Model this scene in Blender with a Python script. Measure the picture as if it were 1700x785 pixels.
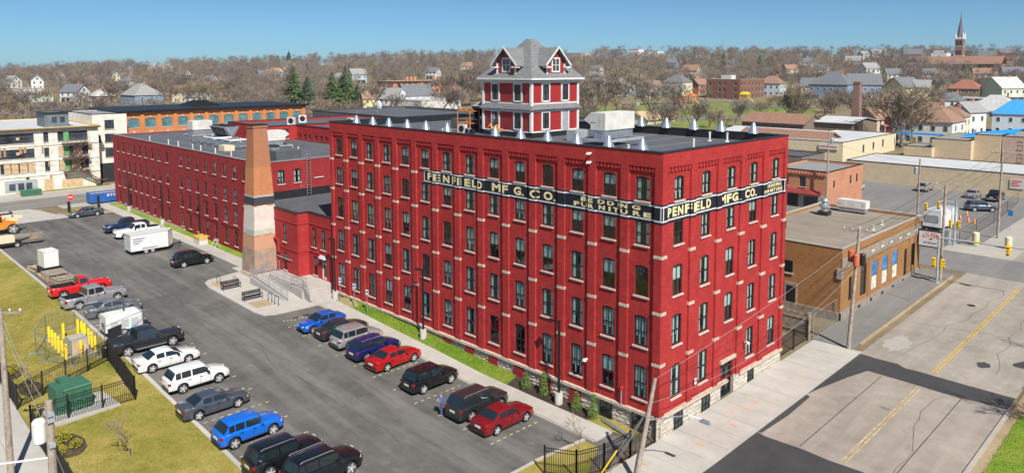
import bpy, bmesh, math, random
from mathutils import Vector, Matrix, Euler
import numpy as np
R = math.radians
rnd = random.Random(7)
sc = bpy.context.scene
for o in list(bpy.data.objects): bpy.data.objects.remove(o)
COL = sc.collection

# ------------------------------------------------------------------ camera
cd = bpy.data.cameras.new('camera'); cam = bpy.data.objects.new('camera', cd); COL.objects.link(cam)
cd.sensor_width = 36; cd.lens = 26.073; cd.shift_y = -0.09684; cd.clip_start = 1; cd.clip_end = 9000
CAM = Vector((27.03, -40.43, 23.34))
yaw, pitch, roll = 2.36280162, 0.0930183864, -0.00136819856
fwd = Vector((math.cos(pitch)*math.cos(yaw), math.cos(pitch)*math.sin(yaw), -math.sin(pitch)))
rgt = Vector((math.sin(yaw), -math.cos(yaw), 0)); up = rgt.cross(fwd)
r2 = math.cos(roll)*rgt + math.sin(roll)*up; u2 = -math.sin(roll)*rgt + math.cos(roll)*up
m3 = Matrix((r2, u2, -fwd)).transposed()
cam.matrix_world = Matrix.Translation(CAM) @ m3.to_4x4()
sc.camera = cam

# ------------------------------------------------------------------ light
SUN_EL = R(47); sun_to = Vector((0.929*math.cos(SUN_EL), -0.371*math.cos(SUN_EL), math.sin(SUN_EL))).normalized()
w = bpy.data.worlds.new('World'); sc.world = w; w.use_nodes = True
nt = w.node_tree; bg = nt.nodes['Background']
sky = nt.nodes.new('ShaderNodeTexSky'); sky.sky_type = 'NISHITA'; sky.sun_disc = False
sky.sun_elevation = SUN_EL; sky.sun_rotation = math.atan2(sun_to.x, sun_to.y)
sky.altitude = 200; sky.air_density = 0.5; sky.dust_density = 0.5; sky.ozone_density = 10.0
gr = nt.nodes.new('ShaderNodeMix'); gr.data_type = 'RGBA'; gr.blend_type = 'MULTIPLY'; gr.inputs[0].default_value = 1; gr.inputs[7].default_value = (1.07, 1.17, .95, 1)
nt.links.new(sky.outputs['Color'], gr.inputs[6]); nt.links.new(gr.outputs[2], bg.inputs['Color']); bg.inputs['Strength'].default_value = 0.083
sd = bpy.data.lights.new('sun', 'SUN'); sun = bpy.data.objects.new('sun', sd); COL.objects.link(sun)
sd.energy = 5.0; sd.angle = R(0.53); sd.color = (1.0, 0.95, 0.87)
sun.rotation_euler = (-sun_to).to_track_quat('-Z', 'Y').to_euler(); sun.location = (40, -40, 60)
sc.view_settings.view_transform = 'Standard'; sc.view_settings.look = 'None'
sc.view_settings.exposure = 0.42; sc.view_settings.gamma = 1.0; sc.view_settings.use_curve_mapping = False

# ------------------------------------------------------------------ ground heights
XS = [-400, -66, -53, -36, -27, -22, -16, -10, 0]; ZS = [0, 0, -.15, -.5, -.95, -1.15, -1.5, -1.56, -1.6]
def zR(y): return -1.6 + 0.022*min(60, max(0, y))
def gx(x): return float(np.interp(x, XS, ZS))
def G(x, y):
    if x >= 0: return zR(y)
    a = gx(x); b = zR(y)*(1-min(1, -x/40)); t = min(1, max(0, y/18))
    return a*(1-t) + b*t
US = [(q-850)/1231 for q in (-300, 0, 250, 400, 700, 1000, 1300, 1700, 2000)]; HS = [11, 13, 19, 22, 30, 34, 33, 30, 28]
F2 = (math.cos(yaw), math.sin(yaw)); R2 = (math.sin(yaw), -math.cos(yaw))
def T(x, y):                      # terrain: flat town, then rising to a wooded ridge
    dx, dy = x-CAM.x, y-CAM.y; a = dx*F2[0]+dy*F2[1]; b = dx*R2[0]+dy*R2[1]; D = math.hypot(dx, dy)
    if D < 230 or a < 1: return G(x, y)
    h = float(np.interp(b/a, US, HS)); t = (D-230)/670
    f = t*t/(t+.25)*1.25 if t < 1 else 1+.25*(t-1)/t
    return G(x, y) + h*f

# ------------------------------------------------------------------ materials
MATS = {}
def N(nt, t, **k):
    n = nt.nodes.new(t)
    for a, v in k.items(): setattr(n, a, v)
    return n
def ramp(nt, fac, stops):
    r = N(nt, 'ShaderNodeValToRGB'); e = r.color_ramp.elements
    while len(e) < len(stops): e.new(0.5)
    for q, (p, c) in zip(e, stops): q.position = p; q.color = (*c, 1) if len(c) == 3 else c
    nt.links.new(fac, r.inputs[0]); return r.outputs[0]
def mixc(nt, fac, a, b, mode='MIX'):
    m = N(nt, 'ShaderNodeMix', data_type='RGBA', blend_type=mode)
    for i, v in ((0, fac), (6, a), (7, b)):
        if hasattr(v, 'links'): nt.links.new(v, m.inputs[i])
        else: m.inputs[i].default_value = v if i == 0 else ((*v, 1) if len(v) == 3 else v)
    return m.outputs[2]
def math_(nt, op, a, b=None, c=None):
    m = N(nt, 'ShaderNodeMath', operation=op)
    for i, v in ((0, a), (1, b), (2, c)):
        if v is None: continue
        if hasattr(v, 'links'): nt.links.new(v, m.inputs[i])
        else: m.inputs[i].default_value = v
    return m.outputs[0]
def noise(nt, scale, detail=3, rough=.55, vec=None, dist=0):
    n = N(nt, 'ShaderNodeTexNoise'); n.inputs['Scale'].default_value = scale; n.inputs['Detail'].default_value = detail
    n.inputs['Roughness'].default_value = rough; n.inputs['Distortion'].default_value = dist
    if vec is None: vec = N(nt, 'ShaderNodeNewGeometry').outputs['Position']
    nt.links.new(vec, n.inputs['Vector']); return n.outputs[0]
def newmat(name):
    m = bpy.data.materials.new(name); m.use_nodes = True; MATS[name] = m
    return m, m.node_tree, m.node_tree.nodes['Principled BSDF']
def M(name, col=(.5, .5, .5), rough=.6, metal=0, var=.18, scale=1.2, spec=None, fine=0, bump=0, bscale=20, coat=0):
    """plain procedural surface: base colour varied by two noises, optional bump"""
    if name in MATS: return MATS[name]
    m, nt, b = newmat(name)
    if var:
        n1 = noise(nt, scale, 4); n2 = noise(nt, scale*9, 3)
        f = math_(nt, 'ADD', math_(nt, 'MULTIPLY', n1, .65), math_(nt, 'MULTIPLY', n2, .35))
        c0 = tuple(max(0, v*(1-var*1.6)) for v in col); c1 = tuple(min(1, v*(1+var*1.6)) for v in col)
        cc = ramp(nt, f, [(.3, c0), (.7, c1)]); nt.links.new(cc, b.inputs['Base Color'])
    else: b.inputs['Base Color'].default_value = (*col, 1)
    b.inputs['Roughness'].default_value = rough; b.inputs['Metallic'].default_value = metal
    if spec is not None: b.inputs['Specular IOR Level'].default_value = spec
    if coat: b.inputs['Coat Weight'].default_value = coat; b.inputs['Coat Roughness'].default_value = .04
    if bump:
        bn = N(nt, 'ShaderNodeBump'); bn.inputs['Strength'].default_value = bump; bn.inputs['Distance'].default_value = .05
        nt.links.new(noise(nt, bscale, 4), bn.inputs['Height']); nt.links.new(bn.outputs[0], b.inputs['Normal'])
    return m

def wallvec(nt):
    """brick coordinates that run along either wall direction"""
    p = N(nt, 'ShaderNodeNewGeometry').outputs['Position']; s = N(nt, 'ShaderNodeSeparateXYZ'); nt.links.new(p, s.inputs[0])
    c = N(nt, 'ShaderNodeCombineXYZ'); nt.links.new(math_(nt, 'ADD', s.outputs[0], s.outputs[1]), c.inputs[0])
    nt.links.new(s.outputs[2], c.inputs[1]); return c.outputs[0], s
def brick_mat(name, c1, c2, mortar, rough=.75, bumps=.5, wear=None, wear_amt=.0, paint=None):
    m, nt, b = newmat(name); v, s = wallvec(nt)
    t = N(nt, 'ShaderNodeTexBrick'); t.offset = .5
    for k, val in (('Scale', 1), ('Mortar Size', .008), ('Mortar Smooth', .3), ('Bias', 0), ('Brick Width', .23), ('Row Height', .078)): t.inputs[k].default_value = val
    t.inputs['Color1'].default_value = (*c1, 1); t.inputs['Color2'].default_value = (*c2, 1); t.inputs['Mortar'].default_value = (*mortar, 1)
    nt.links.new(v, t.inputs['Vector'])
    big = noise(nt, .35, 5, .6); mid = noise(nt, 2.3, 4)
    col = mixc(nt, math_(nt, 'MULTIPLY', math_(nt, 'SUBTRACT', big, .30), 1.1), t.outputs['Color'], tuple(x*.66 for x in c1))
    fad = ramp(nt, noise(nt, .9, 6, .72), [(.5, (0, 0, 0)), (.72, (1, 1, 1))]); col = mixc(nt, math_(nt, 'MULTIPLY', fad, .3), col, tuple(min(1, x*1.15+.03) for x in c2))
    # rain streaks: noise stretched along z
    mp = N(nt, 'ShaderNodeMapping'); mp.inputs['Scale'].default_value = (2.2, .12, 1); nt.links.new(v, mp.inputs['Vector'])
    st = ramp(nt, noise(nt, 1.6, 4, .6, mp.outputs[0]), [(.5, (0, 0, 0)), (.75, (1, 1, 1))])
    col = mixc(nt, math_(nt, 'MULTIPLY', st, .25), col, tuple(x*.6+.02 for x in c2))
    if wear:
        wm = ramp(nt, noise(nt, .8, 6, .7), [(.62, (0, 0, 0)), (.7, (1, 1, 1))])
        col = mixc(nt, math_(nt, 'MULTIPLY', wm, wear_amt), col, wear)
    if paint: col = paint(nt, s, col)
    nt.links.new(col, b.inputs['Base Color']); b.inputs['Roughness'].default_value = rough; b.inputs['Specular IOR Level'].default_value = .2
    bp = N(nt, 'ShaderNodeBump'); bp.inputs['Strength'].default_value = bumps; bp.inputs['Distance'].default_value = .02
    h = math_(nt, 'ADD', math_(nt, 'MULTIPLY', t.outputs['Fac'], -.7), math_(nt, 'MULTIPLY', mid, .5))
    nt.links.new(h, bp.inputs['Height']); nt.links.new(bp.outputs[0], b.inputs['Normal'])
    return m

def band(nt, s, lo, hi):
    return math_(nt, 'MULTIPLY', math_(nt, 'GREATER_THAN', s, lo), math_(nt, 'LESS_THAN', s, hi))
BT, BB = 14.42, 13.08                           # painted sign band
def sign_paint(nt, s, col):
    x, y, z = s.outputs; mx = lambda a, b: math_(nt, 'MAXIMUM', a, b); ml = lambda a, b: math_(nt, 'MULTIPLY', a, b)
    jit = math_(nt, 'MULTIPLY', math_(nt, 'SUBTRACT', noise(nt, 14, 3), .5), .035)
    z = math_(nt, 'ADD', z, jit)
    onA = math_(nt, 'LESS_THAN', y, .32); inx = band(nt, x, -25.35, .01); iny = band(nt, y, -.01, 17.75)
    onB = math_(nt, 'GREATER_THAN', x, -.32)
    area = mx(ml(onA, inx), ml(onB, iny))
    bandm = ml(area, band(nt, z, BB, BT))
    wear = ramp(nt, noise(nt, 6, 5, .7), [(.30, (.25, .25, .25)), (.42, (1, 1, 1))])
    lines = mx(band(nt, z, 14.2, 14.31), band(nt, z, 13.25, 13.35))
    vA = mx(band(nt, x, -25.3, -25.19), ml(band(nt, x, -.16, -.07), math_(nt, 'LESS_THAN', y, .1)))
    vB = mx(ml(band(nt, y, .09, .19), math_(nt, 'GREATER_THAN', x, -.1)), band(nt, y, 17.5, 17.62))
    lines = mx(lines, ml(mx(ml(vA, onA), ml(vB, onB)), band(nt, z, 13.25, 14.31)))
    dark = mixc(nt, wear, (.06, .05, .055), (.016, .019, .03))
    col = mixc(nt, bandm, col, dark)
    return mixc(nt, ml(ml(bandm, lines), math_(nt, 'MULTIPLY', wear, .9)), col, (.72, .73, .76))
RED1, RED2 = (.345, .029, .030), (.49, .045, .042)
brick_mat('brick_sign', RED1, RED2, (.33, .025, .025), paint=sign_paint, wear=(.52, .16, .12), wear_amt=.10)
brick_mat('brick_red', RED1, RED2, (.33, .025, .025), wear=(.55, .2, .15), wear_amt=.2)
brick_mat('brick_redwing', (.29, .026, .03), (.37, .036, .038), (.25, .026, .028), wear=(.48, .25, .2), wear_amt=.35)
brick_mat('brick_orange', (.56, .19, .055), (.66, .25, .08), (.5, .26, .14))
brick_mat('brick_brown', (.31, .145, .055), (.42, .21, .08), (.27, .17, .09))
brick_mat('brick_house', (.50, .19, .10), (.60, .27, .15), (.5, .36, .26), wear=(.65, .45, .3), wear_amt=.3)
brick_mat('brick_dark', (.20, .085, .055), (.25, .11, .07), (.3, .2, .15))
brick_mat('brick_church', (.25, .135, .11), (.30, .17, .14), (.3, .24, .21))

def chimney_paint(nt, s, col):
    z = s.outputs[2]; j = math_(nt, 'MULTIPLY', math_(nt, 'SUBTRACT', noise(nt, .9, 5, .7), .5), .9); zz = math_(nt, 'ADD', z, j)
    j2 = math_(nt, 'ADD', z, math_(nt, 'MULTIPLY', j, .12))
    pat = ramp(nt, noise(nt, 1.1, 6, .7), [(.42, (0, 0, 0)), (.62, (1, 1, 1))])
    col = mixc(nt, math_(nt, 'MULTIPLY', math_(nt, 'GREATER_THAN', zz, 12.4), .5), col, (.30, .135, .09))
    col = mixc(nt, math_(nt, 'LESS_THAN', zz, 3.2), col, mixc(nt, pat, (.26, .22, .2), (.47, .28, .17)))
    col = mixc(nt, math_(nt, 'MULTIPLY', band(nt, zz, 3.2, 4.6), .6), col, (.52, .33, .24))
    col = mixc(nt, band(nt, zz, 4.75, 5.35), col, mixc(nt, pat, (.34, .42, .36), (.5, .5, .42)))
    white = mixc(nt, pat, (.62, .57, .5), (.45, .26, .17)); 
    col = mixc(nt, math_(nt, 'MULTIPLY', band(nt, zz, 5.3, 8.0), band(nt, j2, 5, 8.16)), col, mixc(nt, .75, white, (.62, .58, .52)))
    col = mixc(nt, band(nt, j2, 8.1, 9.0), col, (.05, .055, .06))
    col = mixc(nt, band(nt, j2, 9.0, 9.22), col, (.42, .38, .34))
    return col
brick_mat('brick_chimney', (.50, .18, .075), (.60, .25, .11), (.42, .24, .14), paint=chimney_paint)

def asphalt(name, c0, c1, tracks=0, stain=(.35, .33, .3), stain_amt=.3, cracks=0, rough=.85, axis=0):
    m, nt, b = newmat(name)
    big = noise(nt, .12, 5, .6, dist=.5); mid = noise(nt, .9, 5, .65); fine = noise(nt, 25, 3, .7)
    f = math_(nt, 'ADD', math_(nt, 'ADD', math_(nt, 'MULTIPLY', big, .5), math_(nt, 'MULTIPLY', mid, .32)), math_(nt, 'MULTIPLY', fine, .18))
    col = ramp(nt, f, [(.36, c0), (.64, c1)])
    pos = N(nt, 'ShaderNodeNewGeometry').outputs['Position']
    mp = N(nt, 'ShaderNodeMapping'); mp.inputs['Scale'].default_value = (.06, .9, 1) if axis == 0 else (.9, .06, 1); nt.links.new(pos, mp.inputs[0])
    tr = ramp(nt, noise(nt, .8, 4, .6, mp.outputs[0]), [(.45, (0, 0, 0)), (.7, (1, 1, 1))])
    col = mixc(nt, math_(nt, 'MULTIPLY', tr, tracks), col, tuple(v*1.5 for v in c1))
    sm = ramp(nt, noise(nt, .45, 6, .7, dist=.8), [(.62, (0, 0, 0)), (.74, (1, 1, 1))])
    col = mixc(nt, math_(nt, 'MULTIPLY', sm, stain_amt), col, stain)
    dm = ramp(nt, noise(nt, 1.7, 5, .75), [(.66, (0, 0, 0)), (.74, (1, 1, 1))])
    col = mixc(nt, math_(nt, 'MULTIPLY', dm, .5), col, tuple(v*.5 for v in c0))
    if cracks:
        vo = N(nt, 'ShaderNodeTexVoronoi', feature='DISTANCE_TO_EDGE'); vo.inputs['Scale'].default_value = .22
        dv = N(nt, 'ShaderNodeVectorMath', operation='ADD'); nt.links.new(pos, dv.inputs[0])
        nz = N(nt, 'ShaderNodeTexNoise'); nz.inputs['Scale'].default_value = .8; nz.inputs['Detail'].default_value = 5; nt.links.new(pos, nz.inputs[0]); nt.links.new(nz.outputs['Color'], dv.inputs[1])
        nt.links.new(dv.outputs[0], vo.inputs['Vector'])
        ck = ramp(nt, vo.outputs['Distance'], [(.004, (1, 1, 1)), (.012, (0, 0, 0))])
        col = mixc(nt, math_(nt, 'MULTIPLY', ck, cracks), col, tuple(v*.35 for v in c0))
    nt.links.new(col, b.inputs['Base Color']); b.inputs['Roughness'].default_value = rough
    bp = N(nt, 'ShaderNodeBump'); bp.inputs['Strength'].default_value = .35; bp.inputs['Distance'].default_value = .02
    nt.links.new(fine, bp.inputs['Height']); nt.links.new(bp.outputs[0], b.inputs['Normal'])
    return m
asphalt('asphalt_lot', (.058, .056, .053), (.145, .139, .130), .5, (.30, .28, .255), .5)
asphalt('asphalt_street', (.21, .183, .154), (.345, .307, .263), .25, (.49, .44, .385), .45, cracks=.16, axis=1)
asphalt('asphalt_far', (.15, .145, .14), (.20, .19, .18), .25, (.33, .31, .29), .3, cracks=.2, axis=1)
asphalt('asphalt_new', (.03, .031, .033), (.055, .055, .057), .15, (.1, .1, .1), .3, axis=1)
asphalt('concrete', (.345, .325, .295), (.475, .45, .41), .10, (.30, .27, .23), .35)
asphalt('concrete_old', (.30, .28, .245), (.41, .38, .335), .1, (.3, .27, .23), .3)
asphalt('membrane', (.06, .066, .078), (.105, .112, .128), .15, (.24, .24, .24), .35)
asphalt('membrane_grey', (.20, .20, .20), (.27, .27, .265), .15, (.36, .35, .33), .35)
asphalt('membrane_tan', (.20, .17, .13), (.29, .25, .20), .15, (.16, .14, .12), .4)
asphalt('membrane_white', (.42, .43, .44), (.54, .55, .56), .1, (.3, .3, .3), .35)

def grass_mat(name, a, b_, c, d):
    m, nt, b = newmat(name)
    big = noise(nt, .16, 4, .6); mid = noise(nt, 1.1, 6, .7); fine = noise(nt, 22, 3, .75)
    f = math_(nt, 'ADD', math_(nt, 'MULTIPLY', big, .45), math_(nt, 'ADD', math_(nt, 'MULTIPLY', mid, .3), math_(nt, 'MULTIPLY', fine, .3)))
    nt.links.new(ramp(nt, f, [(.36, a), (.48, b_), (.58, c), (.68, d)]), b.inputs['Base Color']); b.inputs['Roughness'].default_value = .95
    b.inputs['Specular IOR Level'].default_value = .1
    bp = N(nt, 'ShaderNodeBump'); bp.inputs['Strength'].default_value = .8; bp.inputs['Distance'].default_value = .06
    nt.links.new(fine, bp.inputs['Height']); nt.links.new(bp.outputs[0], b.inputs['Normal'])
grass_mat('lawn', (.11, .16, .022), (.24, .22, .045), (.345, .285, .08), (.48, .39, .175))
grass_mat('lawn_green', (.09, .20, .02), (.16, .27, .03), (.24, .31, .045), (.34, .32, .09))
grass_mat('terrain', (.10, .12, .05), (.19, .15, .09), (.24, .19, .12), (.30, .25, .17))
grass_mat('mulch', (.030, .022, .018), (.052, .038, .03), (.075, .056, .045), (.11, .085, .07))
grass_mat('dirt', (.26, .19, .11), (.34, .26, .16), (.42, .33, .21), (.5, .41, .29))

def glass_mat(name, tint=(.80, .88, .87), base=.06, rough=.02):
    m, nt, b = newmat(name); nt.nodes.remove(b); out = nt.nodes['Material Output']
    tr = N(nt, 'ShaderNodeBsdfTransparent'); tr.inputs[0].default_value = (*tint, 1)
    gl = N(nt, 'ShaderNodeBsdfGlossy'); gl.inputs['Roughness'].default_value = rough; gl.inputs[0].default_value = (.9, .95, 1, 1)
    lw = N(nt, 'ShaderNodeLayerWeight'); lw.inputs[0].default_value = .5
    f = math_(nt, 'ADD', math_(nt, 'MULTIPLY', math_(nt, 'POWER', lw.outputs['Facing'], 4), .6), base)
    bp = N(nt, 'ShaderNodeBump'); bp.inputs['Strength'].default_value = .12; bp.inputs['Distance'].default_value = .05; nt.links.new(noise(nt, 1.4, 2), bp.inputs['Height'])
    nt.links.new(bp.outputs[0], gl.inputs['Normal'])
    mx = N(nt, 'ShaderNodeMixShader'); nt.links.new(f, mx.inputs[0]); nt.links.new(tr.outputs[0], mx.inputs[1]); nt.links.new(gl.outputs[0], mx.inputs[2])
    nt.links.new(mx.outputs[0], out.inputs[0]); return m
glass_mat('glass')
M('glass_dark', (.012, .016, .02), .04, spec=.7, var=.3)
M('glass_far', (.05, .06, .075), .08, spec=.6, var=.5, scale=.4)
M('car_glass', (.014, .022, .028), .03, spec=.9, var=0)
M('curtain', (.78, .84, .82), .9, var=.15)
M('dark_room', (.02, .02, .022), .9)  # near-black colour stands in for the shade of unlit insides
M('frame_dark', (.018, .02, .022), .45)
M('black_metal', (.012, .012, .013), .45, var=.2)
M('galv', (.52, .56, .60), .38, .75, var=.15)
M('galv_shiny', (.62, .68, .76), .24, .75, var=.08, scale=6)
M('steel_grey', (.42, .46, .48), .45, .3)
M('white_paint', (.66, .66, .645), .5, var=.08)
M('white_dirty', (.60, .585, .545), .7, var=.14)
M('cream', (.58, .465, .315), .8, var=.08)
M('cream_lt', (.65, .56, .385), .8, var=.08)
M('stone', (.46, .41, .35), .9, var=.3, scale=3, bump=.9, bscale=7)
M('stone_lt', (.52, .43, .34), .85, var=.25, scale=4, bump=.5, bscale=9)
M('sill', (.50, .455, .39), .8, var=.15, scale=3)
M('yellow', (.80, .56, .01), .5, var=.1)
M('yellow_line', (.50, .33, .05), .8, var=.35, scale=3)
M('yellow_faded', (.43, .34, .17), .85, var=.4, scale=2)
M('stall_line', (.50, .45, .16), .8, var=.4, scale=5)
M('stall_white', (.55, .53, .50), .8, var=.35, scale=5)
M('orange_paint', (.75, .22, .02), .5)
M('red_paint', (.62, .03, .02), .45)
M('wood', (.30, .21, .13), .85, var=.3, scale=5)
M('wood_pole', (.34, .28, .23), .9, var=.3, scale=3, bump=.5)
M('wood_grey', (.26, .22, .18), .9, var=.3, scale=3)
M('plywood', (.52, .37, .22), .85, var=.25, scale=2)
M('wire', (.03, .03, .03), .6)
M('wire_lt', (.30, .30, .30), .5)
M('rubber', (.014, .014, .014), .8)
M('rim', (.62, .62, .63), .35, .35, var=.1)
M('rim_dark', (.16, .16, .165), .4, .4)
M('tail_red', (.28, .006, .01), .15, var=0)
M('head_lamp', (.72, .72, .70), .1, var=0)
M('amber', (.8, .33, .03), .3, var=0)
M('plate', (.7, .68, .55), .5)
M('plate_y', (.8, .55, .05), .5)
M('letter', (.82, .69, .39), .7, var=.18, scale=6)
M('bark', (.17, .135, .105), .95, var=.3, scale=3)
M('bark_grey', (.27, .235, .20), .95, var=.3, scale=3)
M('twig_mauve', (.195, .155, .128), .95, var=.22, scale=.05)
M('twig_tan', (.27, .21, .145), .95, var=.22, scale=.05)
M('twig_grey', (.21, .182, .156), .95, var=.22, scale=.05)
M('conifer', (.07, .13, .03), .9, var=.5, scale=.35)
M('conifer_blue', (.055, .10, .055), .9, var=.5, scale=.35)
M('shrub', (.10, .17, .03), .9, var=.5, scale=3)
M('skin', (.55, .34, .25), .6, var=.05)
M('shirt_blue', (.06, .12, .33), .9, var=.15)
M('jeans', (.05, .075, .17), .9, var=.15)
M('shoe', (.6, .6, .6), .7)
M('hair', (.05, .03, .02), .8)
# ------------------------------------------------------------------ mesh helpers
ORG = {}
class MB:
    def __init__(s): s.v = []; s.f = []; s.m = []
    def add(s, vs, fs, m=0):
        b = len(s.v); s.v += [tuple(q) for q in vs]; s.f += [tuple(b+i for i in q) for q in fs]; s.m += [m]*len(fs); return s
    def box(s, x0, x1, y0, y1, z0, z1, m=0):
        if x0 > x1: x0, x1 = x1, x0
        if y0 > y1: y0, y1 = y1, y0
        return s.add([(x0,y0,z0),(x1,y0,z0),(x1,y1,z0),(x0,y1,z0),(x0,y0,z1),(x1,y0,z1),(x1,y1,z1),(x0,y1,z1)],
                     [(0,3,2,1),(4,5,6,7),(0,1,5,4),(1,2,6,5),(2,3,7,6),(3,0,4,7)], m)
    def frus(s, x0, x1, y0, y1, z0, z1, ix, iy=None, m=0):     # box whose top is inset
        iy = ix if iy is None else iy
        return s.add([(x0,y0,z0),(x1,y0,z0),(x1,y1,z0),(x0,y1,z0),(x0+ix,y0+iy,z1),(x1-ix,y0+iy,z1),(x1-ix,y1-iy,z1),(x0+ix,y1-iy,z1)],
                     [(0,3,2,1),(4,5,6,7),(0,1,5,4),(1,2,6,5),(2,3,7,6),(3,0,4,7)], m)
    def poly(s, pts, m=0): return s.add(pts, [tuple(range(len(pts)))], m)
    def prism(s, pts, d, m=0):              # polygon pts (3D) extruded by vector d
        n = len(pts); a = [Vector(p) for p in pts]; b = [p+Vector(d) for p in a]
        return s.add(a+b, [tuple(range(n-1, -1, -1)), tuple(range(n, 2*n))]+[(i, (i+1) % n, n+(i+1) % n, n+i) for i in range(n)], m)
    def cyl(s, p0, p1, r0, r1=None, n=8, m=0, caps=True):
        r1 = r0 if r1 is None else r1; p0 = Vector(p0); p1 = Vector(p1); d = (p1-p0)
        if d.length < 1e-6: return s
        d.normalize(); a = d.orthogonal().normalized(); b = d.cross(a); vs = []
        for p, r in ((p0, r0), (p1, r1)):
            for i in range(n):
                t = 2*math.pi*i/n; vs.append(p+(a*math.cos(t)+b*math.sin(t))*r)
        fs = [(i, (i+1) % n, n+(i+1) % n, n+i) for i in range(n)]
        if caps: fs += [tuple(range(n-1, -1, -1)), tuple(range(n, 2*n))]
        return s.add(vs, fs, m)
    def tube(s, pts, r, n=6, m=0):
        for a, b in zip(pts, pts[1:]): s.cyl(a, b, r, r, n, m)
        return s
    def lathe(s, prof, n=16, axis='z', c=(0,0,0), m=0, caps=True):         # prof: (r, h)
        vs = []
        for r, h in prof:
            for i in range(n):
                t = 2*math.pi*i/n; a, b = r*math.cos(t), r*math.sin(t)
                p = (a, b, h) if axis == 'z' else ((a, h, b) if axis == 'y' else (h, a, b)); vs.append((p[0]+c[0], p[1]+c[1], p[2]+c[2]))
        fs = []
        for k in range(len(prof)-1):
            for i in range(n): fs.append((k*n+i, k*n+(i+1) % n, (k+1)*n+(i+1) % n, (k+1)*n+i))
        if caps: fs += [tuple(range(n-1, -1, -1)), tuple((len(prof)-1)*n+i for i in range(n))]
        return s.add(vs, fs, m)
    def mesh(s, name, mats, smooth=False, off=(0,0,0), fix=True, angle=35):
        me = bpy.data.meshes.new(name); ox, oy, oz = off
        me.from_pydata([(x-ox, y-oy, z-oz) for x, y, z in s.v], [], s.f)
        for q in (mats if isinstance(mats, (list, tuple)) else [mats]): me.materials.append(MATS[q] if isinstance(q, str) else q)
        if len(me.materials) > 1: me.polygons.foreach_set('material_index', s.m)
        if fix and len(s.f) < 60000:
            bm = bmesh.new(); bm.from_mesh(me); bmesh.ops.recalc_face_normals(bm, faces=bm.faces); bm.to_mesh(me); bm.free()
        if smooth:
            me.polygons.foreach_set('use_smooth', [True]*len(me.polygons)); me.set_sharp_from_angle(angle=R(angle))
        me.update(); return me
    def build(s, name, mats, parent=None, smooth=False, world=True, fix=True, **kw):
        off = ORG.get(parent.name, (0,0,0)) if (parent and world) else (0,0,0)
        return link(name, s.mesh(name, mats, smooth, off, fix), parent, **kw)
def link(name, data, parent=None, loc=None, rz=0, label=None, cat=None, group=None, kind=None, scale=None):
    o = bpy.data.objects.new(name, data); COL.objects.link(o)
    if parent: o.parent = parent; ORG[o.name] = ORG.get(parent.name, (0,0,0))
    if loc is not None: o.location = loc
    if rz: o.rotation_euler = (0, 0, rz)
    if scale: o.scale = (scale,)*3 if not isinstance(scale, tuple) else scale
    tag(o, label, cat, group, kind); return o
def tag(o, label=None, cat=None, group=None, kind=None):
    for k, v in (('label', label), ('category', cat), ('group', group), ('kind', kind)):
        if v: o[k] = v
    return o
def thing(name, label, cat, loc=(0,0,0), rz=0, group=None):
    o = link(name, None, None, loc, rz, label, cat, group); o.empty_display_size = .3; ORG[o.name] = tuple(loc); return o
def wl(p, q): return tuple(a-b for a, b in zip(q, ORG.get(p.name, (0,0,0))))     # world point -> parent's local
def copy_tree(o, loc=None, rz=None, parent=None, label=None, group=None, scale=None):
    c = o.copy(); COL.objects.link(c)
    if parent: c.parent = parent
    if loc is not None: c.location = loc
    if rz is not None: c.rotation_euler = (0, 0, rz)
    if scale: c.scale = (scale,)*3 if not isinstance(scale, tuple) else scale
    if label: c['label'] = label
    if group: c['group'] = group
    for ch in o.children: copy_tree(ch, parent=c)
    return c

# ------------------------------------------------------------------ ground sheets
def cutgrid(bm, step=3.0):
    xs = [v.co.x for v in bm.verts]; ys = [v.co.y for v in bm.verts]
    cuts = [((x, 0, 0), (1, 0, 0)) for x in XS] + [((0, y, 0), (0, 1, 0)) for y in (0, 18, 60)]
    k = math.ceil(min(xs)/step)*step
    while k < max(xs): cuts.append(((k, 0, 0), (1, 0, 0))); k += step
    k = math.ceil(min(ys)/step)*step
    while k < max(ys): cuts.append(((0, k, 0), (0, 1, 0))); k += step
    for co, no in cuts:
        bmesh.ops.bisect_plane(bm, geom=bm.verts[:]+bm.edges[:]+bm.faces[:], plane_co=co, plane_no=no, dist=1e-5)
def gpoly(name, pts, mat, dz, parent=None, depth=0, step=3.0, kind='structure', zf=None, **kw):
    """ground-following polygon; depth>0 gives it a skirt (kerb, slab)"""
    bm = bmesh.new(); f = bm.faces.new([bm.verts.new((x, y, 0)) for x, y in pts])
    if f.normal.z < 0 or f.calc_area() == 0: pass
    bm.normal_update()
    if bm.faces[:][0].normal.z < 0: bmesh.ops.reverse_faces(bm, faces=bm.faces[:])
    cutgrid(bm, step)
    zf = zf or G
    for v in bm.verts: v.co.z = zf(v.co.x, v.co.y)+dz
    if depth:
        be = [e for e in bm.edges if e.is_boundary]
        r = bmesh.ops.extrude_edge_only(bm, edges=be)
        for v in [q for q in r['geom'] if isinstance(q, bmesh.types.BMVert)]: v.co.z -= depth
    bmesh.ops.recalc_face_normals(bm, faces=bm.faces[:])
    me = bpy.data.meshes.new(name); bm.to_mesh(me); bm.free(); me.materials.append(MATS[mat])
    return link(name, me, parent, kind=(kind if not parent else None), **kw)
def rect(x0, x1, y0, y1): return [(x0, y0), (x1, y0), (x1, y1), (x0, y1)]
def blob(cx, cy, rx, ry, n=22, j=.12, seed=1):
    q = random.Random(seed); return [(cx+rx*math.cos(2*math.pi*i/n)*(1+q.uniform(-j, j)), cy+ry*math.sin(2*math.pi*i/n)*(1+q.uniform(-j, j))) for i in range(n)]
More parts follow.
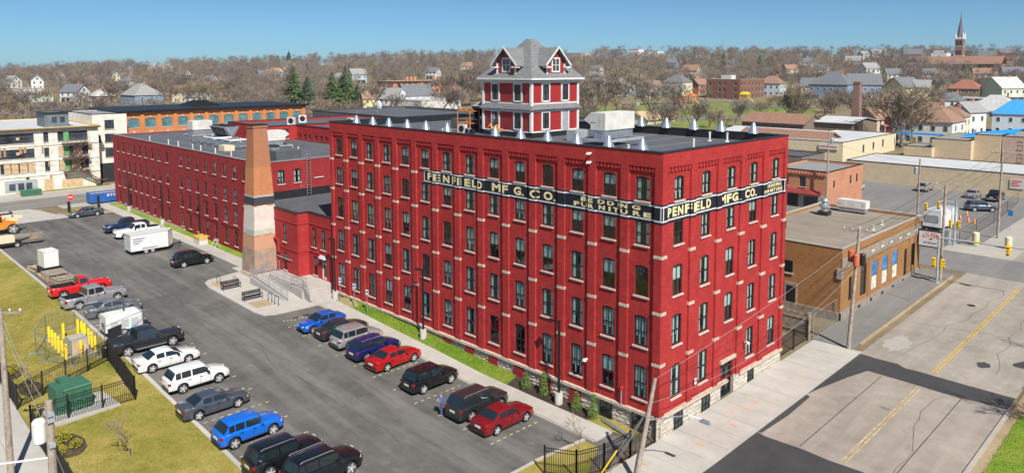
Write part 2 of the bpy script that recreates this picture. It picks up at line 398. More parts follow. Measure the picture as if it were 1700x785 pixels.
def slabs(parent, x0, x1, y0, y1, nx, ny, mat, dz=.12, gap=.012, depth=.14):
    for i in range(nx):
        for k in range(ny):
            a, b = x0+(x1-x0)*i/nx, x0+(x1-x0)*(i+1)/nx; c, d = y0+(y1-y0)*k/ny, y0+(y1-y0)*(k+1)/ny
            gpoly('slab', rect(a+gap, b-gap, c+gap, d-gap), mat, dz+rnd.uniform(-.004, .004), parent, depth)

# the wide terrain: a fan grid round the camera, fine near town, reaching beyond the ridge
def terrain():
    az0 = math.atan2(F2[1], F2[0]); vs = []; fs = []; rad = [0, 20, 40, 60, 80, 100, 120, 140, 160, 180, 200, 230, 260, 300, 340, 380, 430, 480, 540, 600, 680, 760, 840, 900, 1000, 1200, 1500]
    na = 120
    for r_ in rad:
        for i in range(na):
            t = 2*math.pi*i/na; x, y = CAM.x+r_*math.cos(t), CAM.y+r_*math.sin(t)
            d = 0.0 if r_ > 230 else -.35
            vs.append((x, y, T(x, y)+d if r_ > 0 else -2.1))
    for k in range(len(rad)-1):
        for i in range(na): fs.append((k*na+i, k*na+(i+1) % na, (k+1)*na+(i+1) % na, (k+1)*na+i))
    mb = MB(); mb.add(vs, fs); mb.build('terrain', 'terrain', kind='structure', smooth=True)
terrain()
# the flat town ground around the works (dirt, old grass)
gpoly('town_ground', rect(-235, 45, -75, 215), 'terrain', -.03, step=6)
# parking lot
gpoly('parking_lot', rect(-104, -.9, -21.3, 1.6), 'asphalt_lot', .004)
# side street along the right facade
gpoly('street', rect(4.12, 15.6, -60, 210), 'asphalt_street', .002)
gpoly('cross_street', rect(-9, 60, 56.2, 65.5), 'asphalt_far', .006)
gpoly('far_street', rect(-127, -116.5, -75, 120), 'asphalt_far', .004)
# fresh black trench patches
gpoly('asphalt_patch', [(4.13,24.1),(5.5,23.95),(7.2,24.0),(7.9,23.5),(9.0,23.55),(12,23.4),(15.58,23.3),(15.58,20.9),(13,20.75),(11.4,20.65),(9,20.85),(5.9,20.95),(5.2,18.6),(4.4,15.0),(4.13,13.6)], 'asphalt_new', .008)
gpoly('asphalt_patch', [(4.13,-3),(4.13,5.75),(4.8,5.55),(7.4,5.66),(9,5.5),(11.3,5.6),(13.2,5.45),(13.3,-14),(4.13,-14)], 'asphalt_new', .009)
gpoly('asphalt_patch', [(4.13,5.8),(4.13,13.5),(4.5,13.3),(4.62,9.5),(4.42,5.8)], 'asphalt_new', .0075)
# salt-white spill by the utility pole
gpoly('road_stain', blob(5.6, 28.6, .9, 2.3, 30, .3, 5), 'concrete_old', .0095)
for k, (x, y, rx, ry) in enumerate([(12.3, 28.5, .5, .7), (9.2, 15.2, .35, .2), (14.6, 30.5, .55, .9)]):
    gpoly('road_patch', blob(x, y, rx, ry, 14, .25, k+9), 'asphalt_new' if k != 1 else 'asphalt_far', .0098)
# double yellow lines
for x in (9.72, 9.98):
    for a, b in ((5.9, 20.6), (24.0, 53.5)): gpoly('road_line', rect(x-.055, x+.055, a, b), 'yellow_line' if a > 20 else 'yellow_faded', .0115 if a > 20 else .0112)
for x in (7.05, 12.7): gpoly('road_seam', rect(x-.03, x+.03, 5.9, 20.6), 'asphalt_new', .0113)
for x in (-121.4, -121.8): gpoly('road_line', rect(x-.06, x+.06, -60, 90), 'yellow_line', .009)
# right-hand kerb and lawn
gpoly('kerb', rect(15.6, 15.85, 8, 20.6), 'concrete_old', .12, depth=.2)
gpoly('kerb', rect(15.6, 15.85, 25.5, 56), 'concrete_old', .12, depth=.2)
gpoly('verge', rect(15.85, 30, -40, 56), 'dirt', .03)
gpoly('lawn', [(16.5, 9.5), (16.45, 20.2), (30, 20.2), (30, 9.5)], 'lawn_green', .06, step=1.5)
# pavement of the right facade
pv = gpoly('pavement', rect(0.02, 4.0, -14, 24.4), 'concrete_old', .06)
slabs(pv, .03, 2.1, -12, 24.2, 1, 18, 'concrete'); slabs(pv, 2.1, 3.98, -12, 24.2, 1, 18, 'concrete')
gpoly('kerb', rect(4.0, 4.12, -14, 24.4), 'concrete', .125, depth=.2)
# pavement by the low brick building, worn asphalt with a tan kerb
gpoly('pavement', rect(-.2, 3.3, 24.45, 54.4), 'asphalt_far', .10, depth=.14)
gpoly('kerb', rect(3.3, 3.5, 26, 53.5), 'dirt', .115, depth=.16)
# car park beyond, and its pavement
gpoly('car_park', rect(-45, 1.6, 65.6, 119), 'asphalt_far', .0065)
gpoly('pavement', rect(1.7, 6.5, 65.6, 130), 'concrete_old', .09, depth=.12)
gpoly('pavement', rect(-1.2, 1.7, 65.6, 70.5), 'concrete_old', .095, depth=.12)
gpoly('street_corner', [(6.5, 56), (15.6, 56), (15.6, 66), (6.5, 66)], 'asphalt_far', .0085)
# walk along the long facade and left wing
pw = gpoly('footpath', rect(-104, -3.2, -3.08, -1.2), 'concrete_old', .05)
slabs(pw, -38.2, -2.9, -3.05, -1.22, 20, 1, 'concrete'); slabs(pw, -112, -55, -3.05, -1.22, 26, 1, 'concrete')
gpoly('kerb', rect(-38.2, -3.0, -3.2, -3.08), 'concrete', .1, depth=.14)
# plaza in front of the low wing
gpoly('plaza', [(-54.9,-3.9),(-54.0,-7.9),(-53.2,-8.6),(-51.5,-8.95),(-41.0,-8.9),(-39.4,-8.6),(-38.9,-7.6),(-38.6,-3.3),(-38.3,-3.1),(-38.3,-.9),(-40.9,.5),(-41.0,3.4),(-56.9,3.4),(-56.9,-3.9)], 'concrete', .12, depth=.16, step=2)
pz = bpy.data.objects['plaza']
for a in (-51.5, -48.5, -45.4, -42.4): gpoly('joint', rect(a-.015, a+.015, -8.6, -4.3), 'concrete_old', .1235, pz)
for b in (-7.4, -5.9): gpoly('joint', rect(-53.4, -39.2, b-.015, b+.015), 'concrete_old', .1232, pz)
gpoly('planting_bed', rect(-43.6, -41.6, -8.2, -6.4), 'dirt', .126)
gpoly('planting_bed', rect(-52.6, -50.6, -8.2, -6.6), 'dirt', .126)
# planting strip along the long facade (a bank rising to the left)
XB = [-41, -35, -29, -24, -21.6, -13.8, -10, -5, 0]; ZB = [-.15, -.2, -.5, -.6, -.83, -1.13, -1.4, -1.5, -1.6]
def bank(x, y):
    t = min(1, max(0, (y+1.25)/1.2)); return G(x, -1.3)*(1-t) + max(G(x, -1.3), float(np.interp(x, XB, ZB)))*t
gpoly('lawn', rect(-38.3, -13.4, -1.2, .05), 'lawn_green', .07, step=1.0, zf=bank)
gpoly('mulch_bed', rect(-13.4, -5.2, -1.2, .05), 'mulch', .068, step=1.0, zf=bank)
gpoly('lawn', rect(-5.2, -1.2, -1.2, .05), 'lawn', .069, step=1.0, zf=bank)
gpoly('planting_bed', blob(-37.0, -.75, 2.0, .5, 16, .1, 4), 'dirt', .11, zf=bank)
gpoly('lawn', rect(-112, -54.5, -1.2, .6), 'lawn_green', .06)
gpoly('lawn', [(-3.9,-7.6),(-3.5,-3.5),(-2.3,-3.5),(-.2,-7.6),(-.2,-14),(-3.9,-14)], 'lawn', .05)
gpoly('kerb', [(-4.1,-14),(-4.1,-7.4),(-3.7,-3.4),(-3.5,-3.4),(-3.9,-7.4),(-3.9,-14)], 'concrete', .12, depth=.16)
# left lawn with its long kerb and pavement
gpoly('lawn', rect(-94, 2, -29.9, -21.6), 'lawn', .05, step=3)
gpoly('kerb', rect(-94, -8, -21.6, -21.3), 'concrete', .1, depth=.14)
ps = gpoly('pavement', rect(-60, 2, -33.6, -29.95), 'concrete_old', .05)
slabs(ps, -46, -18, -31.7, -30.0, 14, 1, 'concrete'); slabs(ps, -46, -18, -33.5, -31.72, 14, 1, 'concrete')
gpoly('mulch_bed', blob(-25.9, -28.7, 1.75, 1.1, 20, .1, 3), 'mulch', .075, step=1)
gpoly('mulch_bed', blob(-40.6, -29.0, 1.7, .85, 20, .1, 8), 'mulch', .075, step=1)
gpoly('mulch_bed', blob(-36.4, -28.5, 1.6, .8, 20, .1, 9), 'mulch', .075, step=1)
# driveway and verge at the far street
gpoly('driveway', [(-104,-21),(-104,-9),(-108,-10),(-114,-11),(-116.5,-12),(-116.5,-24),(-104,-24)], 'concrete', .008)
gpoly('driveway', rect(-116.5, -104, -3.1, -1.1), 'concrete', .0085)
gpoly('lawn', [(-104.2,-8.6),(-104.2,-3.3),(-111.5,-3.3),(-111.5,-7),(-107.5,-8.8)], 'lawn', .05)
gpoly('kerb', [(-104,-9),(-104,-3.1),(-104.2,-3.1),(-104.2,-8.8),(-108,-9.6),(-108.05,-9.9)], 'concrete', .1, depth=.12)
gpoly('pavement', rect(-116.5, -112.4, -8, 60), 'concrete_old', .05)
gpoly('pavement', rect(-136.2, -127, -75, 60), 'concrete_old', .055, depth=.1)
gpoly('lawn', rect(-136, -134.6, -10, 6), 'lawn', .09)
# stall lines: dashed yellow on both rows, white near the generator
def dashes(x, y0, y1, n, mat='stall_line'):
    for i in range(n):
        a = y0+(y1-y0)*i/n; wv = .045
        gpoly('stall_mark', rect(x-wv, x+wv, a, a+(y1-y0)/n*.5), mat, .011)
for x in (-7.6, -10.4, -13.15, -15.9, -18.65, -21.4, -24.15, -26.9, -29.65, -32.4, -35.1): dashes(x, -8.3, -3.5, 8)
for x in (-11.9, -14.7, -17.5, -20.3, -23.1, -25.9, -28.7, -31.5, -34.3, -37.1, -39.9): dashes(x, -21.0, -15.9, 9)
for x in (-45.2, -46.3, -47.4, -48.3): gpoly('stall_mark', rect(x-.05, x+.05, -21.1, -17), 'stall_white', .011)
for i in range(16): gpoly('stall_mark', rect(-36.8+.14*(i % 4)-.1, -36.7+.14*(i % 4), -7.9+i*.3, -7.75+i*.3), 'stall_line', .0112)
for x, y in ((1.1, -3.2), (2.3, 1.4), (2.6, 5.3), (1.4, 7.0), (1.9, 9.6), (2.1, 8.0)):
    gpoly('utility_mark', rect(x-.3, x+.3, y-.05, y+.05), 'amber', .128+.0), 

# wear on the lot: oil stains in the bays, tar-sealed cracks, drain grates, lighter cut patches
qs = random.Random(12)
M('oil', (.035, .034, .033), .6, var=.4, scale=4); M('tar', (.028, .028, .028), .55, var=.2)
for k in range(34):
    row = k % 2; x = qs.uniform(-38, -8) if row == 0 else qs.uniform(-48, -11); y = qs.uniform(-7.4, -4.2) if row == 0 else qs.uniform(-20.3, -17.2)
    gpoly('oil_stain', blob(x, y, qs.uniform(.12, .38), qs.uniform(.12, .45), 12, .3, 40+k), 'oil', .0105+.00006*k)
def crack(x, y, dx, dy, n, seed, wv=.035):
    q = random.Random(seed); pts = [(x, y)]
    for i in range(n): pts.append((pts[-1][0]+dx+q.uniform(-.25, .25)*(abs(dy)+.3), pts[-1][1]+dy+q.uniform(-.25, .25)*(abs(dx)+.3)))
    up_ = []; lo = []
    for i, p in enumerate(pts):
        a, b = pts[max(0, i-1)], pts[min(len(pts)-1, i+1)]; L = math.hypot(b[0]-a[0], b[1]-a[1]); nx, ny = -(b[1]-a[1])/L*wv, (b[0]-a[0])/L*wv; k = q.uniform(.6, 1.3); up_.append((p[0]+nx*k, p[1]+ny*k)); lo.append((p[0]-nx*k, p[1]-ny*k))
    gpoly('sealed_crack', up_+lo[::-1], 'tar', .0098, step=50)
crack(-47, -13.2, -2.4, -.1, 18, 2, .016); crack(-66, -15, -2.3, .12, 12, 6, .016); crack(-12, -12.5, -2.2, .02, 14, 1, .012)
crack(12.6, 6.2, .0, 1.3, 11, 7, .016); crack(13.5, 27, -.05, 1.6, 15, 9, .016); crack(6.8, 26, .05, 1.7, 15, 10, .016); crack(4.6, 35, 1.2, .2, 8, 11, .014)
for i, (x, y) in enumerate([(7.6, 44.0)]): gpoly('manhole_cover', [(x+.38*math.cos(t*math.pi/8), y+.38*math.sin(t*math.pi/8)) for t in range(16)], 'tar', .0126)
# grass blades on the lawns (uncounted)
def blades(name, regions, n, mat, hmax, zf, seed):
    g = np.random.default_rng(seed); A = [(b-a)*(d-c) for a, b, c, d in regions]; tot = sum(A); V = []
    for (a, b, c, d), ar in zip(regions, A):
        k = int(n*ar/tot); x = g.uniform(a, b, k); y = g.uniform(c, d, k); x += g.normal(0, .04, k); y += g.normal(0, .05, k); z = np.array([zf(p, q) for p, q in zip(x, y)]); h = g.uniform(.35, 1, k)*hmax; t = g.uniform(0, 6.28, k); wd = .018+h*.12
        p0 = np.stack([x-np.cos(t)*wd, y-np.sin(t)*wd, z], 1); p1 = np.stack([x+np.cos(t)*wd, y+np.sin(t)*wd, z], 1); p2 = np.stack([x+g.normal(0, .5, k)*h, y+g.normal(0, .5, k)*h, z+h], 1); V.append(np.stack([p0, p1, p2], 1).reshape(-1, 3))
    V = np.concatenate(V).astype(np.float32); nv = len(V); me = bpy.data.meshes.new(name); me.vertices.add(nv); me.vertices.foreach_set('co', V.ravel()); me.loops.add(nv); me.loops.foreach_set('vertex_index', np.arange(nv, dtype=np.int32)); me.polygons.add(nv//3); me.polygons.foreach_set('loop_start', np.arange(0, nv, 3, dtype=np.int32)); me.materials.append(MATS[mat]); me.update(calc_edges=True)
    return me
link('grass', blades('grass', [(-62, -14, -29.9, -21.58)], 90000, 'lawn', .085, lambda x, y: gx(x)+.045, 1), None, label='patchy olive and straw coloured lawn left of the car park', cat='grass', kind='stuff')
link('grass', blades('grass', [(-38.3, -13.4, -1.24, .02)], 26000, 'lawn_green', .10, lambda x, y: bank(x, y)+.06, 2), None, label='bright green grass bank along the factory base', cat='grass', kind='stuff')
link('grass', blades('grass', [(16.4, 24, 9.4, 20.25)], 20000, 'lawn_green', .09, lambda x, y: G(x, y)+.05, 3), None, label='green grass verge at the right edge of the street', cat='grass', kind='stuff')
# ------------------------------------------------------------------ walls with real openings
def facade(mb, P, ax, u0, u1, z0, z1, holes, depth=.2, m=0):
    """ax '-y': u runs along +x, faces -y ; ax '+x': u runs along +y, faces +x. P = fixed coordinate of the plane.
    holes: (ua, ub, za, zb, rise) - rise>0 gives a segmental arch head"""
    if ax == '-y': pt = lambda u, z, d=0: (u, P+d, z)
    else: pt = lambda u, z, d=0: (P-d, u, z)
    us = sorted({u0, u1, *[h[0] for h in holes], *[h[1] for h in holes]}); zs = sorted({z0, z1, *[h[2] for h in holes], *[h[3] for h in holes]})
    us = [u for u in us if u0 <= u <= u1]; zs = [z for z in zs if z0 <= z <= z1]
    for a, b in zip(us, us[1:]):
        col = [h for h in holes if h[0] < (a+b)/2 < h[1]]
        run = None
        for c, d in zip(zs, zs[1:]):
            if any(h[2] < (c+d)/2 < h[3] for h in col):
                if run is not None: mb.poly([pt(a, run), pt(b, run), pt(b, c), pt(a, c)], m); run = None
            elif run is None: run = c
        if run is not None: mb.poly([pt(a, run), pt(b, run), pt(b, zs[-1]), pt(a, zs[-1])], m)
    for ua, ub, za, zb, rise in holes:
        w = ub-ua; out = [(ua, za), (ub, za)]
        if rise > 0:
            n = 6; arc = [(ub-w*i/n, zb-rise*(2*i/n-1)**2) for i in range(n+1)]
            for i in range(n):
                (a, za_), (b, zb_) = arc[i], arc[i+1]
                mb.poly([pt(b, zb_), pt(a, za_), pt(a, zb), pt(b, zb)] if max(za_, zb_) < zb-1e-6 else ([pt(b, zb_), pt(a, za_), pt(b if zb_ < za_ else a, zb)]), m)
            out += arc
        else: out += [(ub, zb), (ua, zb)]
        n = len(out)
        for i in range(n):
            p, q = out[i], out[(i+1) % n]
            if abs(p[0]-q[0])+abs(p[1]-q[1]) < 1e-6: continue
            mb.poly([pt(*p), pt(*q), pt(*q, depth), pt(*p, depth)], m)

# ------------------------------------------------------------------ windows (shared meshes)
WC = {}
def win_meshes(w, h, rise, style, frame_mat='frame_dark', pane_mat='glass'):
    key = (round(w, 2), round(h, 2), rise, style, frame_mat, pane_mat)
    if key in WC: return WC[key]
    fr = MB(); t = .055; d0, d1 = .0, .09
    def bar(a, b, c, d, e0=d0, e1=d1): fr.box(a, b, e0, e1, c, d)
    bar(-w/2, -w/2+t, 0, h); bar(w/2-t, w/2, 0, h); bar(-w/2+t, w/2-t, 0, t)
    if rise > 0:
        n = 6; top = [(-w/2+t+(w-2*t)*i/n, h-rise*(2*i/n-1)**2-.005) for i in range(n+1)]
        fr.prism([(x, d0, z) for x, z in top]+[(w/2-t, d0, h-rise-t), (-w/2+t, d0, h-rise-t)], (0, d1, 0))
    else: bar(-w/2+t, w/2-t, h-t, h)
    hp = h-rise-t; panes = []
    if style == 'sash':
        mz = h*.47; bar(-w/2+t, w/2-t, mz-.03, mz+.03, -.01, d1); bar(-.014, .014, t, mz-.03, .02, d1-.01); bar(-.014, .014, mz+.03, hp, .0, d1-.02)
        panes = [('pane', -w/2+t, w/2-t, t, mz-.04, .055), ('pane', -w/2+t, w/2-t, mz+.04, hp, .035)]
    elif style == 'grid':                # steel factory sash
        nx = max(2, round(w/.95)); nz = max(2, round(h/.75))
        for i in range(1, nx): x = -w/2+w*i/nx; bar(x-.03, x+.03, t, hp)
        for k in range(1, nz): z = h*k/nz; bar(-w/2+t, w/2-t, z-.025, z+.025, .01, d1-.01)
        panes = [('pane', -w/2+w*i/nx, -w/2+w*(i+1)/nx, t, hp, .05) for i in range(nx)]
    elif style == 'double':              # paired lights under one arch
        bar(-.05, .05, t, hp); bar(-w/2+t, w/2-t, h*.42-.03, h*.42+.03, .01, d1-.01)
        panes = [('pane', -w/2+t, -.05, t, hp, .05), ('pane', .05, w/2-t, t, hp, .05)]
    else:
        panes = [('pane', -w/2+t, w/2-t, t, hp, .05)]
    out = [fr.mesh('window', frame_mat)]
    pm = []
    for _, a, b, c, d, y in panes:
        q = MB(); q.box(a, b, y, y+.012, c, d); pm.append(q.mesh('pane', pane_mat))
    cur = MB(); cur.box(-w/2+.08, -w/2+.08+w*.22, .075, .085, .1, hp); cur.box(w/2-.08-w*.22, w/2-.08, .075, .085, .1, hp); c1 = cur.mesh('curtain', 'curtain')
    cur = MB(); cur.box(-w/2+.08, w/2-.08, .075, .085, h*.5, hp)
    c2 = cur.mesh('blind', 'curtain')
    cur = MB()
    for k in range(4): cur.box(-w/2+.1+k*(w-.2)/4, -w/2+.1+(k+.62)*(w-.2)/4, .075, .085, .1 if k % 2 else h*.3, hp)
    c3 = cur.mesh('blind', 'curtain')
    s = MB(); s.box(-w/2-.075, w/2+.075, -.10, .1, -.125, -.012)
    WC[key] = (out[0], pm, [c1, c2, c3], s.mesh('sill', 'sill')); return WC[key]
def place_window(parent, ax, P, u, z, w, h, rise, style='sash', rec=.07, sill=True, curtain=.92, **kw):
    fm, pm, cm, sm = win_meshes(w, h, rise, style, **kw)
    loc = (u, P+rec, z) if ax == '-y' else (P-rec, u, z); rz = 0 if ax == '-y' else math.pi/2
    o = link('window', fm, parent, wl(parent, loc), rz)
    for q in pm: link('pane', q, o)
    if curtain and rnd.random() < curtain: q = rnd.choice(cm); link(q.name.split('.')[0], q, o)
    if sill:
        s = link('sill', sm, o); s.location = (0, -rec, 0)
    return o

# ------------------------------------------------------------------ the red five-storey works
AX = [-39.43,-36.69,-33.91,-31.04,-28.13,-25.18,-22.13,-19.14,-16.2,-13.24,-10.3,-7.37,-4.47,-1.68]
BY = [2.18, 5.64, 9.15, 12.57, 16.16]
LA, WB, HT = 40.94, 17.95, 17.8
ROWS = [(14.5,16.15),(11.5,13.2),(8.0,10.1),(4.5,6.65),(.8,3.15)]
PILA = [(-LA, -40.5)] + [((a+b)/2-.33, (a+b)/2+.33) for a, b in zip(AX, AX[1:])] + [(-.62, 0)]
PILB = [(0, .62), (3.45,4.1), (6.96,7.59), (10.32,11.01), (13.85,14.56), (17.45, WB)]
REC = .15
mill = thing('factory_building', 'tall red brick factory with five window rows and painted PENFIELD MFG. CO. band', 'building', (-LA/2, WB/2, -1.6))
def main_wall():
    mb = MB()
    ww = 1.12; holes = [(x-ww/2, x+ww/2, a, b, .13) for x in AX for a, b in ROWS]
    facade(mb, REC, '-y', -LA, -REC, 0, HT, holes, .3)
    wb = 1.16; hb = [(y-wb/2, y+wb/2, a, b, .13) for y in BY for i, (a, b) in enumerate(ROWS) if not (i == 4 and y == 9.15)]
    hb += [(8.25, 10.05, 0, 1.35, 0)]
    facade(mb, -REC, '+x', REC, WB, 0, HT, hb, .3)
    # pilasters, frieze, corbels
    for a, b in PILA[:-1]: mb.box(a, b, 0, REC+.002, 0, 16.82)
    for a, b in PILB[1:]: mb.box(-REC-.002, 0, a, b, 0, 16.82)
    mb.box(-.62, 0, 0, .62, 0, 16.82)
    mb.box(-LA, 0, 0, REC, 16.822, HT); mb.box(-REC, 0, REC, WB, 16.822, HT)
    for (a0, a1), (b0, b1) in zip(PILA, PILA[1:]):
        n = 7; L = b0-a1
        for i in range(n): mb.box(a1+L*(i+.2)/n, a1+L*(i+.8)/n, .04, REC+.002, 16.5, 16.821)
    for (a0, a1), (b0, b1) in zip(PILB, PILB[1:]):
        n = 7; L = b0-a1
        for i in range(n): mb.box(-REC-.002, -.04, a1+L*(i+.2)/n, a1+L*(i+.8)/n, 16.5, 16.821)
    # remaining walls
    mb.box(-LA, -LA+.3, .25, WB-.3, -1.6, HT-.002); mb.box(-LA, -.3, WB-.3, WB, -1.6, HT-.003)
    mb.build('wall', 'brick_sign', mill)
    # foundation core
    f = MB(); f.box(-LA+.02, -.6, .12, WB-.05, -2.6, -.004).box(-.6, -.1, .12, 8.2, -2.6, -.004).box(-.6, -.1, 10.1, WB-.05, -2.6, -.004); f.build('foundation', 'stone', mill)
    # roof, parapet lining, coping
    r_ = MB(); r_.box(-LA+.3, -.3, .3, WB-.3, 16.9, 17.18); rf = r_.build('roof', 'membrane', mill)
    for k in range(13): MB().box(-LA+3.0*k+1.6, -LA+3.0*k+1.68, .37, WB-.37, 17.181, 17.19).build('membrane_seam', 'membrane_grey', rf)
    c = MB(); c.box(-LA-.03, .04, -.04, .38, HT+.003, HT+.09); c.box(-.38, .04, .381, WB-.381, HT+.003, HT+.09); c.box(-LA-.03, -LA+.36, .381, WB-.381, HT+.003, HT+.09); c.box(-LA-.03, .04, WB-.38, WB+.04, HT+.003, HT+.09)
    c.build('coping', 'frame_dark', mill)
    p = MB(); p.box(-LA+.301, -.301, .301, .36, 17.181, HT); p.box(-.36, -.301, .361, WB-.361, 17.181, HT); p.box(-LA+.301, -.301, WB-.36, WB-.301, 17.181, HT); p.box(-LA+.301, -LA+.36, .361, WB-.361, 17.181, HT)
    p.build('parapet_lining', 'frame_dark', mill)
    i = MB(); i.box(-LA+1.6, -1.6, 1.6, WB-1.6, -1.4, 16.6); i.build('dark_core', 'dark_room', mill)  # near-black core, added to block light from the opposite windows
    for x in AX:
        for a, b in ROWS: place_window(mill, '-y', REC, x, a, ww, b-a, .13)
    for y in BY:
        for k, (a, b) in enumerate(ROWS):
            if k == 4 and y == 9.15: continue
            place_window(mill, '+x', -REC, y, a, wb, b-a, .13)
    # cream stone blocks on the pilasters
    blk = {}
    def block(x0, x1, y0, y1, z, s):
        k = (round(x1-x0, 2), round(y1-y0, 2), s)
        if k not in blk:
            q = MB(); q.box(0, x1-x0, 0, y1-y0, -.11, .11); blk[k] = q.mesh('stone_block', 'stone_lt')
        link('stone_block', blk[k], mill, wl(mill, (x0, y0, z)))
    for z in (14.0, 10.9, 7.09, 3.57):
        for a, b in PILA[:-1]:
            if z == 14.0 and a > -25: continue
            block(a-.01, b+.05, -.025, .2, z, 'a')
        if z < 14:
            for a, b in PILB[1:]: block(-.2, .025, a-.05, b+.01, z, 'b')
            block(-.64, .025, -.025, .62, z, 'c')
    # water table
    wt = [MB(), MB()]
    for k, (a, b) in enumerate([(-LA+i*LA/22, -LA+(i+1)*LA/22) for i in range(22)]):
        q = MB(); q.box(a+.006, b-.006, -.10, .2, -.2, -.003); q.build('cap_stone', 'stone_lt', mill)
    for a, b in [(.11+i*1.78, .11+(i+1)*1.78) for i in range(10)]:
        if 8.2 < (a+b)/2 < 10.1: continue
        q = MB(); q.box(-.2, .10, a+.006, min(b, WB)-.006, -.2, -.003); q.build('cap_stone', 'stone_lt', mill)
    # basement openings: boarded red panels, two glazed ones near the corner
    openA = []
    for i, x in enumerate(AX):
        zb = float(np.interp(x, XB, ZB))
        if zb > -.75: continue
        openA.append((x-.5, x+.5))
        if i >= 12:
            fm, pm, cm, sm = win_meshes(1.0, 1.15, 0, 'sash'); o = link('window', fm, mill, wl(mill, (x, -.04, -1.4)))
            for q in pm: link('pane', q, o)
            b = MB(); b.box(x-.5, x+.5, .06, .11, -1.45, -.21); b.build('recess_shade_board', 'dark_room', mill)  # dark board behind the panes, painted as the shade of a recess
        else:
            q = MB(); n = 6
            for k in range(n): q.box(x-.5+k/n+.008, x-.5+(k+1)/n-.008, -.03, .115, -1.7, -.21)
            q.build('vent_panel', 'brick_redwing', mill)
    openB = [(1.95, 2.9), (5.5, 6.5), (8.2, 10.1), (12.3, 13.1)]
    for a, b in openB:
        if a == 8.2: continue
        z0 = -1.62 if a < 6 else -1.25
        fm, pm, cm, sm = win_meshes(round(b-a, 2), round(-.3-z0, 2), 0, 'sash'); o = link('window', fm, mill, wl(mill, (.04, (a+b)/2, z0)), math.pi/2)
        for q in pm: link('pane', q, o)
        k = MB(); k.box(-.11, -.06, a, b, z0-.1, -.21); k.build('recess_shade_board', 'dark_room', mill)  # same kind of board: the recess shade is only its colour
    # rock-faced stones
    sm = []
    q = random.Random(3)
    for k in range(6):
        v = MB(); nx, nz = 3, 2
        for i in range(nx+1):
            for j in range(nz+1):
                e = i in (0, nx) or j in (0, nz); v.v.append((i/nx-.5, -(.0 if e else q.uniform(.4, 1.0)), j/nz-.5))
        for i in range(nx):
            for j in range(nz): v.f.append((i*(nz+1)+j, (i+1)*(nz+1)+j, (i+1)*(nz+1)+j+1, i*(nz+1)+j+1)); v.m.append(0)
        v.add([(-.5,0,-.5),(.5,0,-.5),(.5,0,.5),(-.5,0,.5),(-.5,1,-.5),(.5,1,-.5),(.5,1,.5),(-.5,1,.5)], [(0,1,5,4),(1,2,6,5),(2,3,7,6),(3,0,4,7)])
        sm.append(v.mesh('stone', 'stone', fix=True))
    def stones(ax, u0, u1, opens, base):
        for row in range(5):
            z1 = -.2-row*.30; z0 = z1-.285; u = u0-q.uniform(0, .3)
            while u < u1:
                L = q.uniform(.45, .95); a, b = max(u, u0), min(u+L-.02, u1); u += L
                for oa, ob in opens:
                    if a < oa < b: b = oa
                    elif oa <= a < ob: a = min(ob, b)
                if b-a < .12 or z1 < base((a+b)/2)-.05: continue
                if COUNT[0] >= 290: return
                COUNT[0] += 1
                dpt = q.uniform(.05, .11); p = ((a+b)/2, .09, (z0+z1)/2) if ax == '-y' else (-.09, (a+b)/2, (z0+z1)/2)
                o = link('stone', q.choice(sm), mill, wl(mill, p), 0 if ax == '-y' else math.pi/2); o.scale = (b-a, dpt, .285)
    COUNT = [0]
    stones('+x', -.1, WB, openB, lambda y: zR(y)+.1)
    stones('-y', -36, .1, openA, lambda x: float(np.interp(x, XB, ZB)))
main_wall()
# entrance door on the street side
dr = MB(); dr.box(-.42, -.36, 8.25, 10.05, -1.4, 1.35); d = dr.build('door', 'glass_dark', mill)
df = MB(); df.box(-.35, -.28, 8.25, 8.4, -1.4, 1.35); df.box(-.35, -.28, 9.9, 10.05, -1.4, 1.35); df.box(-.35, -.28, 9.1, 9.2, -1.4, .85); df.box(-.35, -.28, 8.4, 9.9, 1.2, 1.35); df.box(-.35, -.28, 8.4, 9.9, .78, .9); df.box(-.35, -.28, 8.4, 9.9, -1.4, -1.2)
df.build('frame', 'frame_dark', d); hd = MB(); hd.box(-.28, -.22, 9.25, 9.3, -.5, .1); hd.build('handle', 'steel_grey', d)
ln = MB(); ln.box(-.2, .03, 8.05, 10.25, 1.36, 1.62); ln.build('lintel', 'stone_lt', mill)
for z in (.1,): 
    sg = MB(); sg.box(.002, .02, 4.35, 4.62, 1.0, 1.45); sg.build('notice', 'white_paint', mill)
for x, y, z, ax in ((-6.0, -.02, 17.35, 0), (-6.0, -.02, 16.72, 0), (-6.2, -.02, 2.35, 0)):
    l = MB(); l.box(x-.06, x+.06, y-.22, y, z-.02, z+.08); l.frus(x-.14, x+.14, y-.42, y-.2, z-.06, z+.1, .05); l.build('wall_lamp', 'white_paint', mill)
l = MB(); l.box(.0, .2, 11.5, 11.62, 2.2, 2.3); l.cyl((.2, 11.56, 2.25), (.36, 11.56, 2.1), .09, .12); l.build('wall_lamp', 'white_paint', mill)
al = MB(); al.cyl((-3.05, -.1, .0), (-3.05, -.1, 1.1), .03, .03, 6); al.build('conduit', 'steel_grey', mill); al = MB(); al.cyl((-3.05, -.12, 1.2), (-3.05, -.02, 1.2), .12, .12, 12); al.build('alarm_bell', 'red_paint', mill)

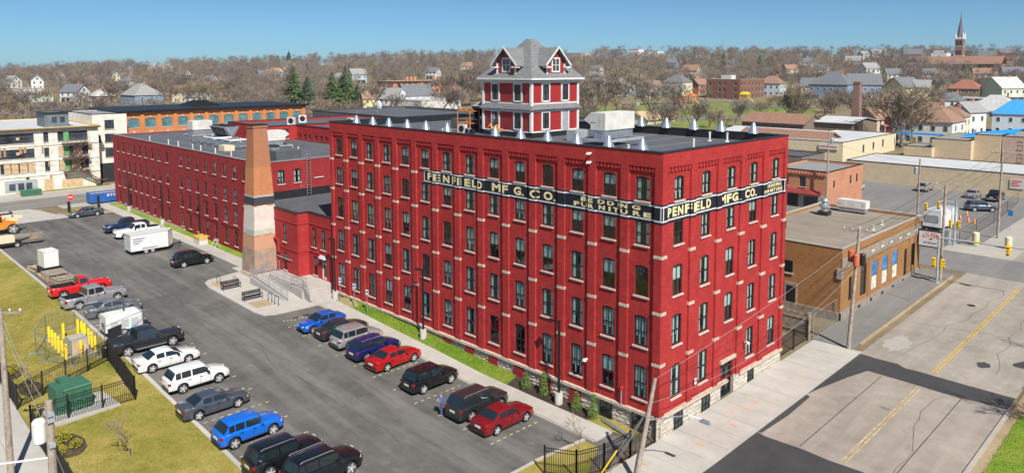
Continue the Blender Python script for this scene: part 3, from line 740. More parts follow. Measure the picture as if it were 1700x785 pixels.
# painted lettering, split so that it follows the pilasters
def lettering(name, text, ax, u0, u1, z0, z1, edges, parent, bold=.042, mat='letter', front=lambda u: 0.0, wear=True, P=0.0):
    cu = bpy.data.curves.new('txt', 'FONT'); cu.body = text; cu.align_x = 'LEFT'; cu.offset = bold; cu.space_character = 1.18; cu.resolution_u = 3
    ob = bpy.data.objects.new('txt', cu); COL.objects.link(ob); bpy.context.view_layer.update()
    me = bpy.data.meshes.new_from_object(ob.evaluated_get(bpy.context.evaluated_depsgraph_get())); bpy.data.objects.remove(ob)
    xs = [v.co.x for v in me.vertices]; ys = [v.co.y for v in me.vertices]; a, b, c, d = min(xs), max(xs), min(ys), max(ys)
    for v in me.vertices: v.co = ((v.co.x-a)/(b-a)*(u1-u0)+u0, (v.co.y-c)/(d-c)*(z1-z0)+z0, 0)
    es = sorted([e for e in edges if u0 < e < u1]); iv = list(zip([u0-1]+es, es+[u1+1])); mb = MB()
    for p, q in iv:
        bm = bmesh.new(); bm.from_mesh(me)
        bmesh.ops.bisect_plane(bm, geom=bm.verts[:]+bm.edges[:]+bm.faces[:], plane_co=(p, 0, 0), plane_no=(-1, 0, 0), clear_outer=True)
        bmesh.ops.bisect_plane(bm, geom=bm.verts[:]+bm.edges[:]+bm.faces[:], plane_co=(q, 0, 0), plane_no=(1, 0, 0), clear_outer=True)
        bm.verts.index_update(); off = front((max(p, u0)+min(q, u1))/2)-.005
        vs = [((v.co.x, P+off, v.co.y) if ax == '-y' else (P-off, v.co.x, v.co.y)) for v in bm.verts]
        mb.add(vs, [[v.index for v in f.verts] for f in bm.faces]); bm.free()
    return mb.build(name, mat, parent, fix=False)
EA = [e for p in PILA for e in p]; EB = [e for p in PILB for e in p]
fA = lambda u: 0.0 if any(a <= u <= b for a, b in PILA) else REC
fB = lambda u: 0.0 if any(a <= u <= b for a, b in PILB) else REC
LTA = [('P', -24.78, -24.17), ('E', -23.86, -22.97), ('N', -22.63, -21.77), ('F', -21.42, -20.79), ('I', -20.58, -20.21), ('E', -19.79, -19.04), ('L', -18.85, -18.21), ('D', -18.09, -17.44), ('M', -16.41, -15.37), ('F', -15.12, -14.42), ('G', -13.91, -13.09), ('.', -13.01, -12.81), ('C', -12.04, -11.11), ('O', -10.7, -9.78), ('.', -9.7, -9.48)]
LTB = [('B', -7.04, -6.46), ('E', -6.36, -5.82), ('D', -5.49, -4.86), ('D', -4.65, -4.04), ('I', -3.75, -3.54), ('N', -3.38, -2.82), ('G', -2.54, -1.84)]
LTF = [('F', -7.7, -7.18), ('U', -7.01, -6.44), ('R', -6.32, -5.69), ('N', -5.41, -4.84), ('I', -4.53, -4.34), ('T', -4.14, -3.63), ('U', -3.41, -2.79), ('R', -2.46, -1.81), ('E', -1.59, -0.97)]
LTC = [('P', 0.86, 1.26), ('E', 1.42, 1.9), ('N', 2.05, 2.71), ('F', 2.92, 3.59), ('I', 3.83, 4.1), ('E', 4.28, 4.78), ('L', 4.93, 5.49), ('D', 5.68, 6.29), ('M', 7.59, 8.4), ('F', 8.54, 9.21), ('G', 9.31, 10.16), ('.', 10.22, 10.41), ('C', 11.24, 11.95), ('O', 12.04, 12.77), ('.', 12.83, 13.06)]
LTD = [('B', 14.62, 14.93), ('E', 15.03, 15.34), ('D', 15.43, 15.75), ('D', 15.84, 16.15), ('I', 16.25, 16.39), ('N', 16.48, 16.79), ('G', 16.89, 17.2)]
LTE = [('F', 14.1, 14.4), ('U', 14.5, 14.8), ('R', 14.89, 15.19), ('N', 15.29, 15.59), ('I', 15.68, 15.82), ('T', 15.91, 16.21), ('U', 16.31, 16.61), ('R', 16.7, 17.0), ('E', 17.1, 17.4)]
for seq, ax, ed, fr_, z0, z1 in ((LTA, '-y', EA, fA, 13.45, 14.1), (LTB, '-y', EA, fA, 13.83, 14.14), (LTF, '-y', EA, fA, 13.42, 13.74), (LTC, '+x', EB, fB, 13.45, 14.1), (LTD, '+x', EB, fB, 13.83, 14.12), (LTE, '+x', EB, fB, 13.44, 13.73)):
    for ch_, u0, u1 in seq: lettering('letter', ch_, ax, u0, u1, z0, z1 if ch_ != '.' else z0+.15, ed, mill, front=fr_)

# ------------------------------------------------------------------ roof: vents, penthouse house, units
def cone_vent(x, y, label, z=17.72):
    o = thing('roof_vent', label, 'vent', (x, y, z), 0, 'conical metal vents along the parapets')
    if 'vent' not in WC:
        m = MB(); m.lathe([(.47, 0), (.12, .86), (.09, .89), (.0, .9)], 22); k = MB(); k.cyl((.36, -.25, .1), (.12, -.08, .85), .022, .016, 5)  # thin white bar paints the sun's vertical highlight on the cone
        WC['vent'] = (m.mesh('cone', 'galv_shiny', True), k.mesh('glint_or_seam', 'white_paint'))
    link('cone', WC['vent'][0], o); link('glint_or_seam', WC['vent'][1], o)
words = ['first','second','third','fourth','fifth','sixth','seventh','eighth','ninth','tenth','eleventh','twelfth','thirteenth','fourteenth','fifteenth','sixteenth','seventeenth','eighteenth','nineteenth','twentieth']
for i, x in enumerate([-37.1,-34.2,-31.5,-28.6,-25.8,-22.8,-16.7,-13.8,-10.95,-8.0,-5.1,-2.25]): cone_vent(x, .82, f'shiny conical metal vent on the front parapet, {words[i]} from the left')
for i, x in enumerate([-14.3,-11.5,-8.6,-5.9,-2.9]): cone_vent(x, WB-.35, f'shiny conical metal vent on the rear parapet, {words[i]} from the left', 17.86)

def roof_house():
    x0, x1, y0, y1 = -24.1, -17.9, 6.3, 12.5
    h = thing('rooftop_house', 'red clapboard two-storey house with grey hipped roof standing on the factory roof', 'house', ((x0+x1)/2, (y0+y1)/2, 17.18))
    m, nt, b = newmat('clapboard'); s = N(nt, 'ShaderNodeSeparateXYZ'); nt.links.new(N(nt, 'ShaderNodeNewGeometry').outputs['Position'], s.inputs[0])
    saw = math_(nt, 'FRACT', math_(nt, 'MULTIPLY', s.outputs[2], 7.5)); n = noise(nt, 3, 4)
    nt.links.new(mixc(nt, n, (.34, .018, .022), (.47, .035, .035)), b.inputs['Base Color']); b.inputs['Roughness'].default_value = .55
    bp = N(nt, 'ShaderNodeBump'); bp.inputs['Strength'].default_value = .9; bp.inputs['Distance'].default_value = .03; nt.links.new(saw, bp.inputs['Height']); nt.links.new(bp.outputs[0], b.inputs['Normal'])
    m2, nt, b = newmat('shingle'); t = N(nt, 'ShaderNodeTexBrick'); v, s = wallvec(nt); nt.links.new(v, t.inputs[0]); t.inputs['Scale'].default_value = 1; t.inputs['Brick Width'].default_value = .33; t.inputs['Row Height'].default_value = .14; t.inputs['Mortar Size'].default_value = .012
    t.inputs['Color1'].default_value = (.12, .125, .13, 1); t.inputs['Color2'].default_value = (.22, .225, .225, 1); t.inputs['Mortar'].default_value = (.08, .08, .085, 1)
    nt.links.new(mixc(nt, noise(nt, 5, 4), t.outputs[0], (.17, .175, .18)), b.inputs['Base Color']); b.inputs['Roughness'].default_value = .85
    base = MB(); base.box(x0-.03, x1+.03, y0-.03, y1+.03, 17.18, 17.62); base.build('curb', 'frame_dark', h)
    wall = MB(); wall.box(x0, x1, y0, y1, 17.621, 22.2); wall.build('wall', 'clapboard', h)
    tr = MB()
    for z, e, t_ in ((17.63, .02, .12), (19.42, .025, .16), (20.12, .025, .13), (22.0, .03, .22)): tr.box(x0-e, x1+e, y0-e, y1+e, z, z+t_)
    for x, y in ((x0, y0), (x1, y0), (x1, y1), (x0, y1)): tr.box(x-.1 if x == x0 else x-.14, x+.14 if x == x0 else x+.1, y-.1 if y == y0 else y-.14, y+.14 if y == y0 else y+.1, 17.66, 22.1)
    tr.build('trim', 'white_paint', h)
    sk = MB(); sk.frus(x0-.28, x1+.28, y0-.28, y1+.28, 19.66, 20.11, .24); sk.build('skirt_roof', 'shingle', h)
    E = .42; xc, yc = (x0+x1)/2, (y0+y1)/2
    rf = MB(); rf.frus(x0-E, x1+E, y0-E, y1+E, 22.44, 25.35, 2.7); rf.frus(xc-.85, xc+.85, yc-.85, yc+.85, 25.34, 25.98, .55); ro = rf.build('roof', 'shingle', h)
    ev = MB(); ev.box(x0-E-.04, x1+E+.04, y0-E-.04, y1+E+.04, 22.28, 22.44); ev.build('eave', 'white_paint', h)
    # windows
    for face, P, us in (('-y', y0, (-22.45, -19.55)), ('+x', x1, (8.1, 10.7))):
        for z0 in (20.45, 17.95):
            for u in us:
                if face == '+x' and u == 10.7 and z0 < 19: continue
                o = place_window(h, face, P, u, z0, .82, 1.42, 0, 'grid', rec=-.06, sill=False, curtain=0, pane_mat='glass_far')
                c = MB(); a = .14; W2, H2 = .41, 1.42
                for q in ((-W2-a, -W2, -.1, H2+a), (W2, W2+a, -.1, H2+a), (-W2, W2, H2, H2+a), (-W2, W2, -.14, 0)): c.box(q[0], q[1], -.02, .06, q[2], q[3])
                link('casing', c.mesh('casing', 'white_paint'), o)
    d = MB(); d.box(x1, x1+.05, 10.3, 11.15, 17.63, 19.36); dd = d.build('door', 'steel_grey', h)
    c = MB(); c.box(x1, x1+.07, 10.18, 10.3, 17.63, 19.4); c.box(x1, x1+.07, 11.15, 11.27, 17.63, 19.4); c.build('casing', 'white_paint', dd)
    # dormers on the two visible slopes and the two hidden ones
    for rz in (0, 1, 2, 3):
        dm = MB(); g = MB(); wn = MB(); tm = MB(); gl = MB()
        M4 = Matrix.Translation((xc, yc, 0)) @ Matrix.Rotation(rz*math.pi/2, 4, 'Z')
        yf = y0-yc-.02; w2 = 1.12; zb, ze, zp = 23.05, 23.75, 25.1
        def tf(mb): mb.v = [tuple(M4 @ Vector(v)) for v in mb.v]; return mb
        dm.prism([(-w2, yf, zb-.3), (w2, yf, zb-.3), (w2, yf, ze), (0, yf, zp-.12), (-w2, yf, ze)], (0, 2.6, 0))
        for s in (-1, 1):
            a = [(0, yf-.42, zp), (s*(w2+.55), yf-.42, ze-.3), (s*(w2+.55), yf+2.6, ze-.3), (0, yf+2.6, zp)]
            g.prism(a, (0, 0, .07)); tm.prism([(0, yf-.45, zp-.02), (s*(w2+.55), yf-.45, ze-.32), (s*(w2+.55), yf-.45, ze-.1), (0, yf-.45, zp+.16)], (0, .06, 0))
            tm.box(s*(w2-.02), s*(w2+.12), yf-.1, yf+.02, zb-.3, ze); tm.box(s*(w2-.1), s*(w2+.5), yf-.42, yf+.1, ze-.42, ze-.28)
        tm.box(-w2-.1, w2+.1, yf-.12, yf-.01, zb-.42, zb-.3)
        for q in ((-.55, -.42, zb-.12, zb+1.2), (.42, .55, zb-.12, zb+1.2), (-.42, .42, zb+1.07, zb+1.2), (-.42, .42, zb-.12, zb+.02), (-.03, .03, zb+.02, zb+1.07), (-.42, .42, zb+.5, zb+.56)): tm.box(q[0], q[1], yf-.06, yf-.005, q[2], q[3])
        gl.box(-.42, .42, yf-.02, yf-.01, zb+.02, zb+1.07)
        dmo = tf(dm).build('dormer', 'clapboard', h); tf(g).build('dormer_roof', 'shingle', dmo); tf(tm).build('dormer_trim', 'white_paint', dmo); tf(gl).build('pane', 'glass_far', dmo)
roof_house()
def hvac(name, label, x, y, z, L, W, H, legs=.9, hood=True, rz=0, frame=True):
    o = thing(name, label, 'air handler', (x, y, z), rz)
    if frame:
        f = MB()
        for yy in (-W/2-.3, W/2+.3): f.box(-L/2-1.0, L/2+.7, yy-.08, yy+.08, legs-.2, legs)
        for xx in (-L/2-.9, L/2+.6): f.box(xx-.08, xx+.08, -W/2-.22, W/2+.22, legs-.2, legs-.002)
        f.build('support_frame', 'steel_grey', o, world=False)
        for xx in (-L/2-.9, L/2+.6):
            for yy in (-W/2-.3, W/2+.3):
                q = MB(); q.box(xx-.09, xx+.09, yy-.09, yy+.09, 0, legs-.201); q.build('leg', 'steel_grey', o, world=False)
    c = MB(); c.box(-L/2+.25, L/2-.1, -W/2+.1, W/2-.1, legs, legs+.8*H*.45)
    for k in (-.2, .25): c.box(L*k-.03, L*k+.03, -W/2+.07, -W/2+.1, legs, legs+.36*H)
    c.build('plenum', 'galv', o, world=False)
    zb = legs+.36*H; b = MB(); b.box(-L/2, L/2, -W/2, W/2, zb, zb+H*.72)
    b.build('cabinet', 'white_dirty', o, world=False)
    if hood:
        hh = MB(); hh.prism([(-L/2-.003, -W/2, zb+H*.7), (-L/2-.6, -W/2, zb+H*.44), (-L/2-.6, -W/2, zb+H*.38), (-L/2-.003, -W/2, zb+H*.2)], (0, W, 0)); hh.build('intake_hood', 'white_dirty', o, world=False)
    p = MB()
    for k in (-.25, .1, .4): p.box(L*k-.01, L*k+.01, -W/2-.012, -W/2-.002, zb+.08, zb+H*.66)
    p.box(-L/2+.05, -L/2+.55, -W/2-.02, -W/2-.002, zb+H*.3, zb+H*.34); p.build('panel_seam', 'steel_grey', o, world=False)
    return o
hvac('rooftop_air_handler', 'large white air handler on a steel frame on the factory roof beside the red house', -8.98, 6.3, 17.18, 1.45, 3.75, 1.86, legs=.7)
def small_pipe(x, y, z, h, label): tag(MB().cyl((x, y, z), (x, y, z+h), .09, .09, 10).cyl((x, y, z+h-.06), (x, y, z+h+.03), .11, .11, 10).cyl((x,y,z),(x,y,z+.06),.2,.14,10).build('roof_pipe', 'white_dirty'), label, 'pipe', 'white roof pipes')
for i, (x, y, wd) in enumerate([(-4.2, 1.9, 'behind the two rightmost front vents'), (-5.6, 15.2, 'left of two by the rear parapet'), (-4.2, 15.6, 'right of two by the rear parapet'), (-3.2, 8.8, 'alone in the middle of the right roof end'), (-24.4, 1.6, 'left of two near the front parapet'), (-17.9, 1.7, 'in front of the roof house')]): small_pipe(x, y, 17.18, .75, f'white vent pipe on the factory roof, {wd}')
def condenser(x, y, z, rz, label, s=1.0, mat='white_dirty'):
    o = thing('condenser', label, 'air conditioner', (x, y, z), rz, 'rooftop condensers')
    b = MB(); b.box(-.5*s, .5*s, -.2*s, .2*s, .12, 1.0*s+.12); b.build('case', mat, o, world=False)
    f = MB(); f.cyl((0, -.2*s-.002, .55*s+.12), (0, -.2*s-.03, .55*s+.12), .36*s, .36*s, 18); f.build('fan_grille', 'frame_dark', o, world=False)
    for k in (-.35, .35): q = MB(); q.box(k*s-.05, k*s+.05, -.25*s, .25*s, 0, .118); q.build('foot', 'frame_dark', o, world=False)
condenser(-27.4, 9.5, 17.18, 0, 'tall white condenser on the factory roof, left one', 1.25)
condenser(-24.9, 4.4, 17.18, .1, 'white condenser on the factory roof in front of the black scaffold', .85)
condenser(-23.7, 4.0, 17.18, .0, 'small grey condenser left of the roof house', .6, 'steel_grey')
condenser(-22.9, 3.8, 17.18, .0, 'small dark condenser close to the roof house', .55, 'frame_dark')
t = thing('equipment_tub', 'black round tub on the factory roof before the roof house', 'tub', (-20.6, 4.6, 17.18)); MB().lathe([(.5, 0), (.62, .5), (.66, .52), (.66, .56), (.5, .56)], 18).build('tub', 'frame_dark', t, world=False); MB().lathe([(.48, .56), (.1, .66)], 18).build('lid', 'steel_grey', t, world=False)
hs = MB(); hs.tube([(-18.3+i*.35, 4.6-.25*i+.12*math.sin(i*2), 17.25) for i in range(10)], .09, 7); tag(hs.build('orange_hose', 'orange_paint'), 'orange hose lying on the factory roof below the house', 'hose')
hs = MB(); hs.tube([(-22.5+i*.25, 5.4+.2*math.sin(i*3), 18.0+.25*math.sin(i*1.7)) for i in range(8)], .07, 6); tag(hs.build('orange_strap', 'orange_paint'), 'tangled orange safety strap by the roof house corner', 'strap')
sc_ = thing('roof_scaffold', 'orange and black steel scaffold frame left of the roof house', 'scaffold', (-26.6, 6.6, 17.18))
for dx in (-.9, .9):
    for dy in (-.6, .6): MB().cyl((dx, dy, 0), (dx, dy, 2.1), .04, .04, 6).build('post', 'orange_paint', sc_, world=False)
for z in (.9, 2.06): 
    MB().cyl((-.9, -.6, z), (.9, -.6, z), .035, .035, 6).cyl((-.9, .6, z), (.9, .6, z), .035, .035, 6).cyl((-.9, -.6, z), (-.9, .6, z), .035, .035, 6).cyl((.9, -.6, z), (.9, .6, z), .035, .035, 6).build('rail', 'orange_paint', sc_, world=False)
sh = thing('roof_shelter', 'black open canopy with grey hipped top standing left of the roof house', 'shelter', (-27.0, 10.6, 17.18))
MB().frus(-1.9, 1.9, -1.6, 1.6, 2.35, 3.25, 1.2).build('canopy', 'membrane_grey', sh, world=False); MB().box(-1.8, 1.8, 1.4, 1.55, 0, 2.3).box(-1.8, -1.65, -1.4, 1.4, 0, 2.3).box(1.65, 1.8, -1.4, 1.4, 0, 2.3).box(-1.64, 1.64, -1.4, 1.39, 0, .03).build('side_curtain', 'black_metal', sh, world=False); MB().box(-1.85, 1.85, -1.55, -1.45, 2.1, 2.345).build('valance', 'frame_dark', sh, world=False)
bp_ = MB(); bp_.box(-31.5, -28.2, 8.5, 11.5, 17.181, 18.2).build('skylight_curb', 'membrane', None, label='dark grey boxed bulkhead on the left part of the factory roof', cat='bulkhead')
bp_ = MB(); bp_.box(-14.6, -13.6, 7.2, 8.8, 17.181, 18.05).build('crate', 'steel_grey', None, label='pale grey box between roof house and white air handler', cat='box')
# ------------------------------------------------------------------ left wing, four storeys
CL = [-109.41,-106.62,-103.99,-101.36,-98.67,-96.0,-93.14,-90.32,-87.16,-81.84,-79.01,-76.07,-73.24,-70.19,-67.16,-64.18,-61.25,-58.6]
RL = [(9.4,11.1),(6.25,8.1),(3.45,5.5),(.65,2.7)]
wing = thing('factory_wing', 'long four-storey dark red brick wing with flat grey roof behind the chimney', 'building', (-84, 10, 0))
def left_wing():
    x0, x1, top, dep = -112, -56.85, 12.0, 19.1
    mb = MB(); ww = .95
    facade(mb, 0, '-y', x0, x1, -.3, top, [(x-ww/2, x+ww/2, a, b, .12) for x in CL for a, b in RL], .3)
    he = [(2.2,3.1,9.25,10.95,.14), (4.35,5.25,9.25,10.95,.14)]
    facade(mb, x1, '+x', 0, dep, -.3, top, he, .3)
    mb.box(x0, x0+.3, .3, dep-.3, -.3, top-.001); mb.box(x0, x1, dep-.3, dep, -.3, top-.002)
    for a, b in ((-74.4, -69.4), (-80.2, -75.2), (-68.6, -63.0)): mb.box(a, b, -.09, .02, 3.05, 3.22)
    mb.build('wall', 'brick_redwing', wing)
    rf = MB().box(x0+.31, x1-.31, .31, dep-.31, 11.5, 11.78).build('roof', 'membrane', wing)
    for k in range(17): MB().box(x0+3.1*k+1.6, x0+3.1*k+1.68, .33, dep-.33, 11.781, 11.79).build('membrane_seam', 'membrane_grey', rf)
    MB().box(x0-.04, x1+.05, -.05, .3, top+.003, top+.1).box(x1-.3, x1+.05, .301, dep, top+.003, top+.1).box(x0-.04, x0+.3, .301, dep, top+.003, top+.1).build('coping', 'membrane_grey', wing)
    MB().box(x0+1.5, x1-1.5, 1.5, dep-1, -.2, 11.4).build('dark_core', 'dark_room', wing)  # core added to keep the view through the wing windows dark
    MB().box(x0, -81, -.06, .05, -.3, .32).build('plinth', 'stone_lt', wing)
    for x in CL:
        for k, (a, b) in enumerate(RL): place_window(wing, '-y', 0, x, a, ww, b-a, .12, curtain=.3)
    for a, b, c, d, r_ in he: place_window(wing, '+x', x1, (a+b)/2, c, b-a, d-c, r_, curtain=.3)
    MB().box(-57, -56.75, 7.1, 8.4, 9.5, 9.62).build('sill', 'sill', wing)
    MB().box(-56.848, -56.83, .02, 15, 7.3, 8.35).build('flashing', 'frame_dark', wing)
    ld = MB()
    for yy in (6.0, 6.55): ld.box(-56.7, -56.64, yy-.03, yy+.03, 7.5, 13.0)
    ld.build('ladder_rail', 'galv', wing)
    for k in range(15): MB().box(-56.7, -56.64, 6.03, 6.52, 7.7+k*.35, 7.74+k*.35).build('ladder_rung', 'galv', wing)
left_wing()
# rooftop plant on the wing
RW = 11.78
hvac('rooftop_air_handler', 'white air handler on the wing roof, partly behind the brick chimney', -73.6, 9.6, RW, 3.8, 2.2, 1.95, legs=.5, rz=-math.pi/2)
hvac('rooftop_air_handler', 'boxy white air handler far back on the wing roof left of the chiller', -102.4, 11.2, RW, 2.2, 3.4, 2.1, legs=.3, hood=False)
ch = thing('chiller', 'grey V-shaped chiller with a row of black fans on the wing roof', 'chiller', (-89.6, 9.9, RW)); ch.scale = (.78, .95, .87)
MB().box(-3.4, 3.4, -1.25, 1.25, .5, .8).build('base_frame', 'galv', ch, world=False)
for k in range(5):
    xx = -2.7+k*1.35
    MB().prism([(xx-.62, -.25, .82), (xx+.62, -.25, .82), (xx+.62, -1.2, 2.6), (xx-.62, -1.2, 2.6)], (0, .12, 0)).prism([(xx-.62, .13, .82), (xx+.62, .13, .82), (xx+.62, 1.08, 2.6), (xx-.62, 1.08, 2.6)], (0, .12, 0)).build('coil', 'black_metal', ch, world=False)
    MB().cyl((xx, -.55, 2.75), (xx, -.55, 3.0), .48, .48, 16).build('fan', 'black_metal', ch, world=False); MB().cyl((xx, .55, 2.75), (xx, .55, 3.0), .48, .48, 16).build('fan', 'black_metal', ch, world=False)
for k in range(6):
    xx = -3.37+k*1.35; MB().prism([(xx-.06, -.3, .81), (xx-.06, -1.28, 2.6), (xx-.06, -1.12, 2.6), (xx-.06, -.12, .81)], (.12, 0, 0)).prism([(xx-.06, .3, .81), (xx-.06, 1.28, 2.6), (xx-.06, 1.12, 2.6), (xx-.06, .12, .81)], (.12, 0, 0)).build('strut', 'galv', ch, world=False)
MB().box(-3.45, 3.45, -1.3, 1.3, 2.6, 2.75).build('fan_deck', 'galv', ch, world=False)
MB().prism([(3.46, 0, .85), (3.46, 1.05, 2.58), (3.46, -1.05, 2.58)], (.03, 0, 0)).build('end_panel', 'galv', ch, world=False)
sf = thing('pipe_rack', 'galvanised steel pipe rack running in front of the chiller', 'pipe rack', (-83.5, 5.9, RW))
for dy in (0, 1.5, -1.2): MB().box(-7, 8, dy-.1, dy+.1, .55, .75).build('beam', 'galv', sf, world=False)
for k in range(6): MB().box(-6.6+k*2.8, -6.4+k*2.8, -1.3, 1.7, .3, .549).build('cross_beam', 'galv', sf, world=False)
for k in range(6):
    for dy in (-1.2, 1.5): MB().box(-6.6+k*2.8, -6.4+k*2.8, dy-.1, dy+.1, 0, .299).build('leg', 'galv', sf, world=False)
for dx, dy in ((2, .6), (-3, .3)): MB().tube([(dx-2, dy, .95), (dx+2, dy, .95), (dx+2, dy+2.6, .95)], .16, 8).build('pipe', 'white_dirty', sf, world=False)
tag(MB().box(-62.4, -57.9, 2.6, 6.0, RW, RW+1.35).build('roof_bulkhead', 'membrane'), 'dark grey box bulkhead on the wing roof right of the chimney', 'bulkhead')
fn = thing('exhaust_fan', 'small square exhaust fan on the dark wing bulkhead', 'fan', (-60.4, 3.6, RW+1.35)); MB().box(-.5, .5, -.5, .5, 0, .4).build('case', 'galv', fn, world=False); MB().frus(-.6, .6, -.6, .6, .401, .6, .2).build('cap', 'frame_dark', fn, world=False)
tag(MB().box(-76.6, -74.7, 3.4, 4.9, RW, RW+.75).build('roof_box', 'cream_lt'), 'cream equipment box near the edge of the wing roof', 'box')
for i, x in enumerate([-97.5,-89.5,-85.6,-80.2,-77.4,-72.5,-67.5]): small_pipe(x, 1.2, RW, .8, f'short white vent pipe along the wing roof edge, {words[i]} from the left')
for i, (x, y) in enumerate([(-92,9),(-95,15),(-84,10),(-66,10),(-64.5,5.5)]): small_pipe(x, y, RW, .8, f'short white pipe standing back on the wing roof, {words[i]} from the left')

# ------------------------------------------------------------------ low connecting block
con = thing('entrance_block', 'low two-storey red brick entrance block between chimney and tall factory', 'building', (-48, 3, .1))
def connector():
    top = 7.65; mb = MB()
    h1 = [(-49.0,-48.2,4.15,6.2,.16), (-49.0,-48.2,.95,3.0,.16)]
    facade(mb, -1.4, '-y', -56.84, -45.64, -.3, top, h1, .3)
    h2 = [(-44.9,-44.05,4.0,6.15,.16), (-43.0,-42.15,4.0,6.15,.16), (-44.7,-43.9,.95,3.0,.16), (-43.05,-41.95,.75,3.05,.0)]
    facade(mb, -.1, '-y', -45.64, -40.95, -.3, top, h2, .3)
    mb.poly([(-45.64,-1.4,-.3),(-45.64,-.1,-.3),(-45.64,-.1,top),(-45.64,-1.4,top)])
    for z in (4.0+2.45, 3.35): mb.box(-56.8, -45.6, -1.46, -1.398, z, z+.12); mb.box(-45.642, -45.58, -1.4, -.1, z+.001, z+.119); mb.box(-45.58, -40.95, -.16, -.098, z, z+.12)
    mb.build('wall', 'brick_red', con)
    MB().box(-56.83, -45.9, -1.1, 14, 7.1, 7.35).box(-45.899, -40.95, .2, 14, 7.1, 7.351).build('roof', 'membrane', con)
    MB().box(-56.83, -45.6, -1.45, -1.1, top+.002, top+.09).box(-45.95, -45.6, -1.099, .2, top+.002, top+.09).box(-45.599, -40.95, -.15, .2, top+.002, top+.09).build('coping', 'frame_dark', con)
    MB().box(-56, -46.5, -.3, 12, -.2, 7.0).box(-46.49, -41.3, .9, 12, -.2, 7.0).build('dark_core', 'dark_room', con)  # added dark core, stops daylight showing through the block
    for a, b, c, d, r_ in h1: place_window(con, '-y', -1.4, (a+b)/2, c, b-a, d-c, r_)
    for a, b, c, d, r_ in h2[:3]: place_window(con, '-y', -.1, (a+b)/2, c, b-a, d-c, r_)
    d = MB().box(-43.05, -41.95, .1, .15, .75, 3.05).build('door', 'glass_dark', con); MB().box(-43.05, -42.93, .03, .09, .75, 3.05).box(-42.07, -41.95, .03, .09, .75, 3.05).box(-42.93, -42.07, .03, .09, 2.4, 2.52).box(-42.93, -42.07, .03, .09, .75, .95).build('frame', 'white_paint', d)
    MB().frus(-43.1, -41.9, -.45, -.1, 3.08, 3.4, .1).build('awning', 'white_paint', con)
    MB().box(-52.0, -47.0, -1.48, -1.402, 2.2, 2.32).build('handrail', 'galv', con)
connector()
condenser(-42.4, 2.6, 7.36, 0, 'white condenser on the low entrance block roof against the tall factory', 1.5)
# raised landing, ramp and railings
MB().box(-49.6, -40.96, -3.6, -1.402, -.3, .72).box(-45.58, -40.96, -1.401, -.1, -.3, .721).build('landing', 'concrete', None, kind='structure')
rp = MB(); rp.prism([(-49.6, -3.61, .715), (-49.6, -3.61, -.4), (-41.2, -3.61, -.4), (-41.2, -3.61, -.25)], (0, -1.5, 0)); rp.build('ramp', 'concrete', None, kind='structure')
st = MB()
for k in range(5): st.box(-40.955+k*.3, -40.955+(k+1)*.3, -3.4, -1.0, -.5, .72-k*.2)
st.build('steps', 'concrete', None, kind='structure')
def railing(name, label, pts, h=1.05, mat='galv', every=1.4):
    o = thing(name, label, 'railing', pts[0], 0, 'galvanised ramp railings')
    for a, b in zip(pts, pts[1:]):
        a = Vector(a); b = Vector(b); n = max(1, round((b-a).length/every))
        for z in (h, h*.55, .12): MB().cyl(a+Vector((0,0,z)), b+Vector((0,0,z)), .035 if z == h else .02, None, 6).build('rail', mat, o)
        for i in range(n+1):
            p = a+(b-a)*i/n; MB().cyl(p, p+Vector((0,0,h)), .03, .03, 6).build('post', mat, o)
        k = int((b-a).length/.16); m = MB()
        for i in range(1, k):
            p = a+(b-a)*i/k; m.box(p.x-.008, p.x+.008, p.y-.008, p.y+.008, p.z+.12, p.z+h)
        m.build('baluster_panel', mat, o)
railing('ramp_railing', 'galvanised railing down the outer edge of the ramp', [(-49.5, -5.0, .7), (-41.3, -5.0, -.22)])
railing('ramp_railing', 'galvanised railing between the ramp and the landing', [(-48.0, -3.55, .72), (-43.2, -3.55, .72), (-41.3, -2.9, .72)])
railing('ramp_railing', 'galvanised railing next to the chimney at the ramp head', [(-49.6, -5.0, .72), (-49.6, -1.6, .72)])
railing('ramp_railing', 'short galvanised railing beside the entrance steps', [(-40.9, -3.5, .7), (-39.6, -3.5, -.25)])
railing('ramp_railing', 'galvanised railing along the landing before the entrance door', [(-43.0, -3.5, .72), (-40.9, -3.5, .72)])

# ------------------------------------------------------------------ the brick chimney
cm = thing('brick_chimney', 'tall tapering square brick chimney with white and dark painted bands', 'chimney', (-52.2, -2.5, -.15))
M('wall_soot', (.035, .032, .03), .95, spec=.05)
def chimney():
    a0, a1 = 1.62, .80; q = MB()
    lv = [-.2, 3, 5, 7, 9, 11, 13, 15, 16.75]
    for z0, z1 in zip(lv, lv[1:]):
        h0 = a0+(a1-a0)*(z0+.2)/16.95; h1 = a0+(a1-a0)*(z1+.2)/16.95
        q.add([(-52.2+s*h, -2.5+t*h, z) for h, z in ((h0, z0), (h1, z1)) for s, t in ((-1,-1),(1,-1),(1,1),(-1,1))], [(0,1,5,4),(1,2,6,5),(2,3,7,6),(3,0,4,7)])
    q.build('shaft', 'brick_chimney', cm)
    MB().box(-53.08, -51.32, -3.38, -1.62, 16.752, 17.0).build('cap', 'brick_chimney', cm); MB().box(-53.12, -51.28, -3.42, -1.58, 17.001, 17.1).build('cap_slab', 'wall_soot', cm)
    MB().box(-53.9, -50.5, -4.2, -.8, -.4, .45).build('plinth', 'stone_lt', cm)
    MB().tube([(-50.75, -1.5, 4.2), (-49.9, -1.5, 4.2), (-49.9, -1.5, 2.8)], .2, 8).build('flue_pipe', 'brick_redwing', cm)
chimney()

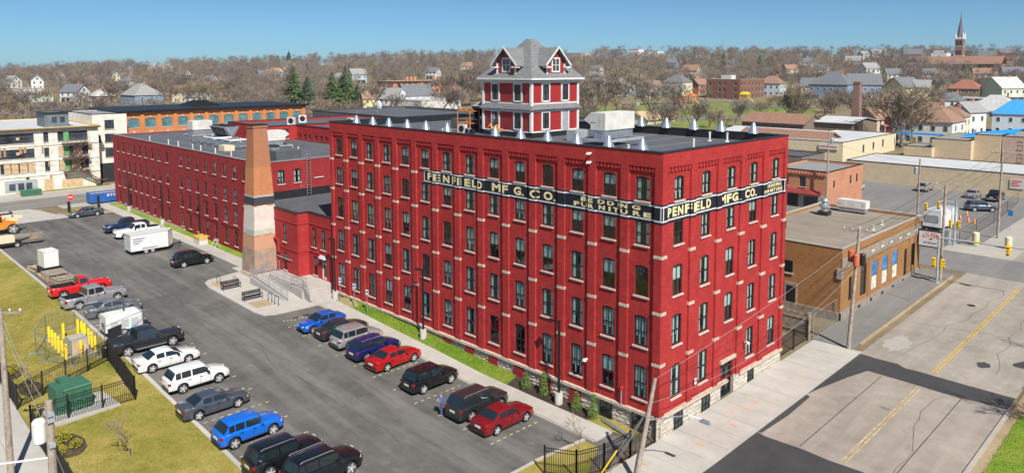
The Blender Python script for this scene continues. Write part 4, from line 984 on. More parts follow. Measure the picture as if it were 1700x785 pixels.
# ------------------------------------------------------------------ generic town buildings
def shell(name, label, x0, x1, y0, y1, z0, z1, wall, roof='membrane', cat='building', wins=(), style='plain', par=.35, cop='frame_dark', wmat='frame_dark', pmat='glass_far', over=0, holes=True, rise=0, curtain=0, sill=True):
    """flat-roofed block; wins: (face, u, z, w, h)"""
    o = thing(name, label, cat, ((x0+x1)/2, (y0+y1)/2, z0)); mb = MB()
    for face, P, a, b in (('-y', y0, x0, x1), ('+x', x1, y0, y1)):
        facade(mb, P, face, a, b, z0-.6, z1, [(u-w/2, u+w/2, z, z+h, rise) for f, u, z, w, h in wins if f == face], .22)
    mb.box(x0, x0+.25, y0+.25, y1-.001, z0-.6, z1-.001); mb.box(x0, x1-.251, y1-.25, y1, z0-.6, z1-.002)
    mb.build('wall', wall, o)
    MB().box(x0+.251, x1-.251, y0+.251, y1-.251, z1-par-.2, z1-par).build('roof', roof, o)
    e = .06+over
    MB().box(x0-e, x1+e, y0-e, y0+.26, z1+.002, z1+.1).box(x1-.26, x1+e, y0+.261, y1+e, z1+.002, z1+.1).box(x0-e, x0+.26, y0+.261, y1+e, z1+.002, z1+.1).box(x0+.261, x1-.261, y1-.26, y1+e, z1+.002, z1+.1).build('coping', cop, o)
    MB().box(x0+.8, x1-.8, y0+.8, y1-.8, z0, z1-par-.25).build('dark_core', 'dark_room', o)  # added near-black core, no light shows through the shell
    for f, u, z, w, h in wins:
        P = y0 if f == '-y' else x1
        place_window(o, f, P, u, z, w, h, rise, style, rec=.1, sill=sill, curtain=curtain, frame_mat=wmat, pane_mat=pmat)
    return o
# low brown-brick tavern block on the right
tav = shell('tavern_building', 'low brown brick commercial building with tan roof beyond the tall factory', -12.0, -.22, 30.65, 53.7, -.9, 6.1, 'brick_brown', 'membrane_tan', cop='concrete_old', par=.3,
    wins=[('+x', 33.0, .6, .8, 2.4), ('+x', 36.4, .4, 1.7, 3.2), ('+x', 39.4, .4, 1.6, 3.0), ('+x', 42.4, .4, 1.6, 3.0), ('+x', 45.5, .4, 1.6, 3.0), ('+x', 48.9, -.2, 1.0, 3.2), ('+x', 51.3, .6, 1.4, 2.6)], sill=False, pmat='glass_dark')
MB().box(-.219, -.12, 30.5, 53.75, -1.4, .0).box(-12, -.12, 30.5, 30.648, -1.6, -.1).build('plinth', 'wood_grey', tav)
MB().box(-.219, -.13, 30.62, 53.72, 4.1, 5.2).build('sign_band', 'wood_grey', tav)
for k in range(8): MB().box(-.128, -.1, 32.6+k*2.7, 33.4+k*2.7, 4.55, 4.75).build('band_tile', 'cream_lt', tav)
for y, c in ((39.4, 'poster_blue'), (42.4, 'poster_blue'), (45.5, 'poster_blue')):
    M('poster_blue', (.03, .18, .5), .4, var=.8, scale=1.5); M('poster_white', (.7, .6, .55), .5, var=.4, scale=2.5)
    MB().box(-.3, -.275, y-.75, y+.75, 1.9, 3.35).build('poster', c, tav); MB().box(-.3, -.276, y-.75, y+.75, .45, 1.8).build('poster', 'poster_white', tav)
for y in (50.1, 37.9, 34.4): MB().box(-.218, -.15, y-.3, y+.3, .0, 4.1).build('pier', 'brick_brown', tav)
MB().box(-8.5, -5.0, 30.6, 30.7, 2.9, 4.1).build('window_strip', 'glass_dark', tav); MB().box(-8.6, -4.9, 30.52, 30.64, 2.72, 2.88).build('sill', 'concrete_old', tav)
d = MB().box(-5.6, -4.6, 30.56, 30.64, -.85, 1.6).build('door', 'black_metal', tav); MB().box(-5.75, -5.6, 30.52, 30.64, -.85, 1.9).box(-4.6, -4.45, 30.52, 30.64, -.85, 1.9).box(-5.6, -4.6, 30.52, 30.64, 1.6, 1.9).build('door_frame', 'wood_grey', d)
MB().box(-.6, -.1, 30.5, 30.62, 3.2, 4.2).build('meter_box', 'steel_grey', tav)
for i in range(5): MB().box(-.119, -.09, 34.9+i*3.2, 35.5+i*3.2, -.6, -.3).build('wall_vent', 'frame_dark', tav)
stk = thing('brick_stack', 'square orange brick stack rising from the tavern roof beside the factory corner', 'chimney', (-11.6, 37.4, 5.8)); MB().box(-.75, .75, -.75, .75, 0, 7.3).build('shaft', 'brick_brown', stk, world=False); MB().box(-.85, .85, -.85, .85, 7.301, 7.6).frus(-.5, .5, -.5, .5, 7.601, 8.0, .2).build('cap', 'membrane_white', stk, world=False)
hvac('rooftop_air_handler', 'long galvanised duct unit on the tan tavern roof', -7.2, 51.6, 5.8, 3.4, 1.3, 1.25, legs=.2, hood=False, frame=False)
fn = thing('exhaust_fan', 'mushroom exhaust fan on the tan tavern roof', 'fan', (-9.0, 47.6, 5.8)); MB().box(-.6, .6, -.6, .6, 0, .5).build('curb', 'frame_dark', fn, world=False); MB().lathe([(.4, .5), (.4, .9), (.62, 1.0), (.62, 1.25), (.3, 1.4), (.3, 1.7), (.5, 1.72), (.4, 2.0)], 18).build('drum', 'galv', fn, world=False)
condenser(-10.4, 36.2, 5.8, 0, 'black condenser at the foot of the brick stack, nearest the factory', 1.1, 'frame_dark'); condenser(-9.2, 36.6, 5.8, 0, 'black condenser right of its twin on the tavern roof', 1.1, 'frame_dark')
for i, (x, y) in enumerate([(-2.1, 46.5), (-2.6, 41.3), (-1.8, 43)]): small_pipe(x, y, 5.8, .5, f'small vent on the tan tavern roof, {words[i]} from the far end')
# CUSE sign
sg = thing('hanging_sign', 'white bracket sign reading CUSE in red arched letters on the tavern corner', 'sign', (1.2, 52.6, 2.9))
MB().box(-1.2, 1.2, -.08, .08, 0, 1.75).build('board', 'white_paint', sg, world=False)
MB().box(-1.3, 1.3, -.12, .12, 1.752, 1.88).box(-1.3, 1.3, -.12, .12, -.13, -.002).box(-1.32, -1.202, -.12, .12, 0, 1.75).box(1.202, 1.32, -.12, .12, 0, 1.75).build('frame', 'black_metal', sg, world=False)
MB().box(-1.45, -1.31, -.06, .06, .3, 1.5).build('bracket', 'black_metal', sg, world=False)
def flat_text(name, text, mat, parent, loc, w, h, rz=0, bold=.02, rx=math.pi/2, arch=0):
    cu = bpy.data.curves.new('txt', 'FONT'); cu.body = text; cu.offset = bold; cu.resolution_u = 3
    ob = bpy.data.objects.new('txt', cu); COL.objects.link(ob); bpy.context.view_layer.update()
    me = bpy.data.meshes.new_from_object(ob.evaluated_get(bpy.context.evaluated_depsgraph_get())); bpy.data.objects.remove(ob)
    xs = [v.co.x for v in me.vertices]; ys = [v.co.y for v in me.vertices]; a, b, c, d = min(xs), max(xs), min(ys), max(ys)
    for v in me.vertices:
        t = (v.co.x-a)/(b-a)-.5; v.co = (t*w, ((v.co.y-c)/(d-c)-.5)*h-arch*t*t*4, 0)
    me.materials.clear(); me.materials.append(MATS[mat])
    o = link(name, me, parent, loc); o.rotation_euler = (rx, 0, rz); return o
M('ink_blue', (.08, .1, .22), .6); M('ink_green', (.03, .16, .10), .6)
flat_text('lettering', 'CUSE', 'red_paint', sg, (0, -.086, 1.32), 1.7, .48, arch=.22)
for k in range(9): MB().box(-.72+k*.16, -.63+k*.16, -.088, -.081, .26+.03*(k % 3), .5-.02*(k % 2)).build('script_stroke', 'ink_blue', sg, world=False)
MB().prism([(-.25, -.081, .75), (.05, -.081, .95), (.35, -.081, .98), (.2, -.081, .86), (.1, -.081, .7), (.0, -.081, .78)], (0, -.006, 0)).build('emblem', 'ink_green', sg, world=False)
# two-storey orange brick house-shop
shp = shell('brick_shop', 'two-storey orange brick corner shop with red awning across from the tavern', -32.5, -22.3, 81.2, 96, -.2, 6.2, 'brick_house', 'membrane_grey', wins=[('-y', -29.6, 3.4, 1.1, 1.7), ('-y', -26.6, 3.4, 1.1, 1.7), ('+x', 83.6, 3.3, .7, 1.3), ('+x', 90.6, 3.3, .8, 1.5), ('+x', 93.4, 3.3, .8, 1.5)], style='sash', curtain=.5)
M('maroon', (.22, .03, .03), .7)
MB().prism([(-32.4, 81.19, 3.0), (-32.4, 80.2, 2.4), (-32.4, 80.2, 2.25), (-32.4, 81.19, 2.3)], (9.0, 0, 0)).build('awning', 'maroon', shp)
MB().box(-32.4, -22.4, 81.02, 81.18, -.4, 2.2).build('shopfront', 'concrete_old', shp)
for a, b in ((-32, -29.8), (-26.2, -23.8)): MB().box(a, b, 80.96, 81.01, .2, 1.9).build('shop_window', 'glass_dark', shp)
MB().box(-29, -27.2, 80.95, 81.01, -.4, 2.1).build('door', 'black_metal', shp)
for k in range(18): MB().box(-32.4+k*.56, -32.1+k*.56, 80.95, 81.19, 5.5, 5.95).build('corbel', 'brick_house', shp)
# long cream block behind the car park
shell('long_cream_building', 'long low cream block with pale flat roof behind the far car park', -34, 20, 119, 136, -.3, 3.95, 'cream', 'membrane_white', cop='frame_dark', par=.12)
tag(MB().box(-4.6, -2.4, 118.86, 118.95, 1.3, 3.0).build('wall_sign', 'white_dirty'), 'small white sign with red lettering on the cream wall', 'sign'); wsg = bpy.data.objects['wall_sign']
for k, (a, b, z) in enumerate(((-4.3, -2.8, 2.6), (-4.4, -3.4, 2.2), (-4.4, -3.2, 1.8))): MB().box(a, b, 118.84, 118.858, z, z+.2).build('print_line', 'red_paint', wsg)
# cream works with gable neighbours
shell('cream_workshop', 'cream rendered workshop with three side windows and white roof', -62, -45.5, 146.5, 184, 0, 4.8, 'cream_lt', 'membrane_white', wins=[('+x', 160, 1.4, 1.3, 1.9), ('+x', 167, 1.6, 1.3, 1.9), ('+x', 174, 1.8, 1.3, 1.9)], style='grid', par=.15)
sgn = tag(MB().box(-51.4, -46.6, 146.2, 146.36, 2.9, 4.2).build('shop_sign', 'white_paint'), 'white shop sign with small red letters on the cream workshop', 'sign')
for k in range(11): MB().box(-51+k*.38, -50.75+k*.38, 146.17, 146.19, 3.4, 3.75).build('letter', 'red_paint', sgn)
brick_mat('pinkwash', (.55, .40, .33), (.60, .46, .38), (.55, .45, .38), wear=(.4, .14, .09), wear_amt=.9)
for nm, lb, a in (('tan_block', 'lowest tan rendered block right of the parked cars', (-39, -32.3, 170.4, 180, -.1, 2.8)), ('tan_block', 'tan rendered block with dark sloping top and blue fascia', (-33, -24, 172.5, 196, -.1, 4.9)), ('tan_block', 'taller tan block with shaded recess', (-24, -18.2, 175, 190, -.2, 6.4)), ('pink_block', 'pink-washed old brick block with peeling paint at the right edge', (-18, 15, 175.4, 196, -.2, 6.3))):
    o = shell(nm, lb, *a, 'cream' if nm == 'tan_block' else 'pinkwash', 'membrane_grey', par=.1)
pk = bpy.data.objects['pink_block']
for x in (-14.2, -6): place_window(pk, '-y', 175.4, x, 3.2, 1.1, 2.0, .12, 'sash', rec=-.02, curtain=0)
for x in (-14.2, -6): place_window(pk, '-y', 175.4, x, .1, 1.1, 2.0, .12, 'sash', rec=-.02, curtain=0)
M('blue_roof', (.02, .30, .80), .45, var=.1)
tag(MB().prism([(-28.5, 181, 5.2), (-18.5, 181, 5.0), (-15.5, 184, 7.6), (-25.5, 184, 6.2)], (0, .4, .2)).build('blue_canopy', 'blue_roof'), 'bright blue sloping roof fascia behind the tan blocks', 'roof')
tag(MB().box(-44, -33, 182, 182.4, 4.9, 5.4).build('blue_fascia', 'blue_roof'), 'long bright blue fascia strip on the dark flat roof', 'fascia')
# derelict white works on the far left street
M('peeling', (.68, .64, .55), .9, var=.22, scale=1.1); M('green_door', (.12, .34, .12), .7)
M('rust_dk', (.09, .06, .045), .9)
wn = []
for z, h in ((9.35, 1.85), (6.5, 1.8), (3.8, 1.85)):
    wn += [('+x', -9.5, z, 5.6, h), ('+x', -4.7, z, .85, h), ('+x', -.15, z, 5.2, h)]
wn += [('+x', -17.0, 9.35, 5.0, 1.85), ('+x', -17.0, 6.5, 5.0, 1.8), ('+x', -17.0, 3.8, 5.0, 1.85)]
der = shell('derelict_works', 'derelict white three-storey factory with broken steel windows and rusty fire escape', -168, -136, -40, 4.4, 0, 12.0, 'peeling', 'membrane_white', wins=wn, style='grid', pmat='glass_far', over=.4, cop='yellow_line', par=.1)
MB().box(-135.62, -135.4, -40.3, 4.7, 11.7, 12.0).build('eave', 'rust_dk', der)
for z in (8.7, 5.75, 3.0): MB().box(-135.998, -135.88, -40, 4.3, z, z+.22).build('band_course', 'peeling', der)
for z in (9.35, 6.5, 3.8): MB().box(-136.1, -135.96, -1.75, -.85, z-.2, z+1.8).build('door', 'green_door', der)
qd = random.Random(4)
for i, (y, z, w_, h_) in enumerate(((.6,6.5,1.5,1.75),(-2.3,6.5,.9,1.7),(-11.2,3.82,1.0,1.8),(-10.0,3.82,1.1,1.8),(-8.6,3.82,1.2,1.8),(-7.3,3.82,1.1,1.8),(-2.2,3.82,.9,1.8),(.2,3.82,1.6,1.8),(-4.65,0,1.5,2.3),(-.6,.3,3.6,1.6),(-9.3,10.0,.5,.5),(-9.4,7.2,.5,.5))): MB().box(-136.07, -135.97+.002*i, y-w_/2, y+w_/2, z, z+h_).build('boarding', 'plywood', der)
M('stain_rust', (.36, .22, .12), .9, var=.3, scale=2)
for i in range(14): y = qd.uniform(-13, 3.8); z = qd.choice((8.0, 5.1, 2.4)); MB().box(-135.998, -135.992, y-.12, y+.12+qd.random()*.3, z-qd.uniform(.3, 1.0), z+.6).build('rust_stain', 'stain_rust', der)
MB().box(-136.0, -135.96, -11.8, -6.5, .25, 2.5).build('shopfront', 'steel_grey', der)
for y in (-10.6, -9.2, -7.9): MB().box(-135.958, -135.93, y-.5, y+.5, .6, 1.9).build('shop_pane', 'glass_far', der)
fe = thing('fire_escape', 'rusty steel fire escape stairs zigzagging down the derelict white factory', 'fire escape', (-134.8, 1, 0)); M('rust', (.10, .05, .035), .9)
for z in (8.9, 6.1, 3.4):
    MB().box(-135.8, -134.6, -2.2, 2.4, z, z+.08).build('landing', 'rust', fe)
    for zz in (.5, 1.0): MB().box(-134.62, -134.57, -2.2, 2.4, z+zz, z+zz+.04).build('rail', 'rust', fe)
    for k in range(7): MB().box(-134.62, -134.58, -2.2+k*.76, -2.16+k*.76, z, z+1.0).build('baluster', 'rust', fe)
    lo = z-2.75 if z > 4 else 1.2; y0_, y1_ = (-1.2, 2.0) if z > 4 else (4.3, .4)
    for xx in (-134.7, -135.5): MB().prism([(xx, y0_, lo), (xx, y1_, z), (xx, y1_, z+.22), (xx, y0_, lo+.22)], (.06, 0, 0)).prism([(xx, y0_, lo+1.0), (xx, y1_, z+1.0), (xx, y1_, z+1.05), (xx, y0_, lo+1.05)], (.04, 0, 0)).build('stringer', 'rust', fe)
    for k in range(9): t = (k+.5)/9; MB().box(-135.44, -134.7, y0_+(y1_-y0_)*t-.12, y0_+(y1_-y0_)*t+.12, lo+(z-lo)*t, lo+(z-lo)*t+.04).build('tread', 'rust', fe)
MB().box(-135.8, -134.6, 3.2, 5.4, 1.2, 1.28).build('landing', 'rust', fe)
M('hut_slate', (.12, .15, .16), .8)
shd = shell('roof_hut', 'small dark grey shingled hut on the derelict factory roof', -146, -140, -3.9, .3, 11.9, 14.7, 'hut_slate', 'membrane_grey', wins=[('+x', -2.2, 12.7, .8, 1.1), ('+x', -.8, 12.7, .8, 1.1)], over=.3, sill=False)
shell('white_annex', 'weathered white tall annex between the derelict factory and the orange warehouse', -158, -140, 4.5, 11.0, 0, 14.0, 'peeling', 'membrane_grey', wins=[('+x', 7.65, 10.9, 1.8, 1.9), ('+x', 7.55, 8.15, 1.7, 1.8), ('+x', 7.45, 5.05, 1.6, 2.0), ('+x', 5.5, 8.2, .9, 1.5)], style='grid', par=.1)
tag(MB().box(-139.98, -139.85, 5.4, 10.6, 0, 3.9).build('gate_shade_panel', 'dark_room'), 'loading bay at the foot of the white annex, its shade a dark panel', 'gate')  # solid panel on the wall, its dark colour paints the bay's shade
# orange brick warehouse with teal arched windows
M('teal_frame', (.10, .22, .25), .5); M('teal_glass', (.10, .19, .21), .12, spec=.6, var=.4, scale=.6)
YW = [13.3+i*3.48 for i in range(12)]
wo = shell('orange_warehouse', 'long orange brick warehouse with teal arched windows and black overhanging roof', -163, -143, 11.1, 54.0, 0, 13.9, 'brick_orange', 'frame_dark', wins=[('+x', y, 10.6, 2.3, 2.15) for y in YW], style='double', wmat='teal_frame', pmat='teal_glass', rise=.35, par=.05)
MB().box(-164, -142.2, 10.3, 54.8, 14.02, 14.4).build('overhanging_roof', 'black_metal', wo); MB().frus(-158, -151, 28, 36, 14.401, 15.7, 2.6).build('roof_monitor', 'black_metal', wo)
for y in [a-1.74 for a in YW]+[53.4]: MB().box(-142.998, -142.75, y-.35, y+.35, 0, 13.5).build('pier', 'brick_orange', wo)
for y in YW: MB().box(-142.998, -142.85, y-.16, y+.16, 12.72, 13.1).build('keystone', 'sill', wo)
for y in YW: MB().box(-142.998, -142.85, y-.3, y+.3, 9.6, 9.85).build('keystone', 'sill', wo)
# red two-storey rear wing and dark flat roofs behind
rr = shell('rear_wing', 'red brick rear wing with small square windows behind the low roofs', -83.2, -41.3, 19.2, 40, 0, 14.1, 'brick_red', 'membrane', wins=[('-y', x, 11.95, .8, .85) for x in (-82.4, -80.7, -79.2, -77.2, -75.7, -74.2, -72.4, -70.6)], par=.3, sill=False)
rr2 = shell('rear_link', 'red brick rear block with one dark window behind the chimney', -98, -83.4, 14.2, 40, 0, 14.12, 'brick_red', 'membrane', wins=[('+x', 17.2, 12.1, 1.2, 1.5)], par=.3)
shell('grey_roof_hall', 'wide low hall with dark grey flat roof behind the factory', -136, -62, 52, 80, 0, 13.0, 'membrane', 'membrane', par=.5)
shell('back_range', 'low dark roofed range behind the right end of the factory', -29.5, -13, 22, 44, -.5, 4.5, 'brick_redwing', 'membrane_grey')
for i, (x, y, z) in enumerate([(-78, 26, 13.8), (-73, 30, 13.8), (-86.5, 20, 13.8), (-90, 24, 13.8)]): condenser(x, y, z, .3*i, f'pale condenser on the rear wing roof, {words[i]} of four', 1.3)
ds = thing('satellite_dish', 'white satellite dish on the dark rear roof', 'dish', (-120, 60, 12.5)); MB().cyl((0,0,0),(0,0,2),.06).build('mast', 'galv', ds, world=False); MB().lathe([(.1, 0), (.8, .15), (1.2, .45)], 18, 'y', (0, 0, 2)).build('dish', 'white_paint', ds, world=False)
tag(MB().box(-262, -240, 165, 189, 0, 8.6).build('white_depot', 'white_dirty'), 'big plain white depot box behind the factory roofs', 'building')
wd = bpy.data.objects['white_depot']
MB().box(-262.2, -239.8, 164.8, 189.2, 8.601, 8.8).build('roof', 'membrane_white', wd)
# ------------------------------------------------------------------ vehicles
PAINT = {}
def paint(name, col, metal=.35, rough=.28):
    if name in MATS: return name
    m, nt, b = newmat(name); b.inputs['Base Color'].default_value = (*col, 1); b.inputs['Metallic'].default_value = metal; b.inputs['Roughness'].default_value = rough
    b.inputs['Coat Weight'].default_value = .8; b.inputs['Coat Roughness'].default_value = .05
    nz = noise(nt, 2.2, 4); nt.links.new(ramp(nt, nz, [(.3, (rough*.8,)*3), (.75, (rough*1.35,)*3)]), b.inputs['Roughness'])
    return name
for n_, c_, me_ in (('p_white', (.72,.72,.70), 0), ('p_black', (.008,.009,.012), .2), ('p_red', (.42,.008,.012), .2), ('p_darkred', (.25,.008,.014), .35), ('p_blue', (.01,.10,.50), .3), ('p_brightblue', (.01,.16,.72), .25), ('p_navy', (.01,.02,.13), .35),
    ('p_silver', (.50,.50,.51), .6), ('p_greyblue', (.10,.115,.145), .5), ('p_grey', (.19,.20,.21), .5), ('p_charcoal', (.035,.036,.042), .4), ('p_brightred', (.60,.012,.018), .1), ('p_dkblue', (.015,.035,.09), .35)): paint(n_, c_, me_)
SPEC = {   # L, W, H, wheel r, axle front, axle rear, belt z, hood z, nose z, tail z, greenhouse: xb_front, xt_front, xt_rear, xb_rear
 'sedan': (4.85, 1.84, 1.45, .335, 1.40, -1.42, .93, .90, .70, 1.02, 1.05, .18, -1.02, -1.78),
 'hatch': (4.35, 1.80, 1.47, .325, 1.30, -1.32, .93, .92, .72, 1.02, 1.00, .25, -1.05, -1.90),
 'suv':   (4.65, 1.86, 1.70, .36, 1.38, -1.34, 1.06, 1.03, .82, 1.08, 1.02, .42, -1.78, -2.16),
 'bigsuv':(4.85, 1.93, 1.80, .39, 1.42, -1.40, 1.14, 1.14, .95, 1.16, .98, .48, -1.95, -2.26),
 'jeep':  (4.45, 1.85, 1.66, .37, 1.33, -1.33, 1.07, 1.06, .88, 1.10, .98, .42, -1.62, -2.06),
 'pickup':(5.85, 2.02, 1.92, .41, 1.83, -1.75, 1.20, 1.22, 1.05, 1.22, 1.02, .42, -.88, -1.02),
 'regcab':(5.70, 2.00, 1.90, .40, 1.80, -1.75, 1.18, 1.20, 1.05, 1.20, .95, .38, -.28, -.42),
}
CARN = [0]
def car(kind, name, label, col, x, y, rz, cat='car', group='parked vehicles', rails=False, tonneau=False, trim='frame_dark', z=None, rimm='rim', cargo=None):
    L, W, H, wr, xf, xr, belt, hood, nose, tail, gxf, gtf, gtr, gxr = SPEC[kind]
    z = G(x, y)+.012 if z is None else z
    o = thing(name, label, cat, (x, y, z), rz, group)
    ra = wr+.07; hw = W/2; bed = kind in ('pickup', 'regcab')
    # body stations
    xs = set([L/2, L/2-.05, L/2-.16, L/2-.35, L/2-.7, gxf+.12, gxf, .4, 0, -.5, gxr+.3, gxr, -L/2+.6, -L/2+.3, -L/2+.12, -L/2+.04, -L/2])
    for ax in (xf, xr):
        for t in range(-5, 6): xs.add(ax+ra*math.sin(t*math.pi/10))
        xs.add(ax+ra+.02); xs.add(ax-ra-.02)
    if bed: bx1 = gxr-.12; bx0 = -L/2+.16; xs |= {bx1, bx1-.001, bx0, bx0+.001}
    xs = sorted(q for q in xs if -L/2 <= q <= L/2)
    def top(q):
        pts = [(-L/2, tail-.16), (-L/2+.05, tail-.04), (-L/2+.2, tail), (gxr, max(tail, belt)), (gxf, hood+.03), (gxf+.35, hood), (L/2-.55, nose+.13), (L/2-.18, nose+.03), (L/2-.05, nose-.07), (L/2, nose-.2)]
        return float(np.interp(q, [p[0] for p in pts], [p[1] for p in pts]))
    def bot(q):
        b = .22 if kind in ('sedan', 'hatch') else .30
        if bed: b = .38
        if q > L/2-.3: b += .06*(q-(L/2-.3))/.3
        for ax in (xf, xr):
            if abs(q-ax) < ra: b = max(b, wr+math.sqrt(max(0, ra*ra-(q-ax)**2)))
        return b
    def half(q):
        pts = [(-L/2, .80), (-L/2+.06, .88), (-L/2+.25, .95), (-L/2+.8, 1), (xf-.4, 1), (L/2-.7, .975), (L/2-.3, .93), (L/2-.1, .84), (L/2, .72)]
        return hw*float(np.interp(q, [p[0] for p in pts], [p[1] for p in pts]))
    secs = []
    for q in xs:
        zt, zb, h = top(q), bot(q), half(q); d = zt-zb; inb = bed and bx0 <= q <= bx1-.0005 and q > bx0+.0005
        inner = .62 if inb else zt+.012; cr = .62 if inb else zt+.035
        secs.append([(q, h*.93, zb), (q, h*.985, zb+d*.12), (q, h, zb+d*.42), (q, h*.985, zb+d*.72), (q, h*.955, zb+d*.9), (q, h*.91, zt-.012), (q, h*.86, zt), (q, h*.84, inner), (q, 0, cr)])
    mb = MB(); n = len(secs[0]); full = []
    for s in secs: full.append(s+[(a, -b, c) for a, b, c in s[-2::-1]])
    m = len(full[0])
    for s in full: mb.v += s
    for i in range(len(full)-1):
        for k in range(m-1):
            mb.f.append((i*m+k, (i+1)*m+k, (i+1)*m+k+1, i*m+k+1)); mid = (xs[i]+xs[i+1])/2
            dark = bed and bx0 < mid < bx1 and k in (6, 7, 8, 9)
            low = kind in ('suv', 'jeep', 'bigsuv') and k in (0, m-2)
            mb.m.append(1 if (dark or low) else 0)
        mb.f.append((i*m, i*m+m-1, (i+1)*m+m-1, (i+1)*m)); mb.m.append(1)
    mb.f.append(tuple(range(m))); mb.m.append(0); b = (len(full)-1)*m; mb.f.append(tuple(range(b+m-1, b-1, -1))); mb.m.append(0)
    mb.build('body', [col, trim], o, smooth=True, world=False)
    # greenhouse
    wb = hw*.90; wt = hw*(.70 if kind in ('sedan', 'hatch') else .76)
    gs = [(gxf, top(gxf)-.02, top(gxf)-.015), (gtf, belt-.01, H-.035), (gtf-.25, belt-.01, H), ((gtf+gtr)/2, belt-.01, H+.012), (gtr+.2, belt-.01, H-.008), (gtr, belt-.01, H-.04), (gxr, top(gxr)-.03, top(gxr)-.02)]
    g = MB(); gsec = []
    for q, zb, zt in gs:
        f = (zt-zb)/(H-belt) if zt > zb else 0; w_ = wb+(wt-wb)*min(1, f)
        gsec.append([(q, wb, zb), (q, w_+.015, zt-.06*f), (q, w_-.06, zt-.005*f), (q, w_*.5, zt+.012*f), (q, 0, zt+.02*f)])
    gf = [s+[(a, -b, c) for a, b, c in s[-2::-1]] for s in gsec]; m = len(gf[0])
    for s in gf: g.v += s
    for i in range(len(gf)-1):
        for k in range(m-1): g.f.append((i*m+k, (i+1)*m+k, (i+1)*m+k+1, i*m+k+1)); g.m.append(0)
    g.build('cabin', col, o, smooth=True, world=False)
    V = lambda p: Vector(p)
    def panel(name, quad, off, mat='car_glass', sub=4):
        a, b, c, d = [V(p) for p in quad]; nn = (b-a).cross(d-a).normalized()*off; p = MB(); nu = sub
        for i in range(nu+1):
            t = i/nu
            for (s0, s1) in ((a, b), (d, c)): p.v.append(tuple(s0+(s1-s0)*t+nn))
        for i in range(nu): p.f.append((2*i, 2*i+2, 2*i+3, 2*i+1)); p.m.append(0)
        return p.build(name, mat, o, world=False, fix=False)
    lerp = lambda a, b, t: tuple(p+(q-p)*t for p, q in zip(a, b))
    # windscreen and rear window (curved strip across the width)
    def screen(name, A, B, t0, t1):
        p = MB()
        for t in (t0, (t0+t1)/2, t1):
            for k in range(1, 8): 
                q = lerp(A[k], B[k], t); p.v.append(q)
        nrm = (V(B[4])-V(A[4])).cross(Vector((0, 1, 0))); nrm = nrm if nrm.z > 0 else -nrm; nrm.normalize(); nrm *= .012
        p.v = [tuple(V(q)+nrm) for q in p.v]
        for r_ in (0, 1):
            for k in range(6): p.f.append((r_*7+k, r_*7+k+1, (r_+1)*7+k+1, (r_+1)*7+k)); p.m.append(0)
        p.build(name, 'car_glass', o, world=False, fix=False, smooth=True)
    screen('windscreen', gf[0], gf[1], .06, .94); screen('rear_window', gf[6], gf[5], .12, .92)
    # side windows on the cabin flanks
    def at(q, t, s):
        for i in range(len(gs)-1):
            if gs[i][0] >= q >= gs[i+1][0]:
                u = (gs[i][0]-q)/(gs[i][0]-gs[i+1][0]); A = lerp(gsec[i][0], gsec[i+1][0], u); B = lerp(gsec[i][1], gsec[i+1][1], u); p = lerp(A, B, t); return (p[0], s*(p[1]+.012), p[2])
    span0, span1 = gxf-.42, gxr+.28
    bp_x = (gtf+gtr)/2+.05 if kind != 'regcab' else None
    cuts = [(span0, bp_x+.05), (bp_x-.05, gtr-.02 if kind in ('sedan', 'hatch') else gtr+.42)] if bp_x is not None else [(span0, gtr+.08)]
    if kind == 'pickup': cuts = [(span0, -.18), (-.28, gtr+.1)]
    if kind in ('suv', 'bigsuv', 'jeep'): cuts.append((gtr+.36, gtr-.02))
    for s in (-1, 1):
        for a, b in cuts:
            p = MB(); nn = 6
            for i in range(nn+1):
                q = a+(b-a)*i/nn; p.v.append(at(q, .12, s)); p.v.append(at(q, .90, s))
            for i in range(nn): p.f.append((2*i, 2*i+2, 2*i+3, 2*i+1)); p.m.append(0)
            p.build('side_window', 'car_glass', o, world=False, fix=False)
    # lamps, grille, plates, mirrors, handles
    for s in (-1, 1):
        hl = MB(); q = L/2-.16; zz = top(L/2-.2)-.11
        hl.prism([(L/2-.02, s*half(L/2-.02)*.55, zz-.08), (L/2-.02, s*half(L/2-.02)*.55, zz+.06), (L/2-.30, s*(half(L/2-.3)*1.0+.004), zz+.1), (L/2-.30, s*(half(L/2-.3)*1.0+.004), zz-.04)], (.025, s*.012, .0)); hl.build('headlight', 'head_lamp', o, world=False)
        mk = MB(); mk.box(L/2-.34, L/2-.27, s*half(L/2-.3)*.985, s*(half(L/2-.3)*1.0+.015), zz-.06, zz); mk.build('side_marker', 'amber', o, world=False)
        tl = MB(); zz = top(-L/2+.1)-.16; t2 = .14 if not bed else .24
        if kind in ('suv', 'bigsuv', 'jeep', 'pickup', 'regcab'): tl.box(-L/2-.008, -L/2+.16, s*(half(-L/2)*.86), s*(half(-L/2+.16)*.985+.003), zz-t2+.04, zz+.06)
        else: tl.box(-L/2-.008, -L/2+.16, s*half(-L/2)*.62, s*(half(-L/2+.16)*.985+.003), zz-.06, zz+.05)
        tl.build('taillight', 'tail_red', o, world=False)
        mr = MB(); mr.frus(gxf-.55, gxf-.37, s*(wb+.0), s*(wb+.24), belt+.02, belt+.17, .03); mr.build('mirror', col if col != 'p_white' else 'frame_dark', o, world=False)
        for hx in ((.05, -.85) if kind != 'regcab' else (-.1,)):
            hdl = MB(); hdl.box(hx-.1, hx+.1, s*hw*.985, s*(hw*.985+.03), belt-.14, belt-.1); hdl.build('door_handle', 'frame_dark', o, world=False)
        glint_or_seam = MB()
